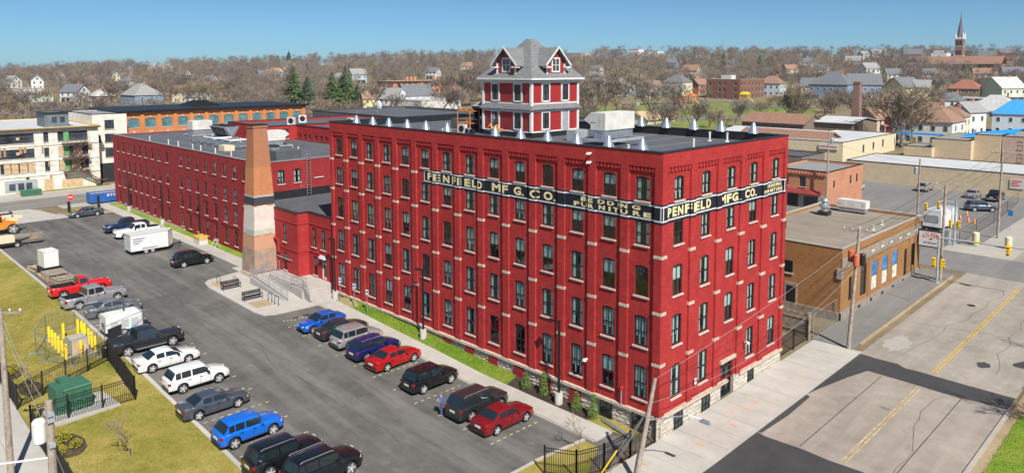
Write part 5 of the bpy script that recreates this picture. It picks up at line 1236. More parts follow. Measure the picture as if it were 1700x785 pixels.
        for hx in ((gxf-.3, -.06+.0, -1.0) if kind != 'regcab' else (gxf-.3, gxr+.1)):
            zt, zb = top(hx), bot(hx); h = half(hx); glint_or_seam.box(hx-.009, hx+.009, s*(h*.99), s*(h*1.003), zb+.1, belt-.03)
        glint_or_seam.build('door_seam', 'black_metal', o, world=False)
        if rails: MB().tube([(gtf-.1, s*(wt-.06), H+.0), (gtf-.25, s*(wt-.06), H+.06), (gtr+.3, s*(wt-.06), H+.06), (gtr+.1, s*(wt-.06), H)], .025, 5).build('roof_rail', 'galv', o, world=False)
    gr = MB(); gr.box(L/2-.03, L/2+.012, -half(L/2)*.85, half(L/2)*.85, nose-.42, nose-.24); gr.build('grille', 'black_metal', o, world=False)
    MB().box(-L/2-.022, -L/2+.02, -.26, .26, tail-.42, tail-.28).build('licence_plate', 'plate', o, world=False)
    bb = MB(); bb.box(-L/2-.03, -L/2+.06, -hw*.74, hw*.74, .36 if not bed else .5, .52 if not bed else .68); bb.build('bumper', 'frame_dark' if not bed else 'galv', o, world=False)
    if tonneau: MB().box(bx0, bx1, -hw*.86, hw*.86, tail+.002, tail+.05).build('bed_cover', 'frame_dark', o, world=False)
    if kind in ('pickup',): MB().box(-1.1, 1.3, -hw-.06, -hw+.1, .40, .46).build('running_board', 'galv', o, world=False)
    # wheels
    for ax in (xf, xr):
        for s in (-1, 1):
            key = ('wheel', kind, rimm)
            if key not in WC:
                t = MB(); t.lathe([(wr-.075, -.11), (wr-.02, -.115), (wr, -.08), (wr, .08), (wr-.02, .115), (wr-.075, .11)], 20, 'y', caps=False)
                r_ = MB(); r_.lathe([(wr-.074, -.095), (wr-.11, -.085), (.02, -.08)], 20, 'y')
                for i in range(5):
                    a = 2*math.pi*i/5; c, sn = math.cos(a), math.sin(a); e = Vector((c, 0, sn)); f = Vector((-sn, 0, c)); p0 = e*.05; p1 = e*(wr-.085)
                    r_.prism([p0-f*.05+Vector((0,-.085,0)), p0+f*.05+Vector((0,-.085,0)), p1+f*.035+Vector((0,-.095,0)), p1-f*.035+Vector((0,-.095,0))], (0, -.014, 0), 1)
                r_.cyl((0, -.08, 0), (0, -.108, 0), .06, .05, 10, 1)
                WC[key] = (t.mesh('tyre', 'rubber', True), r_.mesh('rim', ['rim_dark', rimm]))
            wt_, rm = WC[key]
            whl = link('wheel', wt_, o, (ax, s*(hw-.10), wr), 0 if s < 0 else math.pi); link('rim', rm, whl)
    return o
UPY = math.pi/2
def X2(wx): return wx-.80
PV = 'cars parked nose-in along the footpath'
car('sedan', 'parked_car', 'dark red sedan parked nearest the street end of the row by the footpath', 'p_darkred', -9.05, -5.72, UPY, group=PV)
car('bigsuv', 'parked_car', 'boxy charcoal SUV with silver roof rails that the man stands behind', 'p_charcoal', -11.72, -5.72, UPY, 'SUV', group=PV, rails=True)
car('suv', 'parked_car', 'black SUV parked alone between red sedan and boxy charcoal SUV', 'p_black', -17.45, -5.55, UPY, 'SUV', group=PV)
car('sedan', 'parked_car', 'bright red sedan parked beside the blue SUV', 'p_red', -22.4, -5.45, UPY+.06, group=PV)
car('suv', 'parked_car', 'dark blue SUV with roof rails between silver SUV and bright red sedan', 'p_navy', -25.0, -5.65, UPY+.02, 'SUV', group=PV, rails=True)
car('suv', 'parked_car', 'silver SUV with dark sunroof second from the blue hatchback', 'p_silver', -27.95, -5.45, UPY, 'SUV', group=PV, rails=True)
car('sedan', 'parked_car', 'matt black sedan squeezed beside the blue hatchback', 'p_charcoal', -30.6, -5.35, UPY, group=PV)
car('hatch', 'parked_car', 'blue hatchback parked with its nose out towards the lot', 'p_blue', -33.1, -6.0, -UPY, group=PV)
PL = 'cars backed against the lawn kerb'
car('bigsuv', 'parked_car', 'glossy black SUV at the bottom edge of the picture, rightmost of the kerb row', 'p_black', -11.9, -18.3, UPY, 'SUV', group=PL, rails=True)
car('bigsuv', 'parked_car', 'glossy black SUV parked next to the bright blue crossover', 'p_black', -14.85, -19.3, UPY, 'SUV', group=PL, rails=True)
car('jeep', 'parked_car', 'bright blue compact crossover on the lawn kerb', 'p_brightblue', -19.4, -19.5, UPY, 'SUV', group=PL)
car('sedan', 'parked_car', 'blue-grey sedan between white SUV and bright blue crossover', 'p_greyblue', -24.5, -19.68, UPY, group=PL)
car('suv', 'parked_car', 'white SUV with tinted windows on the lawn kerb', 'p_white', -29.2, -19.05, UPY, 'SUV', group=PL)
car('sedan', 'parked_car', 'white sedan next to the dark pickup', 'p_white', -34.15, -19.45, UPY, group=PL)
car('pickup', 'parked_pickup', 'dark grey crew-cab pickup with covered bed and chrome step', 'p_charcoal', -38.7, -19.5, UPY, 'pickup truck', group=PL, tonneau=True)
car('sedan', 'parked_car', 'dark grey sedan between silver pickup and fenced generator', 'p_grey', -49.8, -18.75, UPY, group=PL)
sp = car('pickup', 'parked_pickup', 'silver crew-cab pickup with tools in its bed', 'p_silver', -54.1, -19.3, UPY+.12, 'pickup truck', group=PL)
car('regcab', 'parked_pickup', 'bright red single-cab pickup with long bed', 'p_brightred', -58.7, -19.35, UPY, 'pickup truck', group=PL)
PM = 'vehicles in the middle of the lot'
car('suv', 'parked_car', 'dark SUV parked alone between the white trailer and the plaza', 'p_black', -61.9, -6.5, UPY, 'SUV', group=PM)
car('pickup', 'parked_pickup', 'white pickup with dark bed beside the white box trailer', 'p_white', -82.3, -6.1, -UPY, 'pickup truck', group=PM)
car('pickup', 'parked_pickup', 'dark blue pickup half hidden behind the white pickup', 'p_dkblue', -87.2, -6.0, -UPY, 'pickup truck', group=PM)
car('sedan', 'parked_car', 'dark grey sedan by the stop sign at the far entrance', 'p_greyblue', -103.3, -7.0, -UPY, group=PM)
PR = 'vehicles in the far car park'
car('suv', 'parked_car', 'silver SUV parked with its tail to the car park, near the cream wall', 'p_silver', -17.4, 114.6, UPY, 'SUV', group=PR)
car('sedan', 'parked_car', 'silver sedan in the far car park beside the black pickup', 'p_silver', -9.0, 113.2, UPY, group=PR)
car('pickup', 'parked_pickup', 'black pickup in the far car park by the fence', 'p_black', -5.4, 112.6, UPY, 'pickup truck', group=PR)
car('suv', 'parked_car', 'dark blue-grey SUV parked sideways behind the traffic cones', 'p_greyblue', -4.6, 99.5, math.radians(20)+UPY*.2, 'SUV', group=PR)
car('hatch', 'parked_car', 'white and blue car half seen below the red shop awning', 'p_white', -33.8, 77.5, UPY, group=PR)
car('sedan', 'parked_car', 'white car behind the orange brick shop wall', 'p_white', -27.0, 106.0, UPY, group=PR)
car('sedan', 'parked_car', 'blue car roof showing over the tavern parapet', 'p_blue', -14.5, 78.5, .3, group=PR)
PB = 'cars in yards between the far buildings'
car('suv', 'parked_car', 'black SUV in the yard left of the tan blocks', 'p_black', -48.5, 192, 0, 'SUV', group=PB); car('suv', 'parked_car', 'dark SUV in the yard right of its black neighbour', 'p_navy', -38.0, 188, 0, 'SUV', group=PB)
car('suv', 'parked_car', 'blue car on the upper yard behind the blue fascia', 'p_dkblue', -36.0, 214, 0, 'SUV', group=PB); car('suv', 'parked_car', 'white SUV on the upper yard by the blue roofed garage', 'p_white', -28.5, 216, 0, 'SUV', group=PB)

# white box trailer
tr = thing('box_trailer', 'white enclosed box trailer with V nose and twin wheels', 'trailer', (-72.2, -7.6, 0), UPY)
MB().prism([(-2.9,-1.2,.55),(1.6,-1.2,.55),(2.6,0,.55),(1.6,1.2,.55),(-2.9,1.2,.55)], (0,0,2.0)).build('box', 'p_white', tr, world=False)
MB().prism([(-2.95,-1.23,2.552),(1.62,-1.23,2.552),(2.65,0,2.552),(1.62,1.23,2.552),(-2.95,1.23,2.552)], (0,0,.06)).build('roof', 'membrane_white', tr, world=False)
MB().box(.2, 1.0, -1.22, -1.202, .7, 2.3).build('door', 'white_paint', tr, world=False)
MB().tube([(2.2, -.7, .5), (3.8, 0, .5), (2.2, .7, .5)], .06, 6).cyl((3.5, 0, .05), (3.5, 0, .9), .05).build('tongue', 'black_metal', tr, world=False)
MB().box(-1.6, .3, -1.27, -1.203, .78, .86).build('fender', 'galv', tr, world=False)
for i in range(3): MB().box(-2.6, -1.2-.3*i, -1.215, -1.203, 2.0-.28*i, 2.1-.28*i).build('print_line', 'ink_blue', tr, world=False)
for ax in (-1.1, -.3):
    for s in (-1, 1):
        a, b = WC[('wheel', 'sedan', 'rim')]; q = link('wheel', a, tr, (ax, s*1.08, .335), 0 if s < 0 else math.pi); link('rim', b, q)
# towable generator behind mesh fencing
gn = thing('generator', 'white towable generator with banner panel beside the dark pickup', 'generator', (-44.2, -19.7, G(-44.2,-19.7)), UPY); gn.scale = (.86, .95, .84)
MB().frus(-1.9, 1.7, -.95, .95, .5, 2.15, .06).build('cabinet', 'p_white', gn, world=False); MB().box(-1.5, 1.3, -.75, .75, 2.151, 2.22).build('roof', 'white_paint', gn, world=False); MB().cyl((.2, 0, 2.22), (.2, 0, 2.5), .09).build('exhaust', 'black_metal', gn, world=False)
MB().box(-2.0, 2.6, -.7, .7, .35, .5).build('chassis', 'black_metal', gn, world=False)
for k in range(3): MB().box(-1.4+k*1.0, -.7+k*1.0, -.965, -.93, .8, 1.6).build('vent_grille', 'membrane_white', gn, world=False)
for s in (-1, 1): a, b = WC[('wheel', 'sedan', 'rim')]; q = link('wheel', a, gn, (-.2, s*1.0, .335), 0 if s < 0 else math.pi); link('rim', b, q)
MB().box(-2.0, -1.92, -.5, -.1, 1.0, 1.5).build('decal', 'ink_blue', gn, world=False)
# white unit on black tank, pallets and sheet stack
gu = thing('standby_generator', 'white cabinet on a black tank base at the far kerb', 'generator', (-70.3, -19.6, 0), .1)
MB().box(-1.0, 1.0, -.75, .75, .75, 2.5).build('cabinet', 'p_white', gu, world=False); MB().box(-1.15, 1.15, -.85, .85, .0, .749).build('tank', 'black_metal', gu, world=False); MB().box(-1.02, 1.02, -.77, .77, 2.501, 2.58).build('lid', 'white_paint', gu, world=False)
for i, (x, y, n_) in enumerate([(-66.6, -19.9, 4), (-64.3, -19.5, 3)]):
    p = thing('timber_pallet', ['pallets with brown plywood sheets stacked by the white cabinet', 'plywood sheet stack nearest the red pickup'][i], 'pallet', (x, y, 0), .12*i)
    for k in range(n_):
        for j in range(3): MB().box(-1.3, 1.3, -1.0+j*.9, -.85+j*.9, k*.2, k*.2+.11).build('bearer', 'wood', p, world=False)
        MB().box(-1.35, 1.35, -1.05, 1.05, k*.2+.111, k*.2+.17).build('sheet', 'plywood' if k < n_-1 else 'wood_grey', p, world=False)
for i, (x, y, a, l) in enumerate([(-73, -20.2, .4, 3.2), (-71.5, -20.9, .1, 4), (-68.5, -20.8, 0, 5), (-74, -19.2, 1.4, 2.4)]):
    tag(link('timber', MB().box(-l/2, l/2, -.08, .08, 0, .12).mesh('timber', 'plywood'), None, (x, y, G(x, y)+.01), a), f'loose timber on the asphalt by the kerb, {words[i]} of four', 'timber', 'loose timbers')
# telehandler and boom lift
th = thing('telehandler', 'orange and cream telehandler with large wheels at the left edge', 'telehandler', (-97.6, -19.8, 0), UPY)
MB().prism([(-2.4,-.9,.8),(2.2,-.9,.8),(2.2,-.9,1.7),(1.2,-.9,2.0),(-2.4,-.9,1.8)], (0, 1.8, 0)).build('chassis', 'orange_paint', th, world=False)
MB().prism([(-.9,-.95,1.6),(.7,-.95,1.6),(.5,-.95,2.75),(-.7,-.95,2.75)], (0, .85, 0)).build('cab', 'orange_paint', th, world=False); MB().prism([(-.75,-.97,1.8),(.55,-.97,1.8),(.4,-.97,2.6),(-.6,-.97,2.6)], (0, .01, 0)).build('cab_window', 'car_glass', th, world=False)
MB().prism([(-2.6,.1,2.3),(3.2,.1,1.9),(3.2,.1,2.3),(-2.6,.1,2.8)], (0, .45, 0)).build('boom', 'cream_lt', th, world=False); MB().box(1.0, 2.5, -.85, .95, 1.75, 2.3).build('engine_cover', 'cream_lt', th, world=False)
MB().tube([(-2.2, -.8, 2.9), (1.8, -.8, 2.9), (1.8, .8, 2.9)], .12, 6).build('fork_carriage', 'black_metal', th, world=False)
for ax in (-1.7, 1.75):
    for s in (-1, 1):
        a, b = WC[('wheel', 'pickup', 'rim')] ; q = link('wheel', a, th, (ax, s*1.05, .72), 0 if s < 0 else math.pi, scale=(1.75, 2.0, 1.75)); link('rim', b, q)
bl = thing('boom_lift', 'cream boom lift with folded grey arm below the telehandler', 'boom lift', (-87.6, -20.6, 0), UPY)
MB().box(-1.6, .9, -.8, .8, .7, 1.5).build('turret', 'cream_lt', bl, world=False); MB().box(-2.0, 1.6, -.9, .9, .35, .7).build('chassis', 'black_metal', bl, world=False)
MB().box(.9, 4.2, -.25, .15, 1.15, 1.5).build('boom', 'wood_grey', bl, world=False); MB().prism([(.9,-.5,.5),(2.4,-.5,.9),(2.4,-.5,1.05),(.9,-.5,.7)], (0,.2,0)).build('jib', 'black_metal', bl, world=False)
MB().box(2.6, 4.0, -.5, .5, .75, 1.1).build('platform', 'wood', bl, world=False); MB().tube([(2.7,-.5,1.1),(2.7,-.5,2.0),(3.8,-.5,2.0),(3.8,-.5,1.1)], .03, 5).build('platform_rail', 'wood', bl, world=False)
for ax in (-1.3, 1.1):
    for s in (-1, 1): a, b = WC[('wheel', 'sedan', 'rim')]; q = link('wheel', a, bl, (ax, s*.95, .335), 0 if s < 0 else math.pi); link('rim', b, q)
# blue roll-off dumpster
dp = thing('dumpster', 'blue roll-off dumpster with white letters behind the wing corner', 'dumpster', (-114.6, -.6, 0), UPY)
M('dump_blue', (.015, .10, .36), .55)
q = MB(); q.box(-3.0, 3.4, -1.2, -1.1, .3, 1.9).box(-3.0, 3.4, 1.1, 1.2, .3, 1.9).box(-3.0, -2.9, -1.1, 1.1, .3, 1.9).box(3.3, 3.4, -1.1, 1.1, .3, 1.9).box(-2.9, 3.3, -1.1, 1.1, .3, .4).build('body', 'dump_blue', dp, world=False)
for k in range(9): MB().box(-2.9+k*.76, -2.75+k*.76, -1.27, -1.202, .3, 1.88).build('rib', 'dump_blue', dp, world=False)
MB().box(-2.85, 3.25, -1.05, 1.05, 1.2, 1.7).build('debris', 'plywood', dp, world=False)
MB().box(-.8, 3.2, -1.29, -1.275, 1.1, 1.75).build('letter_panel', 'dump_blue', dp, world=False); flat_text('lettering', 'STOCK', 'white_paint', dp, (1.2, -1.295, 1.42), 3.2, .5)
# RV trailer in the far car park
rv = thing('camper_trailer', 'white camper trailer parked behind the tavern corner', 'camper', (-5.3, 80.2, G(-5.3, 80.2)), UPY-.1)
MB().frus(-3.0, 3.0, -1.25, 1.25, .6, 3.0, .14, .1).build('shell', 'p_white', rv, world=False); MB().box(-1.6, 1.4, -.5, .5, 3.001, 3.12).build('roof_unit', 'membrane_white', rv, world=False); MB().box(-3.02, -2.9, -.9, .9, 1.3, 2.3).build('end_window', 'steel_grey', rv, world=False)
for s in (-1, 1): a, b = WC[('wheel', 'sedan', 'rim')]; q = link('wheel', a, rv, (0, s*1.1, .335), 0 if s < 0 else math.pi); link('rim', b, q)

# ------------------------------------------------------------------ the man by the charcoal SUV
def person():
    P = {'pelvis': (0, 0, .93, .125), 'waist': (.0, 0, 1.06, .13), 'chest': (.02, 0, 1.28, .15), 'neck': (.03, 0, 1.48, .06), 'head0': (.06, 0, 1.58, .085), 'head1': (.07, 0, 1.70, .095),
         'hipL': (0, .09, .9, .09), 'kneeL': (.02, .10, .5, .062), 'ankL': (-.02, .11, .09, .045), 'toeL': (.14, .12, .04, .038), 'hipR': (0, -.09, .9, .09), 'kneeR': (.05, -.1, .5, .062), 'ankR': (.03, -.11, .09, .045), 'toeR': (.19, -.12, .04, .038),
         'shL': (.02, .19, 1.42, .065), 'elL': (.02, .25, 1.14, .048), 'wrL': (.24, .14, 1.10, .034), 'haL': (.32, .08, 1.12, .036), 'shR': (.02, -.19, 1.42, .065), 'elR': (.02, -.25, 1.14, .048), 'wrR': (.24, -.14, 1.10, .034), 'haR': (.32, -.08, 1.12, .036)}
    E = [('pelvis','waist'),('waist','chest'),('chest','neck'),('neck','head0'),('head0','head1'),('pelvis','hipL'),('hipL','kneeL'),('kneeL','ankL'),('ankL','toeL'),('pelvis','hipR'),('hipR','kneeR'),('kneeR','ankR'),('ankR','toeR'),('chest','shL'),('shL','elL'),('elL','wrL'),('wrL','haL'),('chest','shR'),('shR','elR'),('elR','wrR'),('wrR','haR')]
    for s, h in ((1, 'L'), (-1, 'R')):
        for k in range(5):
            nm = f'f{h}{k}'; P[nm] = (.37+(.03 if k in (1,2,3) else -.01), s*(.08-.022*k+.01), 1.13-.01*k, .009); E.append(('ha'+h, nm))
    ks = list(P); me = bpy.data.meshes.new('person'); me.from_pydata([P[k][:3] for k in ks], [(ks.index(a), ks.index(b)) for a, b in E], [])
    o = bpy.data.objects.new('tmp', me); COL.objects.link(o); md = o.modifiers.new('s', 'SKIN'); 
    for i, k in enumerate(ks):
        sv = me.skin_vertices[0].data[i]; r_ = P[k][3]; sv.radius = (r_, r_*(1.15 if k in ('chest', 'waist', 'pelvis') else 1)); sv.use_root = (k == 'pelvis')
    s = o.modifiers.new('u', 'SUBSURF'); s.levels = 2; bpy.context.view_layer.update()
    m2 = bpy.data.meshes.new_from_object(o.evaluated_get(bpy.context.evaluated_depsgraph_get())); bpy.data.objects.remove(o)
    m2.materials.clear()
    for k in ('skin', 'shirt_blue', 'jeans', 'shoe', 'hair'): m2.materials.append(MATS[k])
    for p in m2.polygons:
        x, y, z = p.center; p.use_smooth = True
        p.material_index = 3 if z < .1 else 2 if z < .98 and abs(y) < .23 and x < .17 else 1 if (z < 1.46 and not (x > .1 or (z < 1.22 and abs(y) > .2))) else 4 if (z > 1.68 or (z > 1.56 and x < .03)) else 0
    return link('person', m2, None, (-13.0, -8.05, G(-13, -8)+.012), R(200), 'man in blue T-shirt and navy trousers looking at his hands behind the charcoal SUV', 'person')
person()
# ------------------------------------------------------------------ lamps, poles, fences, small street furniture
def lamp_post(x, y, label, h=6.4, rz=math.pi, zb=None):
    z = zb if zb is not None else G(x, y); o = thing('lamp_post', label, 'lamp post', (x, y, z), rz, 'black car park lamp posts')
    MB().lathe([(.3, -.3), (.3, .85), (.27, .9)], 18).build('base', 'concrete', o, world=False, smooth=True)
    MB().box(-.07, .07, -.07, .07, .9, h).build('pole', 'black_metal', o, world=False)
    MB().box(.05, .45, -.03, .03, h-.16, h-.1).build('arm', 'black_metal', o, world=False); MB().frus(.42, 1.0, -.17, .17, h-.22, h-.08, .04).build('lamp_head', 'black_metal', o, world=False)
lamp_post(-8.3, -.72, 'black lamp post in the mulch bed near the right end of the facade', zb=-1.5)
lamp_post(-24.6, -.7, 'black lamp post on the green bank at the middle of the facade', zb=-.85)
lamp_post(-38.9, -1.0, 'black lamp post at the plaza corner by the entrance block', zb=-.4)
lamp_post(-102.4, -.85, 'black lamp post at the far left end of the long wing'); lamp_post(-87.6, -.85, 'black lamp post before the long wing, above the white pickup'); lamp_post(-73.6, -.85, 'black lamp post before the long wing, behind the white trailer'); lamp_post(-56.6, -.85, 'black lamp post just left of the brick chimney')

def picket_fence(pts, label, h=1.75, group='black picket fences', post_every=2.4, mesh=False):
    o = thing('picket_fence', label, 'fence', (*pts[0], G(*pts[0])), 0, group)
    for (x0, y0), (x1, y1) in zip(pts, pts[1:]):
        L = math.hypot(x1-x0, y1-y0); n = max(1, round(L/post_every)); zz = lambda t: G(x0+(x1-x0)*t, y0+(y1-y0)*t)+.05
        P = lambda t, z: (x0+(x1-x0)*t, y0+(y1-y0)*t, zz(t)+z)
        for i in range(n+1):
            p = P(i/n, 0); MB().box(p[0]-.045, p[0]+.045, p[1]-.045, p[1]+.045, p[2]-.3, p[2]+h+.1).build('post', 'black_metal', o)
        for z in (.15, h-.25, h-.06): 
            r_ = MB()
            for i in range(n): r_.cyl(P(i/n, z), P((i+1)/n, z), .025, .025, 4)
            r_.build('rail', 'black_metal', o)
        if COUNTP[0] < 300:
            k = int(L/.14)
            for i in range(1, k):
                if COUNTP[0] >= 300: break
                COUNTP[0] += 1; link('picket', PICK[0], o, wl(o, P(i/k, 0)))
        else:
            k = int(L/.14); m = MB()
            for i in range(1, k): p = P(i/k, 0); m.box(p[0]-.012, p[0]+.012, p[1]-.012, p[1]+.012, p[2]+.08, p[2]+h)
            m.build('pickets', 'black_metal', o, kind='stuff')
    return o
PICK = [MB().box(-.012, .012, -.012, .012, .08, 1.75).mesh('picket', 'black_metal')]
COUNTP = [0]; picket_fence([(-37.9,-22.75),(-29.55,-23.35)], 'black picket fence panel along the right side of the transformer enclosure')
COUNTP = [0]; picket_fence([(-33.4,-29.9),(-37.9,-22.75)], 'black picket fence panel behind the green transformer')
COUNTP = [0]; picket_fence([(-29.4,-29.9),(-29.55,-23.35)], 'black picket fence panel in front of the green transformer')
COUNTP = [0]; picket_fence([(-29.4,-29.93),(-18,-29.95)], 'black picket fence running along the pavement at bottom left')
COUNTP = [0]; picket_fence([(-45,-29.93),(-33.4,-29.93)], 'black picket fence along the pavement at the left edge')
COUNTP = [0]; picket_fence([(-.05,-.35),(-.05,-3.1),(-.2,-5.6),(-.9,-7.4),(-2.6,-8.4)], 'black picket fence from the factory corner to the lot')
COUNTP = [0]; picket_fence([(-.4,18.3),(-.4,23.9)], 'black picket fence between factory and timber fence')
def chain_fence(pts, label, h=2.0, mat='galv', group='wire mesh fences', grid=.16, feet=False, zf=None):
    o = thing('mesh_fence', label, 'fence', (*pts[0], G(*pts[0])), 0, group)
    for (x0, y0), (x1, y1) in zip(pts, pts[1:]):
        a = Vector((x0, y0, G(x0, y0)+.06)); b = Vector((x1, y1, G(x1, y1)+.06)); L = (b-a).length; U = Vector((0, 0, h)); fr = MB()
        for p in (a, b): fr.cyl(p, p+U, .03, .03, 6)
        fr.cyl(a+U, b+U, .025, .025, 6).cyl(a+U*.05, b+U*.05, .025, .025, 6); fr.build('frame', mat, o); m = MB()
        n = int((L+h)/grid)
        for i in range(n):                       # diagonal wires both ways
            for s in (0, 1):
                t0 = i*grid; p0 = (min(t0, L), max(0, t0-L)); p1 = (max(0, t0-h), min(h, t0))
                q0, q1 = (p0, p1) if s == 0 else ((L-p0[0], p0[1]), (L-p1[0], p1[1])); d = (b-a)/L
                A = a+d*q0[0]+Vector((0,0,q0[1])); B = a+d*q1[0]+Vector((0,0,q1[1])); w_ = d*(.006 if grid < .25 else .011)
                m.add([A-w_, A+w_, B+w_, B-w_], [(0,1,2,3)])
        m.build('wire_mesh', mat, o, fix=False)
        if feet:
            for p in (a, b): nd = Vector((-(b-a).y, (b-a).x, 0)).normalized()*.55; MB().cyl(p+nd+Vector((0,0,.02)), p-nd+Vector((0,0,.02)), .05, .05, 6).build('foot', mat, o)
FN = 'temporary wire fence panels round the yellow bollards'
fp = [(-46.9,-25.1),(-43.6,-26.6),(-41.2,-26.4),(-38.9,-25.1),(-39.4,-23.1),(-40.5,-22.2)]
for i in range(5): chain_fence(fp[i:i+2], f'temporary wire fence panel round the yellow bollards, {words[i]} from the left lawn side', group=FN, feet=True)
chain_fence([(-40.5,-22.2),(-42.6,-18.4)], 'temporary wire fence panel with banner beside the dark pickup', group=FN, feet=True)
chain_fence([(-42.6,-18.4),(-47.6,-18.5)], 'temporary wire fence panel in front of the white generator', group=FN, feet=True)
chain_fence([(-47.9,-22.6),(-47.6,-18.5)], 'temporary wire fence panel between generator and grey sedan', group=FN, feet=True); chain_fence([(-46.9,-25.1),(-47.9,-22.6)], 'temporary wire fence panel at the back of the bollards', group=FN, feet=True)
bn = thing('fence_banner', 'dark fence banner with white and cyan print beside the pickup', 'banner', (-41.1, -21.2, G(-41, -21)+.7), math.atan2(3.8, -2.1)); MB().box(-.75, .75, .03, .05, 0, .95).build('sheet', 'black_metal', bn, world=False)
M('cyan', (.02, .45, .75), .5); q = flat_text('lettering', 'CARLEY', 'white_paint', bn, (0, .056, .68), 1.2, .3, rz=math.pi); q = flat_text('lettering', 'MOXIO', 'cyan', bn, (0, .056, .28), 1.2, .3, rz=math.pi)
tag(MB().lathe([(.45, 0), (.42, .05), (.1, 1.2), (.0, 1.22)], 14, 'z', (-41.9, -19.5, G(-42,-19.5)+.02)).build('sign_cone', 'cyan', None), 'cyan cone beside the generator panel', 'cone')
for i, (a, b) in enumerate([(-45.6,-25.16),(-44.55,-25.16),(-43.6,-25.15),(-42.6,-25.15),(-41.5,-25.15),(-40.3,-25.15),(-45.7,-24.05),(-45.9,-22.85),(-45.3,-22.7),(-44.5,-22.7),(-42.9,-22.8),(-41.8,-22.85),(-40.65,-22.9),(-40.35,-24.05)]):
    z = G(a, b); o = thing('bollard', f'yellow pipe bollard round the concrete pad, {words[i]} counted round from the left back', 'bollard', (a, b, z), 0, 'yellow bollards'); MB().lathe([(.115, -.2), (.115, 1.35), (.06, 1.43), (0, 1.44)], 12).build('pipe', 'yellow', o, world=False, smooth=True); MB().lathe([(.16, 0), (.14, .09)], 12).build('collar', 'concrete', o, world=False)
pd = thing('equipment_enclosure', 'tan and grey concrete equipment box inside the yellow bollards', 'enclosure', (-41.6, -24.0, G(-41.6,-24))); MB().box(-1.5, 1.2, -1.0, .95, -.1, .12).build('pad', 'concrete', pd, world=False); MB().frus(-.9, .7, -.7, .7, .121, 1.35, .05).build('box', 'concrete_old', pd, world=False); MB().box(.695, .73, -.55, .55, .2, 1.2).build('door', 'plywood', pd, world=False); MB().box(-1.4, -.95, -.6, .5, .122, .8).build('side_box', 'white_dirty', pd, world=False)
tb = thing('rubbish_bin', 'black round bin on the lawn behind the dark pickup', 'bin', (-38.9, -22.6, G(-38.9,-22.6)+.05)); MB().lathe([(.3, 0), (.34, .8), (.36, .85)], 14).build('bin', 'black_metal', tb, world=False); MB().lathe([(.37, .851), (.3, .95), (0, 1.0)], 14).build('lid', 'frame_dark', tb, world=False)
# green pad transformer
M('tf_green', (.045, .14, .085), .5, var=.12)
tf = thing('transformer', 'green pad-mounted transformer cabinet inside the picket enclosure', 'transformer', (-31.3, -26.9, G(-31.3,-26.9)), .08)
MB().box(-2.4, 2.2, -1.9, 2.3, -.3, .12).build('pad', 'concrete', tf, world=False); MB().box(-1.0, 1.0, -.9, .9, .121, 1.75).build('cabinet', 'tf_green', tf, world=False); MB().box(-1.2, -.3, -.75, -.0, 1.751, 2.05).frus(-1.06, 1.06, -.96, .96, 1.75, 1.86, .1).build('lid', 'tf_green', tf, world=False)
MB().box(-.8, .9, -1.35, -.902, .122, 1.95).build('door_compartment', 'tf_green', tf, world=False)
for yy in (-.6, .0, .6): MB().box(1.002, 1.12, yy-.2, yy+.2, .3, 1.5).build('radiator', 'tf_green', tf, world=False)
# utility poles
def pole(x, y, ztop, label, arms=(), lean=(0, 0), r=.16, mat='wood_pole', can=(), name='utility_pole'):
    z0 = G(x, y); o = thing(name, label, 'pole', (x, y, z0), 0, 'utility poles'); h = ztop-z0; top = Vector((lean[0], lean[1], h)); n = 6; q = MB()
    for i in range(n): a, b = i/n, (i+1)/n; q.cyl(top*a, top*b, r*(1.15-.4*a), r*(1.15-.4*b), 10)
    q.build('shaft', mat, o, world=False)
    for (dz, L, ang) in arms:
        p = top*((h-dz)/h); d = Vector((math.cos(ang), math.sin(ang), 0)); a, b = p-d*L/2, p+d*L/2; nrm = Vector((-d.y, d.x, 0))*.06
        MB().prism([a-nrm, b-nrm, b+nrm, a+nrm], (0, 0, .12)).build('crossarm', 'wood_grey', o, world=False)
        for t in (.04, .28, .72, .96): c = a+(b-a)*t; MB().lathe([(.03, .12), (.07, .2), (.04, .3)], 8, 'z', tuple(c)).build('insulator', 'white_dirty', o, world=False)
        MB().cyl(p+d*L*.3, p-Vector((0,0,.7)), .02, .02, 5).cyl(p-d*L*.3, p-Vector((0,0,.7)), .02, .02, 5).build('brace', 'galv', o, world=False)
    for (dz, ang, m_) in can:
        p = top*((h-dz)/h)+Vector((math.cos(ang), math.sin(ang), 0))*.45; MB().lathe([(.24, -.5), (.27, -.45), (.27, .4), (.2, .5)], 14, 'z', tuple(p)).build('transformer_can', m_, o, world=False)
    return o
M('can_rust', (.45, .12, .05), .7, var=.4)
pole(3.07, 24.24, 9.55, 'leaning wooden utility pole with rusty transformers before the tavern', [(.25, 2.6, .25)], (.3, .6), can=[(2.6, 0.2, 'black_metal'), (2.4, 3.3, 'can_rust'), (2.6, -1.3, 'can_rust')])
p1 = pole(1.95, -5.3, 4.6, 'weathered leaning utility pole with guy wires near the factory corner', [], (.25, 1.55), .15)
MB().tube([(.18, 1.0, 4.35-.6), (2.0, 2.5, 4.15), (2.6, 3.0, 3.95)], .045, 6).build('lamp_arm', 'galv', p1, world=False); MB().frus(2.5, 3.2, 2.85, 3.15, 3.8, 3.98, .08).build('lamp_head', 'galv', p1, world=False)
for dx, dy in ((-1.7, -.3), (-1.95, -.1), (-2.1, -.6)): MB().cyl((.2, 1.3, 4.6), (dx, dy, .1), .014, .014, 4).build('guy_wire', 'wire_lt', p1, world=False)
MB().cyl((-2.1+.7, -.6+.58, 1.6), (-2.1, -.6, .1), .05, .05, 6).build('guy_guard', 'yellow', p1, world=False)
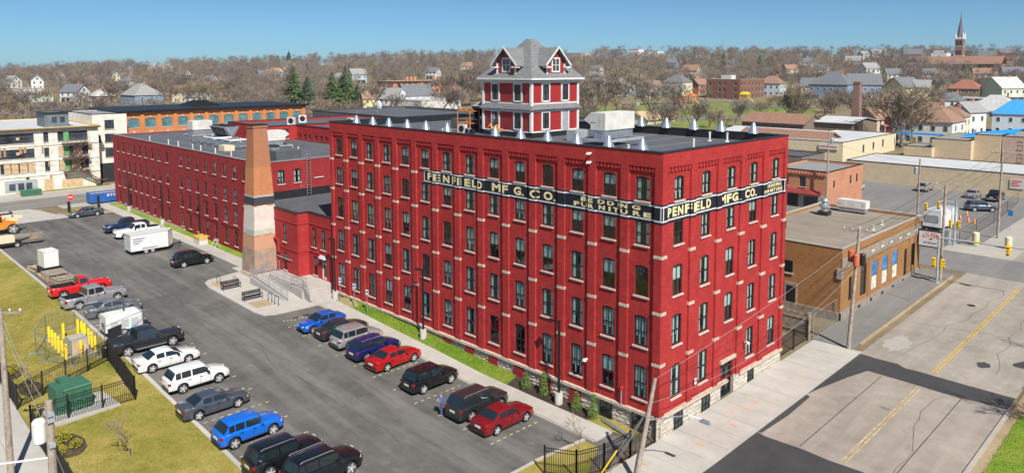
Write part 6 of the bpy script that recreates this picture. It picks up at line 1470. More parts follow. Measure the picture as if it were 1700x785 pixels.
MB().cyl((-.2, 0, .0), (-.16, .5, 1.9), .05, .05, 6).build('riser_conduit', 'steel_grey', p1, world=False)
pole(-23.6, -32.15, 9.5, 'wooden utility pole with crossarm at the left edge pavement', [(.3, 2.4, R(50))], (0, 0), .17, 'wood_pole')
p2 = pole(-7.9, -33.25, 9.5, 'grey utility pole with white transformer at bottom left', [], (0, 0), .19, can=[(1.3, R(230), 'white_paint')])
MB().cyl((0, 0, 8.6), (-.68, -2.15, 8.8), .045, .045, 6).build('lamp_arm', 'white_paint', p2, world=False)
for k in (.55, .8, 1.9): MB().box(.1, .24, -.12, .12, 11.1-k-.1, 11.1-k+.08).build('bracket', 'steel_grey', p2, world=False)
pole(2.9, 50.6, 10.6, 'wooden utility pole with wide crossarm at the street corner', [(.25, 4.2, .6)], (.1, 0)); pole(2.37, 78.4, 12, 'tall wooden utility pole by the far car park fence', [(.4, 2.6, .3)]); pole(-5.1, 68.9, 11, 'slim utility pole behind the camper trailer', [], r=.13, can=[(1.6, 3, 'steel_grey')]); pole(-22.0, 80.0, 13.0, 'wooden utility pole in front of the orange brick shop', [], r=.14, can=[(1.5, .6, 'galv')])
for x, y, zt in ((-97, -30.5, 9), ): pole(x, y, zt, 'thin utility pole far left by the telehandler', [(.3, 2.2, 0)], r=.12)
pole(-132.8, -16.5, 10.5, 'dark utility pole before the derelict factory', [(.4, 2.2, 1.5)], r=.15)
# traffic signal mast
ms = thing('traffic_signal', 'grey steel signal mast with long arm reaching over the street', 'traffic signal', (2.87, 49.6, -.45)); MB().cyl((0,0,0),(0,0,5.35),.14,.11,12).cyl((0,0,0),(0,0,.12),.28,.28,12).build('mast', 'steel_grey', ms, world=False); MB().cyl((0,0,5.1),(10.5,0,5.2),.11,.06,10).build('arm', 'steel_grey', ms, world=False)
def heads(parent, x, y, z, rz):
    e = MB(); e.box(-.17, .17, -.12, .12, -.52, .52); o = link('signal_head', e.mesh('signal_head', 'yellow'), parent, (x, y, z), rz)
    for k, mt in enumerate(('red_paint', 'amber', 'ink_green')): l = MB(); l.cyl((0, -.125, .33-.33*k), (0, -.19, .33-.33*k), .12, .12, 12); link('lens', l.mesh('lens', mt), o); v = MB(); v.box(-.14, .14, -.32, -.122, .43-.33*k, .46-.33*k); link('visor', v.mesh('visor', 'yellow'), o)
heads(ms, -.35, -.1, 2.3, 0); heads(ms, .4, .1, 2.2, 1.57); heads(ms, 6.5, 0, 4.75, 0)
s2 = thing('traffic_signal', 'short grey signal mast at the far corner by the chain fence', 'traffic signal', (-.65, 69.4, -.28)); MB().cyl((0,0,0),(0,0,6.3),.16,.12,12).build('mast', 'steel_grey', s2, world=False); MB().cyl((0,0,5.9),(-1.9,-.6,5.9),.07,.05,8).build('arm', 'steel_grey', s2, world=False)
heads(s2, -1.9, -.6, 5.3, .4); heads(s2, -3.2, -1.3, 5.0, .4); heads(s2, .4, .0, 2.9, 1.2); heads(s2, -.5, 0, 2.9, -.4)
tag(MB().prism([(-4.2, 66.4, 1.2), (-3.3, 66.8, 2.1), (-2.4, 67.2, 1.2), (-3.3, 66.8, .3)], (.05, -.05, 0)).build('warning_sign', 'orange_paint'), 'orange diamond roadwork sign at the far corner', 'sign')
cb = thing('signal_cabinet', 'grey traffic control cabinet behind the far signal mast', 'cabinet', (-1.9, 70.6, -.28)); MB().box(-.45, .45, -.35, .35, 0, 1.9).build('case', 'steel_grey', cb, world=False); MB().box(-.4, .4, -.37, -.352, .2, 1.7).build('door', 'galv', cb, world=False)
chain_fence([(-.4,70.8),(-.6,80),(-.65,90),(-1.2,101),(-1.9,112)], 'black chain fence along the far car park', 1.9, 'black_metal', 'car park fences', grid=.3)
chain_fence([(.2,114),(.3,124)], 'black chain fence before the far cream wall', 2.0, 'black_metal', 'car park fences', grid=.3)
chain_fence([(-.3,24.9),(-.5,30.5)], 'galvanised chain gate between timber fence and tavern', 2.1, 'galv', 'car park fences', grid=.2)
for i, (x, y) in enumerate([(1.2, 72.2), (4.9, 72.2)]):
    o = thing('bollard', f'fat yellow bollard on the far corner pavement, {["left", "right"][i]} one', 'bollard', (x, y, -.2), 0, 'yellow corner bollards'); MB().lathe([(.42, -.1), (.42, 1.5), (.3, 1.62), (0, 1.65)], 16).build('post', 'cream_lt', o, world=False, smooth=True); MB().lathe([(.43, .3), (.43, .6)], 16).build('band', 'yellow', o, world=False)
for i, (x, y) in enumerate([(-4.9,88.9),(-5.1,93.4),(-3.5,87.8),(-2.5,87)]):
    o = thing('traffic_cone', f'orange traffic cone before the dark SUV, {words[i]} from the left', 'cone', (x, y, G(x,y)+.01), 0, 'traffic cones'); MB().box(-.25, .25, -.25, .25, 0, .05).build('base', 'orange_paint', o, world=False); MB().lathe([(.19, .05), (.05, 1.0 if i > 1 else .8)], 14).build('cone', 'orange_paint', o, world=False); MB().lathe([(.135, .45), (.115, .6)], 14).build('band', 'white_paint', o, world=False)
def sign_post(x, y, label, h, plate, mat, rz=0, shape='rect', z=None):
    z = G(x, y) if z is None else z; o = thing('sign_post', label, 'sign', (x, y, z), rz); MB().box(-.03, .03, -.03, .03, 0, h).build('post', 'galv', o, world=False); w_, hh = plate
    if shape == 'rect': MB().box(-w_/2, w_/2, -.05, -.032, h-hh, h+.03).build('plate', mat, o, world=False)
    else: MB().cyl((0, -.05, h-.05), (0, -.035, h-.05), w_/2, w_/2, 8 if shape == 'oct' else 20).build('plate', mat, o, world=False)
    return o
M('sign_blue', (.02, .16, .42), .5)
for i, x in enumerate([-37.9, -35.3, -33.0]): s = sign_post(x, -1.0, f'small parking sign on a thin post along the footpath, {words[i]} from the plaza', 2.5, (.32, .48), 'white_paint', R(20), z=G(x, -1)+.05); s['group'] = 'parking signs'; MB().box(-.12, .12, -.06, -.052, 2.2, 2.4).build('symbol', 'sign_blue', s, world=False)
sign_post(-57.8, -1.4, 'blue and white accessible parking sign left of the chimney', 2.4, (.35, .55), 'sign_blue', R(40)); sign_post(2.35, 85.4, 'blue sign on a thin post on the far pavement', 3.0, (.6, .8), 'sign_blue'); sign_post(2.7, 41.2, 'bare thin sign post before the tavern', 2.9, (.1, .4), 'galv')
s = sign_post(-107.5, -8.0, 'round red do-not-enter sign at the far driveway', 2.7, (.95, .95), 'red_paint', R(60), 'round'); MB().box(-.32, .32, -.056, -.051, 2.58, 2.72).build('white_bar', 'white_paint', s, world=False)
for i, (x, y) in enumerate([(-106.7, -8.5), (-109.6, -3.4)]): tag(MB().box(x-.17, x+.17, y-.17, y+.17, 0, 2.1).build('gate_post', 'black_metal'), f'thick black gate post at the far driveway, {["left", "right"][i]} of the grey sedan', 'post')
# benches and bike hoops
def bench(x, y, rz, label):
    o = thing('bench', label, 'bench', (x, y, G(x, y)+.12), rz, 'plaza benches')
    for k in range(4): MB().box(-1.0, 1.0, -.22+k*.11, -.13+k*.11, .43, .46).build('seat_slat', 'black_metal', o, world=False)
    for k in range(4): MB().box(-1.0, 1.0, .25+k*.02, .28+k*.02, .52+k*.1, .6+k*.1).build('back_slat', 'black_metal', o, world=False)
    for s in (-.95, .95): MB().tube([(s, -.25, 0), (s, -.25, .62), (s, .2, .62)], .03, 6).cyl((s, .28, 0), (s, .34, .9), .03, .03, 6).build('leg', 'black_metal', o, world=False)
bench(-49.2, -7.4, UPY+math.pi*.0, 'black slatted bench at the left of the plaza'); bench(-44.4, -7.3, UPY, 'black slatted bench at the right of the plaza')
def hoop(x, y, label):
    o = thing('bike_rack', label, 'bike rack', (x, y, G(x, y)+.12), .2, 'bike hoops'); MB().tube([(-.3,0,0),(-.3,0,.7),(-.2,0,.86),(0,0,.92),(.2,0,.86),(.3,0,.7),(.3,0,0)], .03, 6).build('hoop', 'black_metal', o, world=False); MB().cyl((-.3,0,0),(-.3,0,.02),.08,.08,8).cyl((.3,0,0),(.3,0,.02),.08,.08,8).build('flange', 'black_metal', o, world=False)
for i, (x, y) in enumerate([(-51.9,-7.6),(-50.3,-6.5),(-42.6,-6.3),(-41.2,-6.3)]): hoop(x, y, f'black bike hoop on the plaza, {words[i]} from the left')
# construction bits by the wing
cw = thing('material_stack', 'yellow and white building material bags stacked by the wing wall', 'stack', (-71.6, -1.6, 0.05))
for k in range(4): MB().frus(-1.0, 1.0, -.6, .6, .0+k*.28, .26+k*.28, .12).build('bag', ['white_dirty', 'white_dirty', 'plywood', 'yellow_line'][k], cw, world=False)
sh_ = thing('saw_horse', 'white saw horse leaning by the wing wall', 'saw horse', (-68.2, -1.0, .05)); MB().box(-.6, .6, -.06, .06, .8, .9).build('beam', 'white_paint', sh_, world=False)
for s in (-.5, .5): MB().cyl((s, -.35, 0), (s, 0, .82), .03).cyl((s, .35, 0), (s, 0, .82), .03).build('leg', 'white_paint', sh_, world=False)
tag(MB().box(-77.6, -76.2, -1.5, -1.3, .05, .15).build('wheel_stop', 'yellow'), 'yellow strip lying on the grass by the wing', 'strip')
lp = MB()
for k in range(3): lp.cyl((-4.6+k*.15, -.35-k*.14, -1.38), (-1.2+k*.1, -1.15-k*.12, -1.34), .05, .05, 6)
tag(lp.build('conduit_pipes', 'galv'), 'loose steel pipes lying on the grass near the factory corner', 'pipes')
dn = thing('dumpster', 'low green refuse container on the far pavement', 'container', (-131.5, -8.6, .06)); MB().frus(-.7, .7, -1.5, 1.5, 0, 1.0, -.1).build('body', 'tf_green', dn, world=False); MB().box(-.82, .82, -1.62, 1.62, 1.001, 1.1).build('lid', 'ink_green', dn, world=False)
# timber fence between factory and tavern
tfn = thing('timber_fence', 'weathered grey timber fence between factory and tavern yard', 'fence', (-3, 24.6, -.95))
for k in range(28): MB().box(-6.2+k*.2, -6.02+k*.2, 24.5, 24.54, -1.2, 1.1+.03*(k % 3)).build('board', 'wood_grey', tfn)
for z in (-.6, .6): MB().box(-6.2, -.6, 24.44, 24.5, z, z+.12).build('rail', 'wood', tfn)
for x in (-6.2, -3.4, -.55): MB().box(x-.09, x+.09, 24.4, 24.58, -1.2, 1.35).build('post', 'wood_pole', tfn)
# overhead wires
def wire(a, b, sag, label, r=.016, mat='wire'):
    pts = []
    for i in range(17): t = i/16; pts.append((a[0]+(b[0]-a[0])*t, a[1]+(b[1]-a[1])*t, a[2]+(b[2]-a[2])*t-sag*4*t*(1-t)))
    tag(MB().tube(pts, r, 4).build('overhead_wire', mat), label, 'wire', 'overhead wires')
wire((2.15,-3.8,4.5), (3.3,24.7,8.6), .3, 'upper pale wire crossing the street facade to the tavern pole', .012, 'wire_lt'); wire((2.15,-3.8,4.0), (3.3,24.6,7.0), .9, 'dark cable below the pale wire on the street facade')
wire((2.1,-4.1,3.4), (3.2,24.5,6.2), 1.4, 'lower dark cable across the street facade'); wire((2.1,-4.1,3.1), (3.2,24.5,5.9), 1.5, 'lowest pale cable across the street facade', .012, 'wire_lt')
for k, (dz, dx) in enumerate([(0, -1.1), (0, 0), (0, 1.1), (-1.6, 0)]): wire((3.4+dx, 24.8, 9.4+dz), (3.0+dx, 50.6, 10.3+dz), .5, f'cable between tavern pole and corner pole, {words[k]} from the left'); wire((3.0+dx, 50.6, 10.3+dz), (2.4+dx, 78.4, 11.6+dz), .5, f'cable from corner pole to the fence pole, {words[k]} from the left')
wire((3.4,24.8,8.0), (-.3,30.6,4.0), .3, 'service cable dropping to the tavern corner'); wire((-23.6,-32.15,9.3), (-7.9,-33.25,9.2), .5, 'pale cable between the two bottom-left poles', .014, 'wire_lt'); wire((-23.6,-32.15,9.0), (-97,-30.5,8.6), 1.0, 'long cable leaving the left pole along the lawn')
wire((-23.6,-32.15,8.6), (-20,-29.9,-1.0), 0, 'guy wire at the left pole', .012, 'wire_lt')
for k in range(2): wire((-132.8,-16.5,9.8-k), (-128,60,10-k), 1.2, f'cable along the far street, {["upper", "lower"][k]}', .02)
wire((-5.1,68.9,10.4), (-22,80,11.5), .4, 'cable from slim pole to the shop pole'); wire((2.4,78.4,9.8), (-5.1,68.9,9.6), .4, 'cable from fence pole to the slim pole')
HOUSES = [(-656,89,10,6,'white','grey','gable',20),(-551,78,16,4,'white','white','flat',10),(-465,64,15,5,'mint','grey','flat',5),(-614,97,10,7,'white','grey','gable',-15),(-731,139,9,6,'white','brown','gable',0),(-446,79,12,6,'white','slate','gable',30),(-377,64,10,5,'cream','grey','gable',0),(-589,128,9,6,'tan','brown','gable',20),(-395,78,11,6,'brown','pale','hip',0),(-676,168,8,6,'cream','slate','gable',0),(-751,203,10,6,'white','grey','gable',10),(-549,139,10,6,'tan','slate','hip',10),(-387,95,18,6,'blue','grey','hip',5),(-845,256,10,7,'white','grey','gable',60),(-783,249,14,7,'white','grey','gable',0),(-397,120,9,6,'tan','brown','gable',40),(-613,205,9,6,'white','slate','gable',0),(-365,116,11,5,'white','grey','gable',35),(-510,183,9,6,'tan','slate','gable',15),(-704,287,9,5,'white','slate','gable',10),(-549,243,10,6,'white','slate','gable',80),(-555,257,13,6,'white','orange','gable',0),(-739,366,9,6,'white','slate','gable',30),(-624,350,9,6,'white','slate','gable',30),(-453,256,9,6,'blue','grey','gable',10),(-461,275,12,7,'paleblue','grey','gable',80),(-278,164,9,6,'yellow','brown','gable',70),(-270,171,14,6,'white','grey','gable',10),(-267,183,15,7,'white','slate','gable',75),(-446,337,10,6,'white','slate','gable',20),(-488,410,10,6,'tan','brown','gable',40),(-943,1104,26,8,'tan','pale','flat',0),(-354,432,9,6,'white','slate','gable',10),(-242,296,11,7,'yellow','grey','gable',20),(-237,312,11,7,'paleblue','grey','hip',10),(-853,1174,14,12,'white','pale','flat',0),(-218,312,10,6,'white','brown','gable',60),(-822,1196,14,10,'white','pale','flat',0),(-363,554,10,6,'blue','slate','gable',20),(-213,332,13,8,'cream','slate','hip',0),(-287,466,12,6,'tan','brown','gable',10),(-208,347,9,6,'orange','brown','gable',80),(-311,567,9,6,'white','slate','gable',10),(-171,364,13,7,'paleblue','brown','hip',5),(-233,520,9,6,'tan','brown','gable',50),(-264,620,10,6,'white','slate','gable',20),(-145,359,12,7,'tan','slate','gable',15),(-214,534,9,6,'cream','slate','gable',10),(-135,362,20,8,'blue','slate','hip',0),(-238,659,13,6,'rose','grey','gable',15),(-123,370,16,8,'blue','slate','gable',30),(-271,772,10,7,'white','grey','gable',70),(-181,538,12,7,'white','grey','gable',60),(-69,235,11,5,'tan','brown','gable',75),(-467,1376,14,7,'white','grey','gable',10),(-151,498,10,6,'white','slate','gable',40),(-63,235,6,4,'red','slate','gable',80),(-100,360,14,8,'yellow','slate','gable',70),(-222,771,16,8,'brick','slate','gable',10),(-94,364,10,8,'yellow','grey','gable',10),(-46,214,17,7,'white','brown','hip',0),(-131,510,10,6,'cream','slate','gable',20),(-45,235,9,7,'cream','brown','hip',0),(-67,317,10,6,'white','slate','hip',20),(-80,391,14,6,'brown','rust','hip',0),(-43,245,9,8,'white','grey','gable',70),(-63,346,16,5,'white','pale','flat',0),(-105,526,10,6,'white','brown','gable',20),(-165,802,14,6,'cream','slate','gable',0),(-49,311,19,3,'tan','pale','hip',0),(-64,392,15,7,'mint','pale','gable',60),(-280,1428,14,8,'red','slate','gable',20),(-90,535,12,6,'tan','slate','gable',30),(-31,257,14,7,'paleblue','blueroof','hip',10),]
CONIF=[(-312,142,16.5),(-295,140,13.3),(-286,148,14.7),(-287,156,16.7),(-283,160,10.0),(-772,384,18.3),(-1207,594,20.4),(-1364,358,19.6),(-513,262,13.1),(-881,224,12.2),(-706,262,11.9),(-275,493,16.8),(-252,508,15.6),(-333,575,13.4),(-320,508,10.3),(-338,550,11.0),(-701,1271,21.0),(-621,1312,14.9),(-459,1378,18.5),(-431,1388,20.5),(-411,1394,18.2),(-422,1391,18.3),(-367,1407,15.8),(-111,509,12.2),(-136,695,7.7),(-1198,825,18.0),(-1174,858,19.3),(-1159,877,20.6),(-1148,891,17.0),(-1102,947,21.9),(-1094,956,24.3),(-601,538,10.4),(-93,374,8.2),(-232,641,4.3),(-452,294,7.0),(-654,517,12.8),(-478,656,8.3),(-300,1423,10.2),(-479,1372,16.5),(-1118,929,14.6),(-583,1330,14.7),]
BARE=[(-170,184,21.0,'g'),(-166,188,20.6,'m'),(-173,214,20.1,'m'),(-157,212,25.1,'t'),(-170,218,20.1,'m'),(-145,207,20.4,'g'),(-135,215,18.7,'g'),(-116,203,8.2,'g'),(-118,230,7.9,'g'),(-112,235,10.7,'t'),(-104,242,18.9,'t'),(-101,244,16.5,'t'),(-105,289,13.2,'g'),(-51,198,20.0,'t'),(-49,200,19.0,'t'),(-47,202,18.1,'t'),(-68,243,17.3,'g'),(-67,286,14.4,'g'),(-71,315,11.7,'g'),(-110,408,16.8,'m'),(-72,267,12.8,'g'),(-261,154,16.6,'g'),(-231,143,12.7,'g'),(-193,130,12.3,'g'),(-343,101,16.2,'t'),(-338,105,16.7,'t'),(-368,102,15.5,'m'),(-333,109,16.1,'t'),(-323,119,13.2,'m'),(-360,60,11.2,'m'),(-382,79,12.8,'m'),(-366,33,8.1,'g'),(-358,41,6.7,'g'),(-263,195,18.1,'m'),(-255,202,21.1,'m'),(-256,210,21.5,'m'),(-162,192,18.1,'m'),(-177,302,10.0,'m'),(-89,269,12.2,'m'),]

# ------------------------------------------------------------------ background houses
HC = {'white': (.64,.64,.62), 'mint': (.52,.62,.48), 'cream': (.66,.60,.44), 'brown': (.25,.17,.12), 'blue': (.19,.27,.37), 'tan': (.52,.44,.33), 'yellow': (.66,.57,.30), 'paleblue': (.46,.54,.62), 'orange': (.50,.24,.12), 'rose': (.50,.33,.31), 'red': (.36,.06,.05), 'brick': (.34,.16,.11)}
RC = {'grey': (.27,.27,.27), 'slate': (.14,.15,.165), 'brown': (.27,.16,.11), 'pale': (.45,.45,.44), 'white': (.6,.6,.6), 'orange': (.50,.27,.15), 'rust': (.30,.12,.08), 'blueroof': (.03,.27,.68)}
RN = {'grey': 'grey', 'slate': 'dark slate', 'brown': 'brown', 'pale': 'pale', 'white': 'white', 'orange': 'orange', 'rust': 'rust red', 'blueroof': 'bright blue'}
def house(x, y, w, h, wc, rc, t, rz, label, z=None, name='house'):
    z = T(x, y)-.4 if z is None else z; d = w*.8; o = thing(name, label, 'house', (x, y, z), rz, 'houses on the far side of town')
    wm = 'hw_'+wc; M(wm, HC[wc], .8, var=.08); rm = 'hr_'+rc; M(rm, RC[rc], .8, var=.15)
    mb = MB(); mb.box(-w/2, w/2, -d/2, d/2, -2, h); e = .45; rh = d*.42; roof = MB()
    if t == 'gable':
        for s in (-1, 1): mb.prism([(s*w/2*.998, -d/2, h+.002), (s*w/2*.998, d/2, h+.002), (s*w/2*.998, 0, h+rh)], (-s*.2, 0, 0))
        for s in (-1, 1): roof.prism([(-w/2-e, s*(d/2+e), h-e*.8), (w/2+e, s*(d/2+e), h-e*.8), (w/2+e, 0, h+rh+.05), (-w/2-e, 0, h+rh+.05)], (0, 0, .25))
    elif t == 'hip': roof.frus(-w/2-e, w/2+e, -d/2-e, d/2+e, h+.003, h+rh, d/2+e-.4, d/2+e-.3)
    else: roof.box(-w/2-.3, w/2+.3, -d/2-.3, d/2+.3, h+.003, h+.35)
    mb.build('wall', wm, o, world=False); rf = roof.build('roof', rm, o, world=False)
    n = max(2, int(w/3.2)); fl = 2 if h > 4.5 else 1; tm = 'white_paint' if wc != 'white' else 'steel_grey'
    key = ('hwin', tm)
    if key not in WC: WC[key] = (MB().box(-.6, .6, -.08, 0, -.15, 1.6).mesh('window', tm), MB().box(-.47, .47, -.1, -.082, 0, 1.45).mesh('pane', 'glass_far'))
    for k in range(fl):
        zz = .9+k*(h/fl)
        for i in range(n):
            q = link('window', WC[key][0], o, (-w/2+w*(i+.5)/n, -d/2, zz)); link('pane', WC[key][1], q)
        for i in range(2): q = link('window', WC[key][0], o, (w/2, -d/2+d*(i+.5)/2, zz), math.pi/2); link('pane', WC[key][1], q)
    if t == 'gable': q = link('window', WC[key][0], o, (w/2, 0, h+.3), math.pi/2); link('pane', WC[key][1], q)
    if t != 'flat': MB().box(w*.18, w*.18+.7, -.35, .35, h+rh*.5, h+rh+1.0).build('chimney', 'brick_house', rf, world=False)
    MB().box(-w*.1-.5, -w*.1+.5, -d/2-.07, -d/2-.001, 0, 2.1).build('door', 'wood', o, world=False)
    if t == 'gable' and w > 9:
        pr = MB().prism([(-w*.35, -d/2-2.0, 2.5), (w*.35, -d/2-2.0, 2.5), (w*.35, -d/2-.002, 3.1), (-w*.35, -d/2-.002, 3.1)], (0, 0, .15)).build('porch_roof', rm, o, world=False)
        for s in (-1, 0, 1): MB().box(s*w*.33-.1, s*w*.33+.1, -d/2-1.9, -d/2-1.7, -1, 2.5).build('post', 'white_paint', pr, world=False)
    return o
ORD = lambda i: str(i+1)+('st' if (i+1) % 10 == 1 and i != 10 else 'nd' if (i+1) % 10 == 2 and i != 11 else 'rd' if (i+1) % 10 == 3 and i != 12 else 'th')
HPOS = []
def pull(x, y, lim=885):
    dx, dy = x-CAM.x, y-CAM.y; D = math.hypot(dx, dy); k = min(1, lim/D); return CAM.x+dx*k, CAM.y+dy*k, k
for i, (x, y, w_, h_, wc, rc, t, rz) in enumerate(HOUSES):
    x, y, k = pull(x, y); HPOS.append((x, y, w_)); tn = {'gable': 'gabled', 'hip': 'hip-roofed', 'flat': 'flat-roofed'}[t]
    house(x, y, w_, h_, wc, rc, t, R(rz), f'{wc.replace("paleblue", "pale blue")} {tn} house with {RN[rc]} roof, {ORD(i)} background house from the left')
# brick apartment block and brick school
ap = shell('apartment_block', 'three-storey red-brown brick apartment block with white windows by the park', -190.5, -170.2, 325.7, 353, 5.4, 17.0, 'brick_dark', 'membrane_grey', wins=[('-y', u, 6.6+3.5*k, 1.5, 2.0) for k in range(3) for u in (-188.5, -182.5, -179.5, -173)] + [('+x', u, 6.6+3.5*k, 1.5, 2.0) for k in range(3) for u in (328, 332, 336, 340, 344, 348, 351)], wmat='white_paint', pmat='glass_far', cop='sill')
MB().box(-184, -178, 330, 335, 16.6, 19.2).build('stair_head', 'white_dirty', ap)
sch = shell('brick_school', 'long orange brick school with flat roof among bare trees', -352, -336, 219, 268, 5.0, 15.5, 'brick_house', 'membrane_grey', wins=[('+x', 223+4.2*i, 8.5+3.6*k, 2.2, 2.0) for i in range(11) for k in range(2)], over=1.2, cop='concrete_old')
for y in (235, 238, 241, 256, 260): MB().lathe([(1.0, 15.1), (1.0, 18.0)], 12, 'z', (-344, y, 0)).build('roof_drum', 'brick_house', sch)
# brown gabled works by the factory, smokestack
def gable_hall(name, label, x0, x1, y0, y1, z0, h, rh, wall, roof, ridge='x'):
    o = thing(name, label, 'building', ((x0+x1)/2, (y0+y1)/2, z0)); mb = MB(); mb.box(x0, x1, y0, y1, z0-1, h); r_ = MB(); e = .6
    if ridge == 'x':
        yc = (y0+y1)/2; mb.prism([(x1, y0, h+.002), (x1, y1, h+.002), (x1, yc, h+rh)], (-.2, 0, 0))
        for a in (y0-e, y1+e): r_.prism([(x0-e, a, h-.1), (x1+e, a, h-.1), (x1+e, yc, h+rh+.1), (x0-e, yc, h+rh+.1)], (0, 0, .2))
    else:
        xc = (x0+x1)/2; mb.prism([(x0, y0, h+.002), (x1, y0, h+.002), (xc, y0, h+rh)], (0, .2, 0))
        for a in (x0-e, x1+e): r_.prism([(a, y0-e, h-.1), (a, y1+e, h-.1), (xc, y1+e, h+rh+.1), (xc, y0-e, h+rh+.1)], (0, 0, .2))
    mb.build('wall', wall, o); r_.build('roof', roof, o); return o
M('roof_brown', (.26, .145, .10), .85, var=.2); M('wall_umber', (.20, .15, .12), .85, var=.15)
gh = gable_hall('brown_hall', 'low hall with rust brown gabled roof left of the cream workshop', -76, -52, 150, 162, 0, 4.0, 2.2, 'wall_umber', 'roof_brown')
gable_hall('brown_hall', 'dark gabled hall with brown roof beside the brick smokestack', -95, -74, 188, 202, 0, 5.5, 2.6, 'wall_umber', 'roof_brown')
gable_hall('grey_hall', 'pale grey low-pitched hall behind the brown halls', -90, -62, 166, 184, 0, 3.6, 1.2, 'wall_umber', 'membrane_white')
gable_hall('white_hall', 'white roofed hall right of the dark gabled hall', -74, -62, 196, 216, 0, 6.0, 1.2, 'wall_umber', 'membrane_white')
shell('brown_shed', 'flat brown shed in front of the brown halls', -60, -44, 120, 132, 0, 3.6, 'wall_umber', 'membrane')
gable_hall('tan_garage', 'tan roofed garage seen behind the rear parapet', -152, -139, 197, 216, .5, 3.2, 2.8, 'white_dirty', 'plywood', 'y')
smk = thing('smokestack', 'tall square brick smokestack among the low halls', 'chimney', (-71.5, 224, .3)); MB().frus(-1.5, 1.5, -1.5, 1.5, 0, 17.5, .45).build('shaft', 'brick_church', smk, world=False); MB().box(-1.2, 1.2, -1.2, 1.2, 17.501, 18.2).build('cap', 'brick_church', smk, world=False)
# church
def church():
    x, y, z = -159.0, 683.0, 20.0; o = thing('church', 'brick church with tall slate spire and white gabled front on the hill', 'church', (x, y, z)); s = 3.1
    MB().box(x-s, x+s, y-s, y+s, z-3, 47.0).build('tower', 'brick_church', o); MB().box(x-s-.4, x+s+.4, y-s-.4, y+s+.4, 47.001, 48.6).build('belfry_cornice', 'white_paint', o)
    MB().lathe([(3.5, 48.6), (2.5, 52.2), (.25, 67.5)], 8, 'z', (x, y, 0)).build('spire', 'hr_slate', o)
    MB().lathe([(.12, 67.5), (.12, 70.5)], 6, 'z', (x, y, 0)).build('cross', 'black_metal', o)
    for sx in (-1, 1):
        for sy in (-1, 1): MB().lathe([(1.0, 48.6), (.1, 53.0)], 6, 'z', (x+sx*2.7, y+sy*2.7, 0)).build('pinnacle', 'white_paint', o)
    for k, zz in enumerate((42, 34, 27)):
        for dx in (-1.2, 1.2): MB().box(x+dx-.8, x+dx+.8, y-s-.12, y-s-.001, zz, zz+3.6).build('louvre', 'dark_room', o)
        MB().box(x-s-.15, x+s+.15, y-s-.2, y+s+.2, zz-1.2, zz-.7).build('string_course', 'sill', o)
    MB().box(x-18, x-6, y-14, y+10, z-3, 35.5).box(x-16, x-8, y-14.1, y-14, 35.5, 37.6).build('front_block', 'white_paint', o)
    for zz, w_ in ((31.5, 1.6), (24, 1.3)): MB().cyl((x-12, y-14.3, zz), (x-12, y-14.05, zz), w_, w_, 16).build('round_window', 'dark_room', o)
    nv = MB().box(x-18, x+38, y-32, y-15, z-4, 26.0).build('nave', 'brick_church', o)
    MB().prism([(x-18.5, y-32.8, 25.6), (x+38.5, y-32.8, 25.6), (x+38.5, y-23.5, 32.0), (x-18.5, y-23.5, 32.0)], (0, 0, .4)).prism([(x-18.5, y-14.2, 25.6), (x+38.5, y-14.2, 25.6), (x+38.5, y-23.5, 32.0), (x-18.5, y-23.5, 32.0)], (0, 0, .4)).build('roof', 'roof_brown', nv)
    for k in range(8): MB().box(x-14+6*k, x-12+6*k, y-32.2, y-32.001, 19.5, 24).build('nave_window', 'dark_room', nv)
church()
# park: lawn, court, play frames
def tpoly(name, pts, mat, dz):
    bm = bmesh.new(); bm.faces.new([bm.verts.new((a, b, 0)) for a, b in pts]); cutgrid(bm, 6)
    for v in bm.verts: v.co.z = max(T(v.co.x, v.co.y), 0)+dz
    bmesh.ops.recalc_face_normals(bm, faces=bm.faces[:]); me = bpy.data.meshes.new(name); bm.to_mesh(me); bm.free(); me.materials.append(MATS[mat]); link(name, me, kind='structure')
grass_mat('park_grass', (.09, .13, .03), (.15, .19, .045), (.21, .23, .07), (.27, .24, .11))
tpoly('park_lawn', [(-128,176),(-92,206),(-112,290),(-160,330),(-205,240),(-170,170)], 'park_grass', .5)
tpoly('park_court', [(-150,212),(-118,240),(-122,256),(-153,224)], 'asphalt_far', .62); tpoly('park_road', [(-205,268),(-170,318),(-120,300),(-122,292),(-168,308),(-200,262)], 'asphalt_far', .62)
def play(x, y, mat, label):
    z = T(x, y)+.5; o = thing('play_frame', label, 'play frame', (x, y, z))
    for a in (-2, 2):
        for b in (-1.2, 1.2): MB().box(a-.15, a+.15, b-.15, b+.15, 0, 4).build('post', mat, o, world=False)
    MB().box(-2.2, 2.2, -1.4, 1.4, 2.0, 2.2).build('deck', mat, o, world=False); MB().frus(-2.4, 2.4, -1.6, 1.6, 4.001, 5.2, 1.2).build('canopy', mat, o, world=False); MB().prism([(2.2, -.5, 2.1), (5.0, -.5, .2), (5.0, .5, .2), (2.2, .5, 2.1)], (0, 0, .15)).build('slide', 'yellow', o, world=False)
play(-177, 288, 'orange_paint', 'orange play frame in the park'); play(-160, 312, 'yellow', 'yellow play frame beside the apartment block'); play(-150, 226, 'ink_green', 'teal canopy shelter in the park'); play(-168, 262, 'red_paint', 'red play frame deep in the park')
sign_post(-143, 196, 'tall pale basketball pole in the park', 9.0, (1.6, 1.2), 'white_paint', z=T(-143, 196)); sign_post(-205, 236, 'tall double park lamp pole', 13, (1.2, .3), 'steel_grey', z=T(-205, 236))

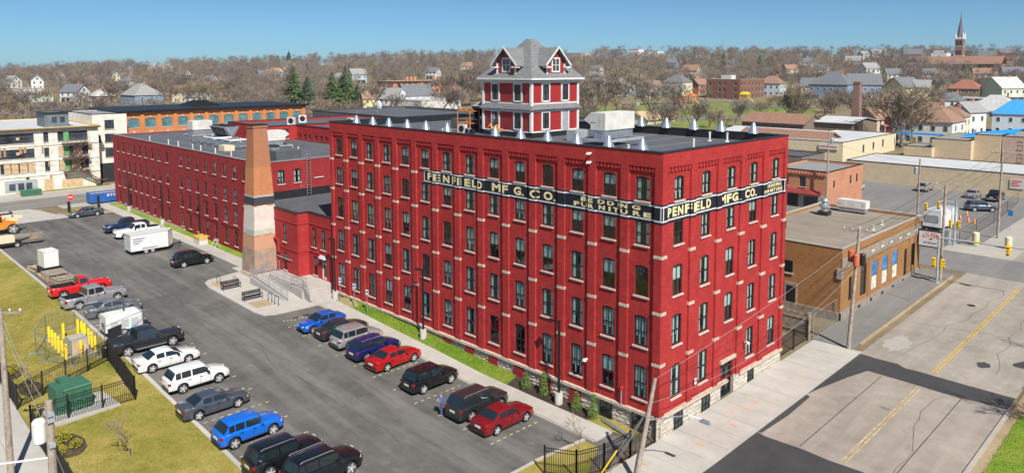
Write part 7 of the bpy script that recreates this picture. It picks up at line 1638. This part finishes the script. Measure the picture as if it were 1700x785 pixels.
# ------------------------------------------------------------------ trees
def bare_tree(seed, H, spread=.42, far=False, thin=False):
    q = random.Random(seed); segs = []
    def grow(p, d, L, r_, lev):
        e = p+d*L; segs.append((p, e, r_, r_*.68, lev))
        if lev >= (3 if thin else 5): return
        n = 7 if (thin and not lev) else 3 if thin else 6 if not lev else 4
        for i in range(n):
            t = q.uniform(.45, 1.0) if lev else q.uniform(.55, 1.0); b = p+(e-p)*t
            ax = Vector((q.gauss(0, 1), q.gauss(0, 1), q.gauss(0, .6))).normalized(); nd = (d*(.85 if lev else .75)+ax*q.uniform(.45, .85)+Vector((0, 0, .16))).normalized()
            grow(b, nd, L*q.uniform(.58, .8) if lev else L*q.uniform(.75, 1.1), r_*(.5 if lev else .46), lev+1)
    grow(Vector((0, 0, 0)), Vector((q.uniform(-.06, .06), q.uniform(-.06, .06), 1)).normalized(), 1.0, .055, 0)
    mz = max(s[1].z for s in segs); k = H/mz; tr = MB(); cr = MB()
    for p, e, a, b, lev in segs:
        p, e, a, b = p*k, e*k, a*k, b*k
        if lev <= (0 if thin else 2): tr.cyl(p, e, a*(.5 if thin else 1), b*(.5 if thin else 1), 6 if lev < 2 else 4, caps=False)
        else:
            d = (e-p); s = d.cross(Vector((q.gauss(0,1), q.gauss(0,1), q.gauss(0,1)))).normalized()*max(.018 if not far else .045, a*1.2); cr.add([p-s, p+s, e], [(0,1,2)])
    return tr, cr
TRV = {}
for kk, (bk, tw) in {'m': ('bark', 'twig_mauve'), 't': ('bark_grey', 'twig_tan'), 'g': ('bark', 'twig_grey')}.items():
    for s in range(3):
        tr_, cr_ = bare_tree(100*ord(kk)+s, 10.0, far=True); TRV[(kk, s)] = (tr_.mesh('trunk', bk, fix=False), cr_.mesh('crown', tw, fix=False))
def put_tree(x, y, H, kk, s, label, group, z=None):
    z = T(x, y)-.2 if z is None else z; a, b = TRV[(kk, s % 3)]; o = thing('bare_tree', label, 'tree', (x, y, z), rnd.uniform(0, 6.28), group); sc = H/10; o.scale = (sc*rnd.uniform(.9, 1.2), sc*rnd.uniform(.9, 1.2), sc)
    link('trunk', a, o); link('crown', b, o)
KN = {'m': 'mauve-brown', 't': 'tan', 'g': 'grey-brown'}
HPOS += [(x, y, 9) for x, y, H in CONIF[:5]] + [(-165, 665, 30), (-140, 655, 40), (-180, 338, 24), (-344, 244, 45)]
blocked = [(x, y, w_*.9+3) for x, y, w_ in HPOS]
def free(x, y, pad=0):
    if -168 < x < 15 and -75 < y < 165: return False
    if -186 < x < -136 and -45 < y < 66: return False
    if -205 < x < -110 and 176 < y < 330 and (x+y*.0) > -205 and y < 320: return False
    if -100 < x < 15 and 160 < y < 236: return False
    if -195 < x < -165 and 318 < y < 360: return False
    if -268 < x < -234 and 140 < y < 195: return False
    if -182 < x < -118 and 645 < y < 700: return False
    dx, dy = x-CAM.x, y-CAM.y; D = math.hypot(dx, dy)
    for a, b, w_ in HPOS:                        # keep the houses' fronts open
        ex, ey = a-CAM.x, b-CAM.y; E = math.hypot(ex, ey)
        if E-95 < D < E and abs(dx*ey-dy*ex)/E < w_*.62+1.5: return False
    return all((x-a)**2+(y-b)**2 > c*c for a, b, c in blocked)
TG = 'bare trees across town'
nt_ = 0
PX = lambda p: ((p[0]-CAM.x)*R2[0]+(p[1]-CAM.y)*R2[1])/((p[0]-CAM.x)*F2[0]+(p[1]-CAM.y)*F2[1])
for i, (x, y, H, kk) in enumerate(sorted(BARE, key=PX)):
    put_tree(x, y, max(7, H*1.0), kk, i, f'large leafless {KN[kk]} tree behind the factory, {ORD(i)} of the big bare trees from the left', 'large bare trees behind the factory'); nt_ += 1
q = random.Random(21); tries = 0
while nt_ < 298 and tries < 6000:
    tries += 1; D = q.uniform(205, 520)**1.0; u = q.uniform(-.74, .74); ca = D/math.sqrt(1+u*u); x = CAM.x+ca*(F2[0]+u*R2[0]); y = CAM.y+ca*(F2[1]+u*R2[1])
    if not free(x, y): continue
    kk = q.choice('mmmttggm'); put_tree(x, y, q.uniform(8, 15), kk, q.randrange(3), f'leafless {KN[kk]} tree standing among far houses', TG); nt_ += 1; blocked.append((x, y, 3.0))
# the wooded ridge: uncounted far trees as one mass
def forest():
    g = np.random.default_rng(5); q = random.Random(77); temps = []
    for s in range(8):
        v = []; r_ = random.Random(300+s)
        v += [[(-.28, 0, 0), (.28, 0, 0), (0, 0, 6)], [(0, -.28, 0), (0, .28, 0), (0, 0, 6)]]
        cx = [(r_.gauss(0, 1.5), r_.gauss(0, 1.5), r_.uniform(4.5, 8.5), r_.uniform(1.6, 3.0)) for _ in range(7)]
        for a, b, c, rr in cx: v.append([(-.09, 0, 3.5), (.09, 0, 3.5), (a, b, c)])
        for k in range(430):
            a, b, c, rr = r_.choice(cx); d = Vector((r_.gauss(0, 1), r_.gauss(0, 1), r_.gauss(.3, .8))).normalized(); p = Vector((a, b, c))+d*rr*r_.uniform(0, .6); e = p+(d*.7+Vector((r_.gauss(0,.25), r_.gauss(0,.25), r_.uniform(.35,.9)))).normalized()*rr*r_.uniform(.35, .8); sd = d.cross(Vector((r_.gauss(0,1), r_.gauss(0,1), r_.gauss(0,1)))).normalized()*r_.uniform(.024, .05)
            v.append([tuple(p-sd), tuple(p+sd), tuple(e)])
        temps.append(np.array(v, dtype=np.float32).reshape(-1, 3))
    for nm, mt, share, lab in (('far_wood', 'twig_mauve', .45, 'mass of bare mauve-brown trees on the far ridge'), ('far_wood', 'twig_tan', .25, 'mass of bare tan trees on the far ridge'), ('far_wood', 'twig_grey', .30, 'mass of bare grey trees on the far ridge')):
        V = []; n = 0; want = int(3300*share)
        while n < want:
            D = 400+520*q.random()**.8; u = q.uniform(-.85, .85); ca = D/math.sqrt(1+u*u); x = CAM.x+ca*(F2[0]+u*R2[0]); y = CAM.y+ca*(F2[1]+u*R2[1])
            if not free(x, y): continue
            H = q.uniform(.95, 1.6)*(1.0 if D < 820 else 1.1); a = q.uniform(0, 6.28); c, s = math.cos(a)*H*1.15, math.sin(a)*H*1.15; t = temps[q.randrange(8)]; w_ = np.empty_like(t)
            w_[:, 0] = t[:, 0]*c-t[:, 1]*s+x; w_[:, 1] = t[:, 0]*s+t[:, 1]*c+y; w_[:, 2] = t[:, 2]*H+T(x, y)-.3; V.append(w_); n += 1
        V = np.concatenate(V); me = bpy.data.meshes.new(nm); nv = len(V); me.vertices.add(nv); me.vertices.foreach_set('co', V.ravel()); me.loops.add(nv); me.loops.foreach_set('vertex_index', np.arange(nv, dtype=np.int32)); me.polygons.add(nv//3); me.polygons.foreach_set('loop_start', np.arange(0, nv, 3, dtype=np.int32)); me.materials.append(MATS[mt]); me.update(calc_edges=True); me.validate()
        link(nm, me, None, label=lab, cat='wood', kind='stuff')
forest()
# evergreens
def conifer(seed, kind=0):
    q = random.Random(seed); m = MB()
    for k in range(950):
        t = q.random()**.8; z = 1.0+9.0*t; rr = (2.6*(1-t)**.85+.12)*(1 if kind == 0 else q.uniform(.55, 1.25)); a = q.uniform(0, 6.28); r0 = rr*q.uniform(.15, .8); d = Vector((math.cos(a), math.sin(a), -.28)); p = Vector((d.x*r0, d.y*r0, z)); L = rr*q.uniform(.35, .6); s = Vector((-d.y, d.x, q.uniform(-.3, .3))).normalized()*L*.38
        m.add([p-s*.6, p+s*.6, p+d*L+s*.2, p+d*L-s*.2-Vector((0,0,.1))], [(0,1,2,3)])
    t = MB(); t.cyl((0,0,-.3), (0,0,9.4), .22, .03, 6); return m, t
CV = [(conifer(1)[0].mesh('crown', 'conifer', fix=False), conifer(1)[1].mesh('trunk', 'bark', fix=False)), (conifer(2)[0].mesh('crown', 'conifer_blue', fix=False), conifer(2)[1].mesh('trunk', 'bark', fix=False)), (conifer(3, 1)[0].mesh('crown', 'conifer', fix=False), conifer(3, 1)[1].mesh('trunk', 'bark', fix=False))]
BIG = [(p[0], p[1]) for p in CONIF[:5]]
for i, (x, y, H) in enumerate(sorted(CONIF, key=lambda p: ((p[0]-CAM.x)*R2[0]+(p[1]-CAM.y)*R2[1])/((p[0]-CAM.x)*F2[0]+(p[1]-CAM.y)*F2[1]))):
    x, y, k = pull(x, y, 870); H = max(9, H*k) if k < 1 else max(6, H*1.12); c, t = CV[i % 3]
    o = thing('evergreen_tree', f'dark green conifer, {ORD(i)} evergreen from the left', 'tree', (x, y, T(x, y)-.3), i*1.3, 'evergreens among the bare trees'); s = (H+(3 if k < 1 else 0))/10; fat = 1.5 if (x, y) in BIG else 1.0; o.scale = (s*.95*fat, s*.95*fat, s*(1.15 if fat > 1 else 1)); link('crown', c, o); link('trunk', t, o)
# young shrubs and near trees
def shrub(x, y, h, label, r_=.32, mat='shrub', z=None, n=260, group='shrubs in the mulch beds'):
    z = G(x, y)+.06 if z is None else z; q = random.Random(int(x*100)); o = thing('shrub', label, 'shrub', (x, y, z), 0, group); m = MB()
    for k in range(n):
        t = q.random(); zz = .08+h*t; rr = r_*(1-.75*t)*q.uniform(.5, 1.15) if h > .7 else r_*math.sqrt(max(.05, 1-(t*1.0)**2))*q.uniform(.5, 1.1); a = q.uniform(0, 6.28); p = Vector((rr*math.cos(a), rr*math.sin(a), zz)); u_ = Vector((q.gauss(0,1), q.gauss(0,1), q.gauss(.5,.8))).normalized()*.10; v_ = u_.orthogonal().normalized()*.035
        m.add([p-v_, p+v_, p+u_], [(0,1,2)])
    m.build('foliage', mat, o, world=False, fix=False); MB().cyl((0,0,-.05), (0,0,h*.8), .025, .01, 5).build('stem', 'bark', o, world=False)
for i, (x, y, h) in enumerate([(-11.7,-.75,1.15),(-9.9,-.6,1.75),(-6.6,-.7,1.35),(-4.95,-.75,1.7)]): shrub(x, y, h, f'upright green shrub in the mulch along the facade, {words[i]} from the left', .4, z=bank(x, y)+.06, n=700)
M('shrub_yellow', (.32, .30, .03), .9, var=.4, scale=6)
for i, (x, y) in enumerate([(-26.7,-28.6),(-25.3,-28.3),(-26.0,-29.3),(-25.0,-29.2),(-40.6,-28.7),(-41.2,-29.3),(-39.9,-29.2)]): shrub(x, y, .5, f'low yellow-green shrub in the round mulch bed, {words[i]} counted', .36, 'shrub_yellow', n=420, group='low shrubs in the lawn beds')
tn_, cn_ = bare_tree(901, 3.4, thin=True); sap = (tn_.mesh('trunk', 'bark_grey', fix=False), cn_.mesh('crown', 'twig_tan', fix=False))
def near_tree(x, y, H, label, meshes, s0):
    o = thing('young_tree', label, 'tree', (x, y, G(x, y)), 1.0); o.scale = (H/s0,)*3; link('trunk', meshes[0], o); link('crown', meshes[1], o)
near_tree(-3.0, -4.6, 2.9, 'thin leafless sapling by the footpath near the factory corner', sap, 3.4); near_tree(-21.8, -26.2, 3.4, 'thin leafless sapling on the lower left lawn', sap, 3.4); near_tree(-36.4, -28.4, 2.6, 'thin leafless sapling in the mulch behind the transformer', sap, 3.4)
tn_, cn_ = bare_tree(905, 9); big = (tn_.mesh('trunk', 'bark', fix=False), cn_.mesh('crown', 'twig_grey', fix=False))
near_tree(20.6, 19.2, 8.0, 'bare street tree at the right edge by the kerb lawn', big, 9); near_tree(22.5, 33.5, 9.0, 'bare street tree at the right edge farther up the street', big, 9)

# ------------------------------------------------------------------ thin spring haze over the town
hm = bpy.data.materials.new('haze_air'); hm.use_nodes = True; hn = hm.node_tree; hn.nodes.remove(hn.nodes['Principled BSDF'])
hv = hn.nodes.new('ShaderNodeVolumePrincipled'); hv.inputs['Color'].default_value = (.82, .90, 1, 1); hv.inputs['Density'].default_value = .00012; hv.inputs['Anisotropy'].default_value = .3
hn.links.new(hv.outputs[0], hn.nodes['Material Output'].inputs['Volume']); MATS['haze_air'] = hm
MB().box(CAM.x-1560, CAM.x+1560, CAM.y-1560, CAM.y+1560, -5, 78).build('haze', 'haze_air', None, label='thin pale haze over the town', cat='haze', kind='stuff')
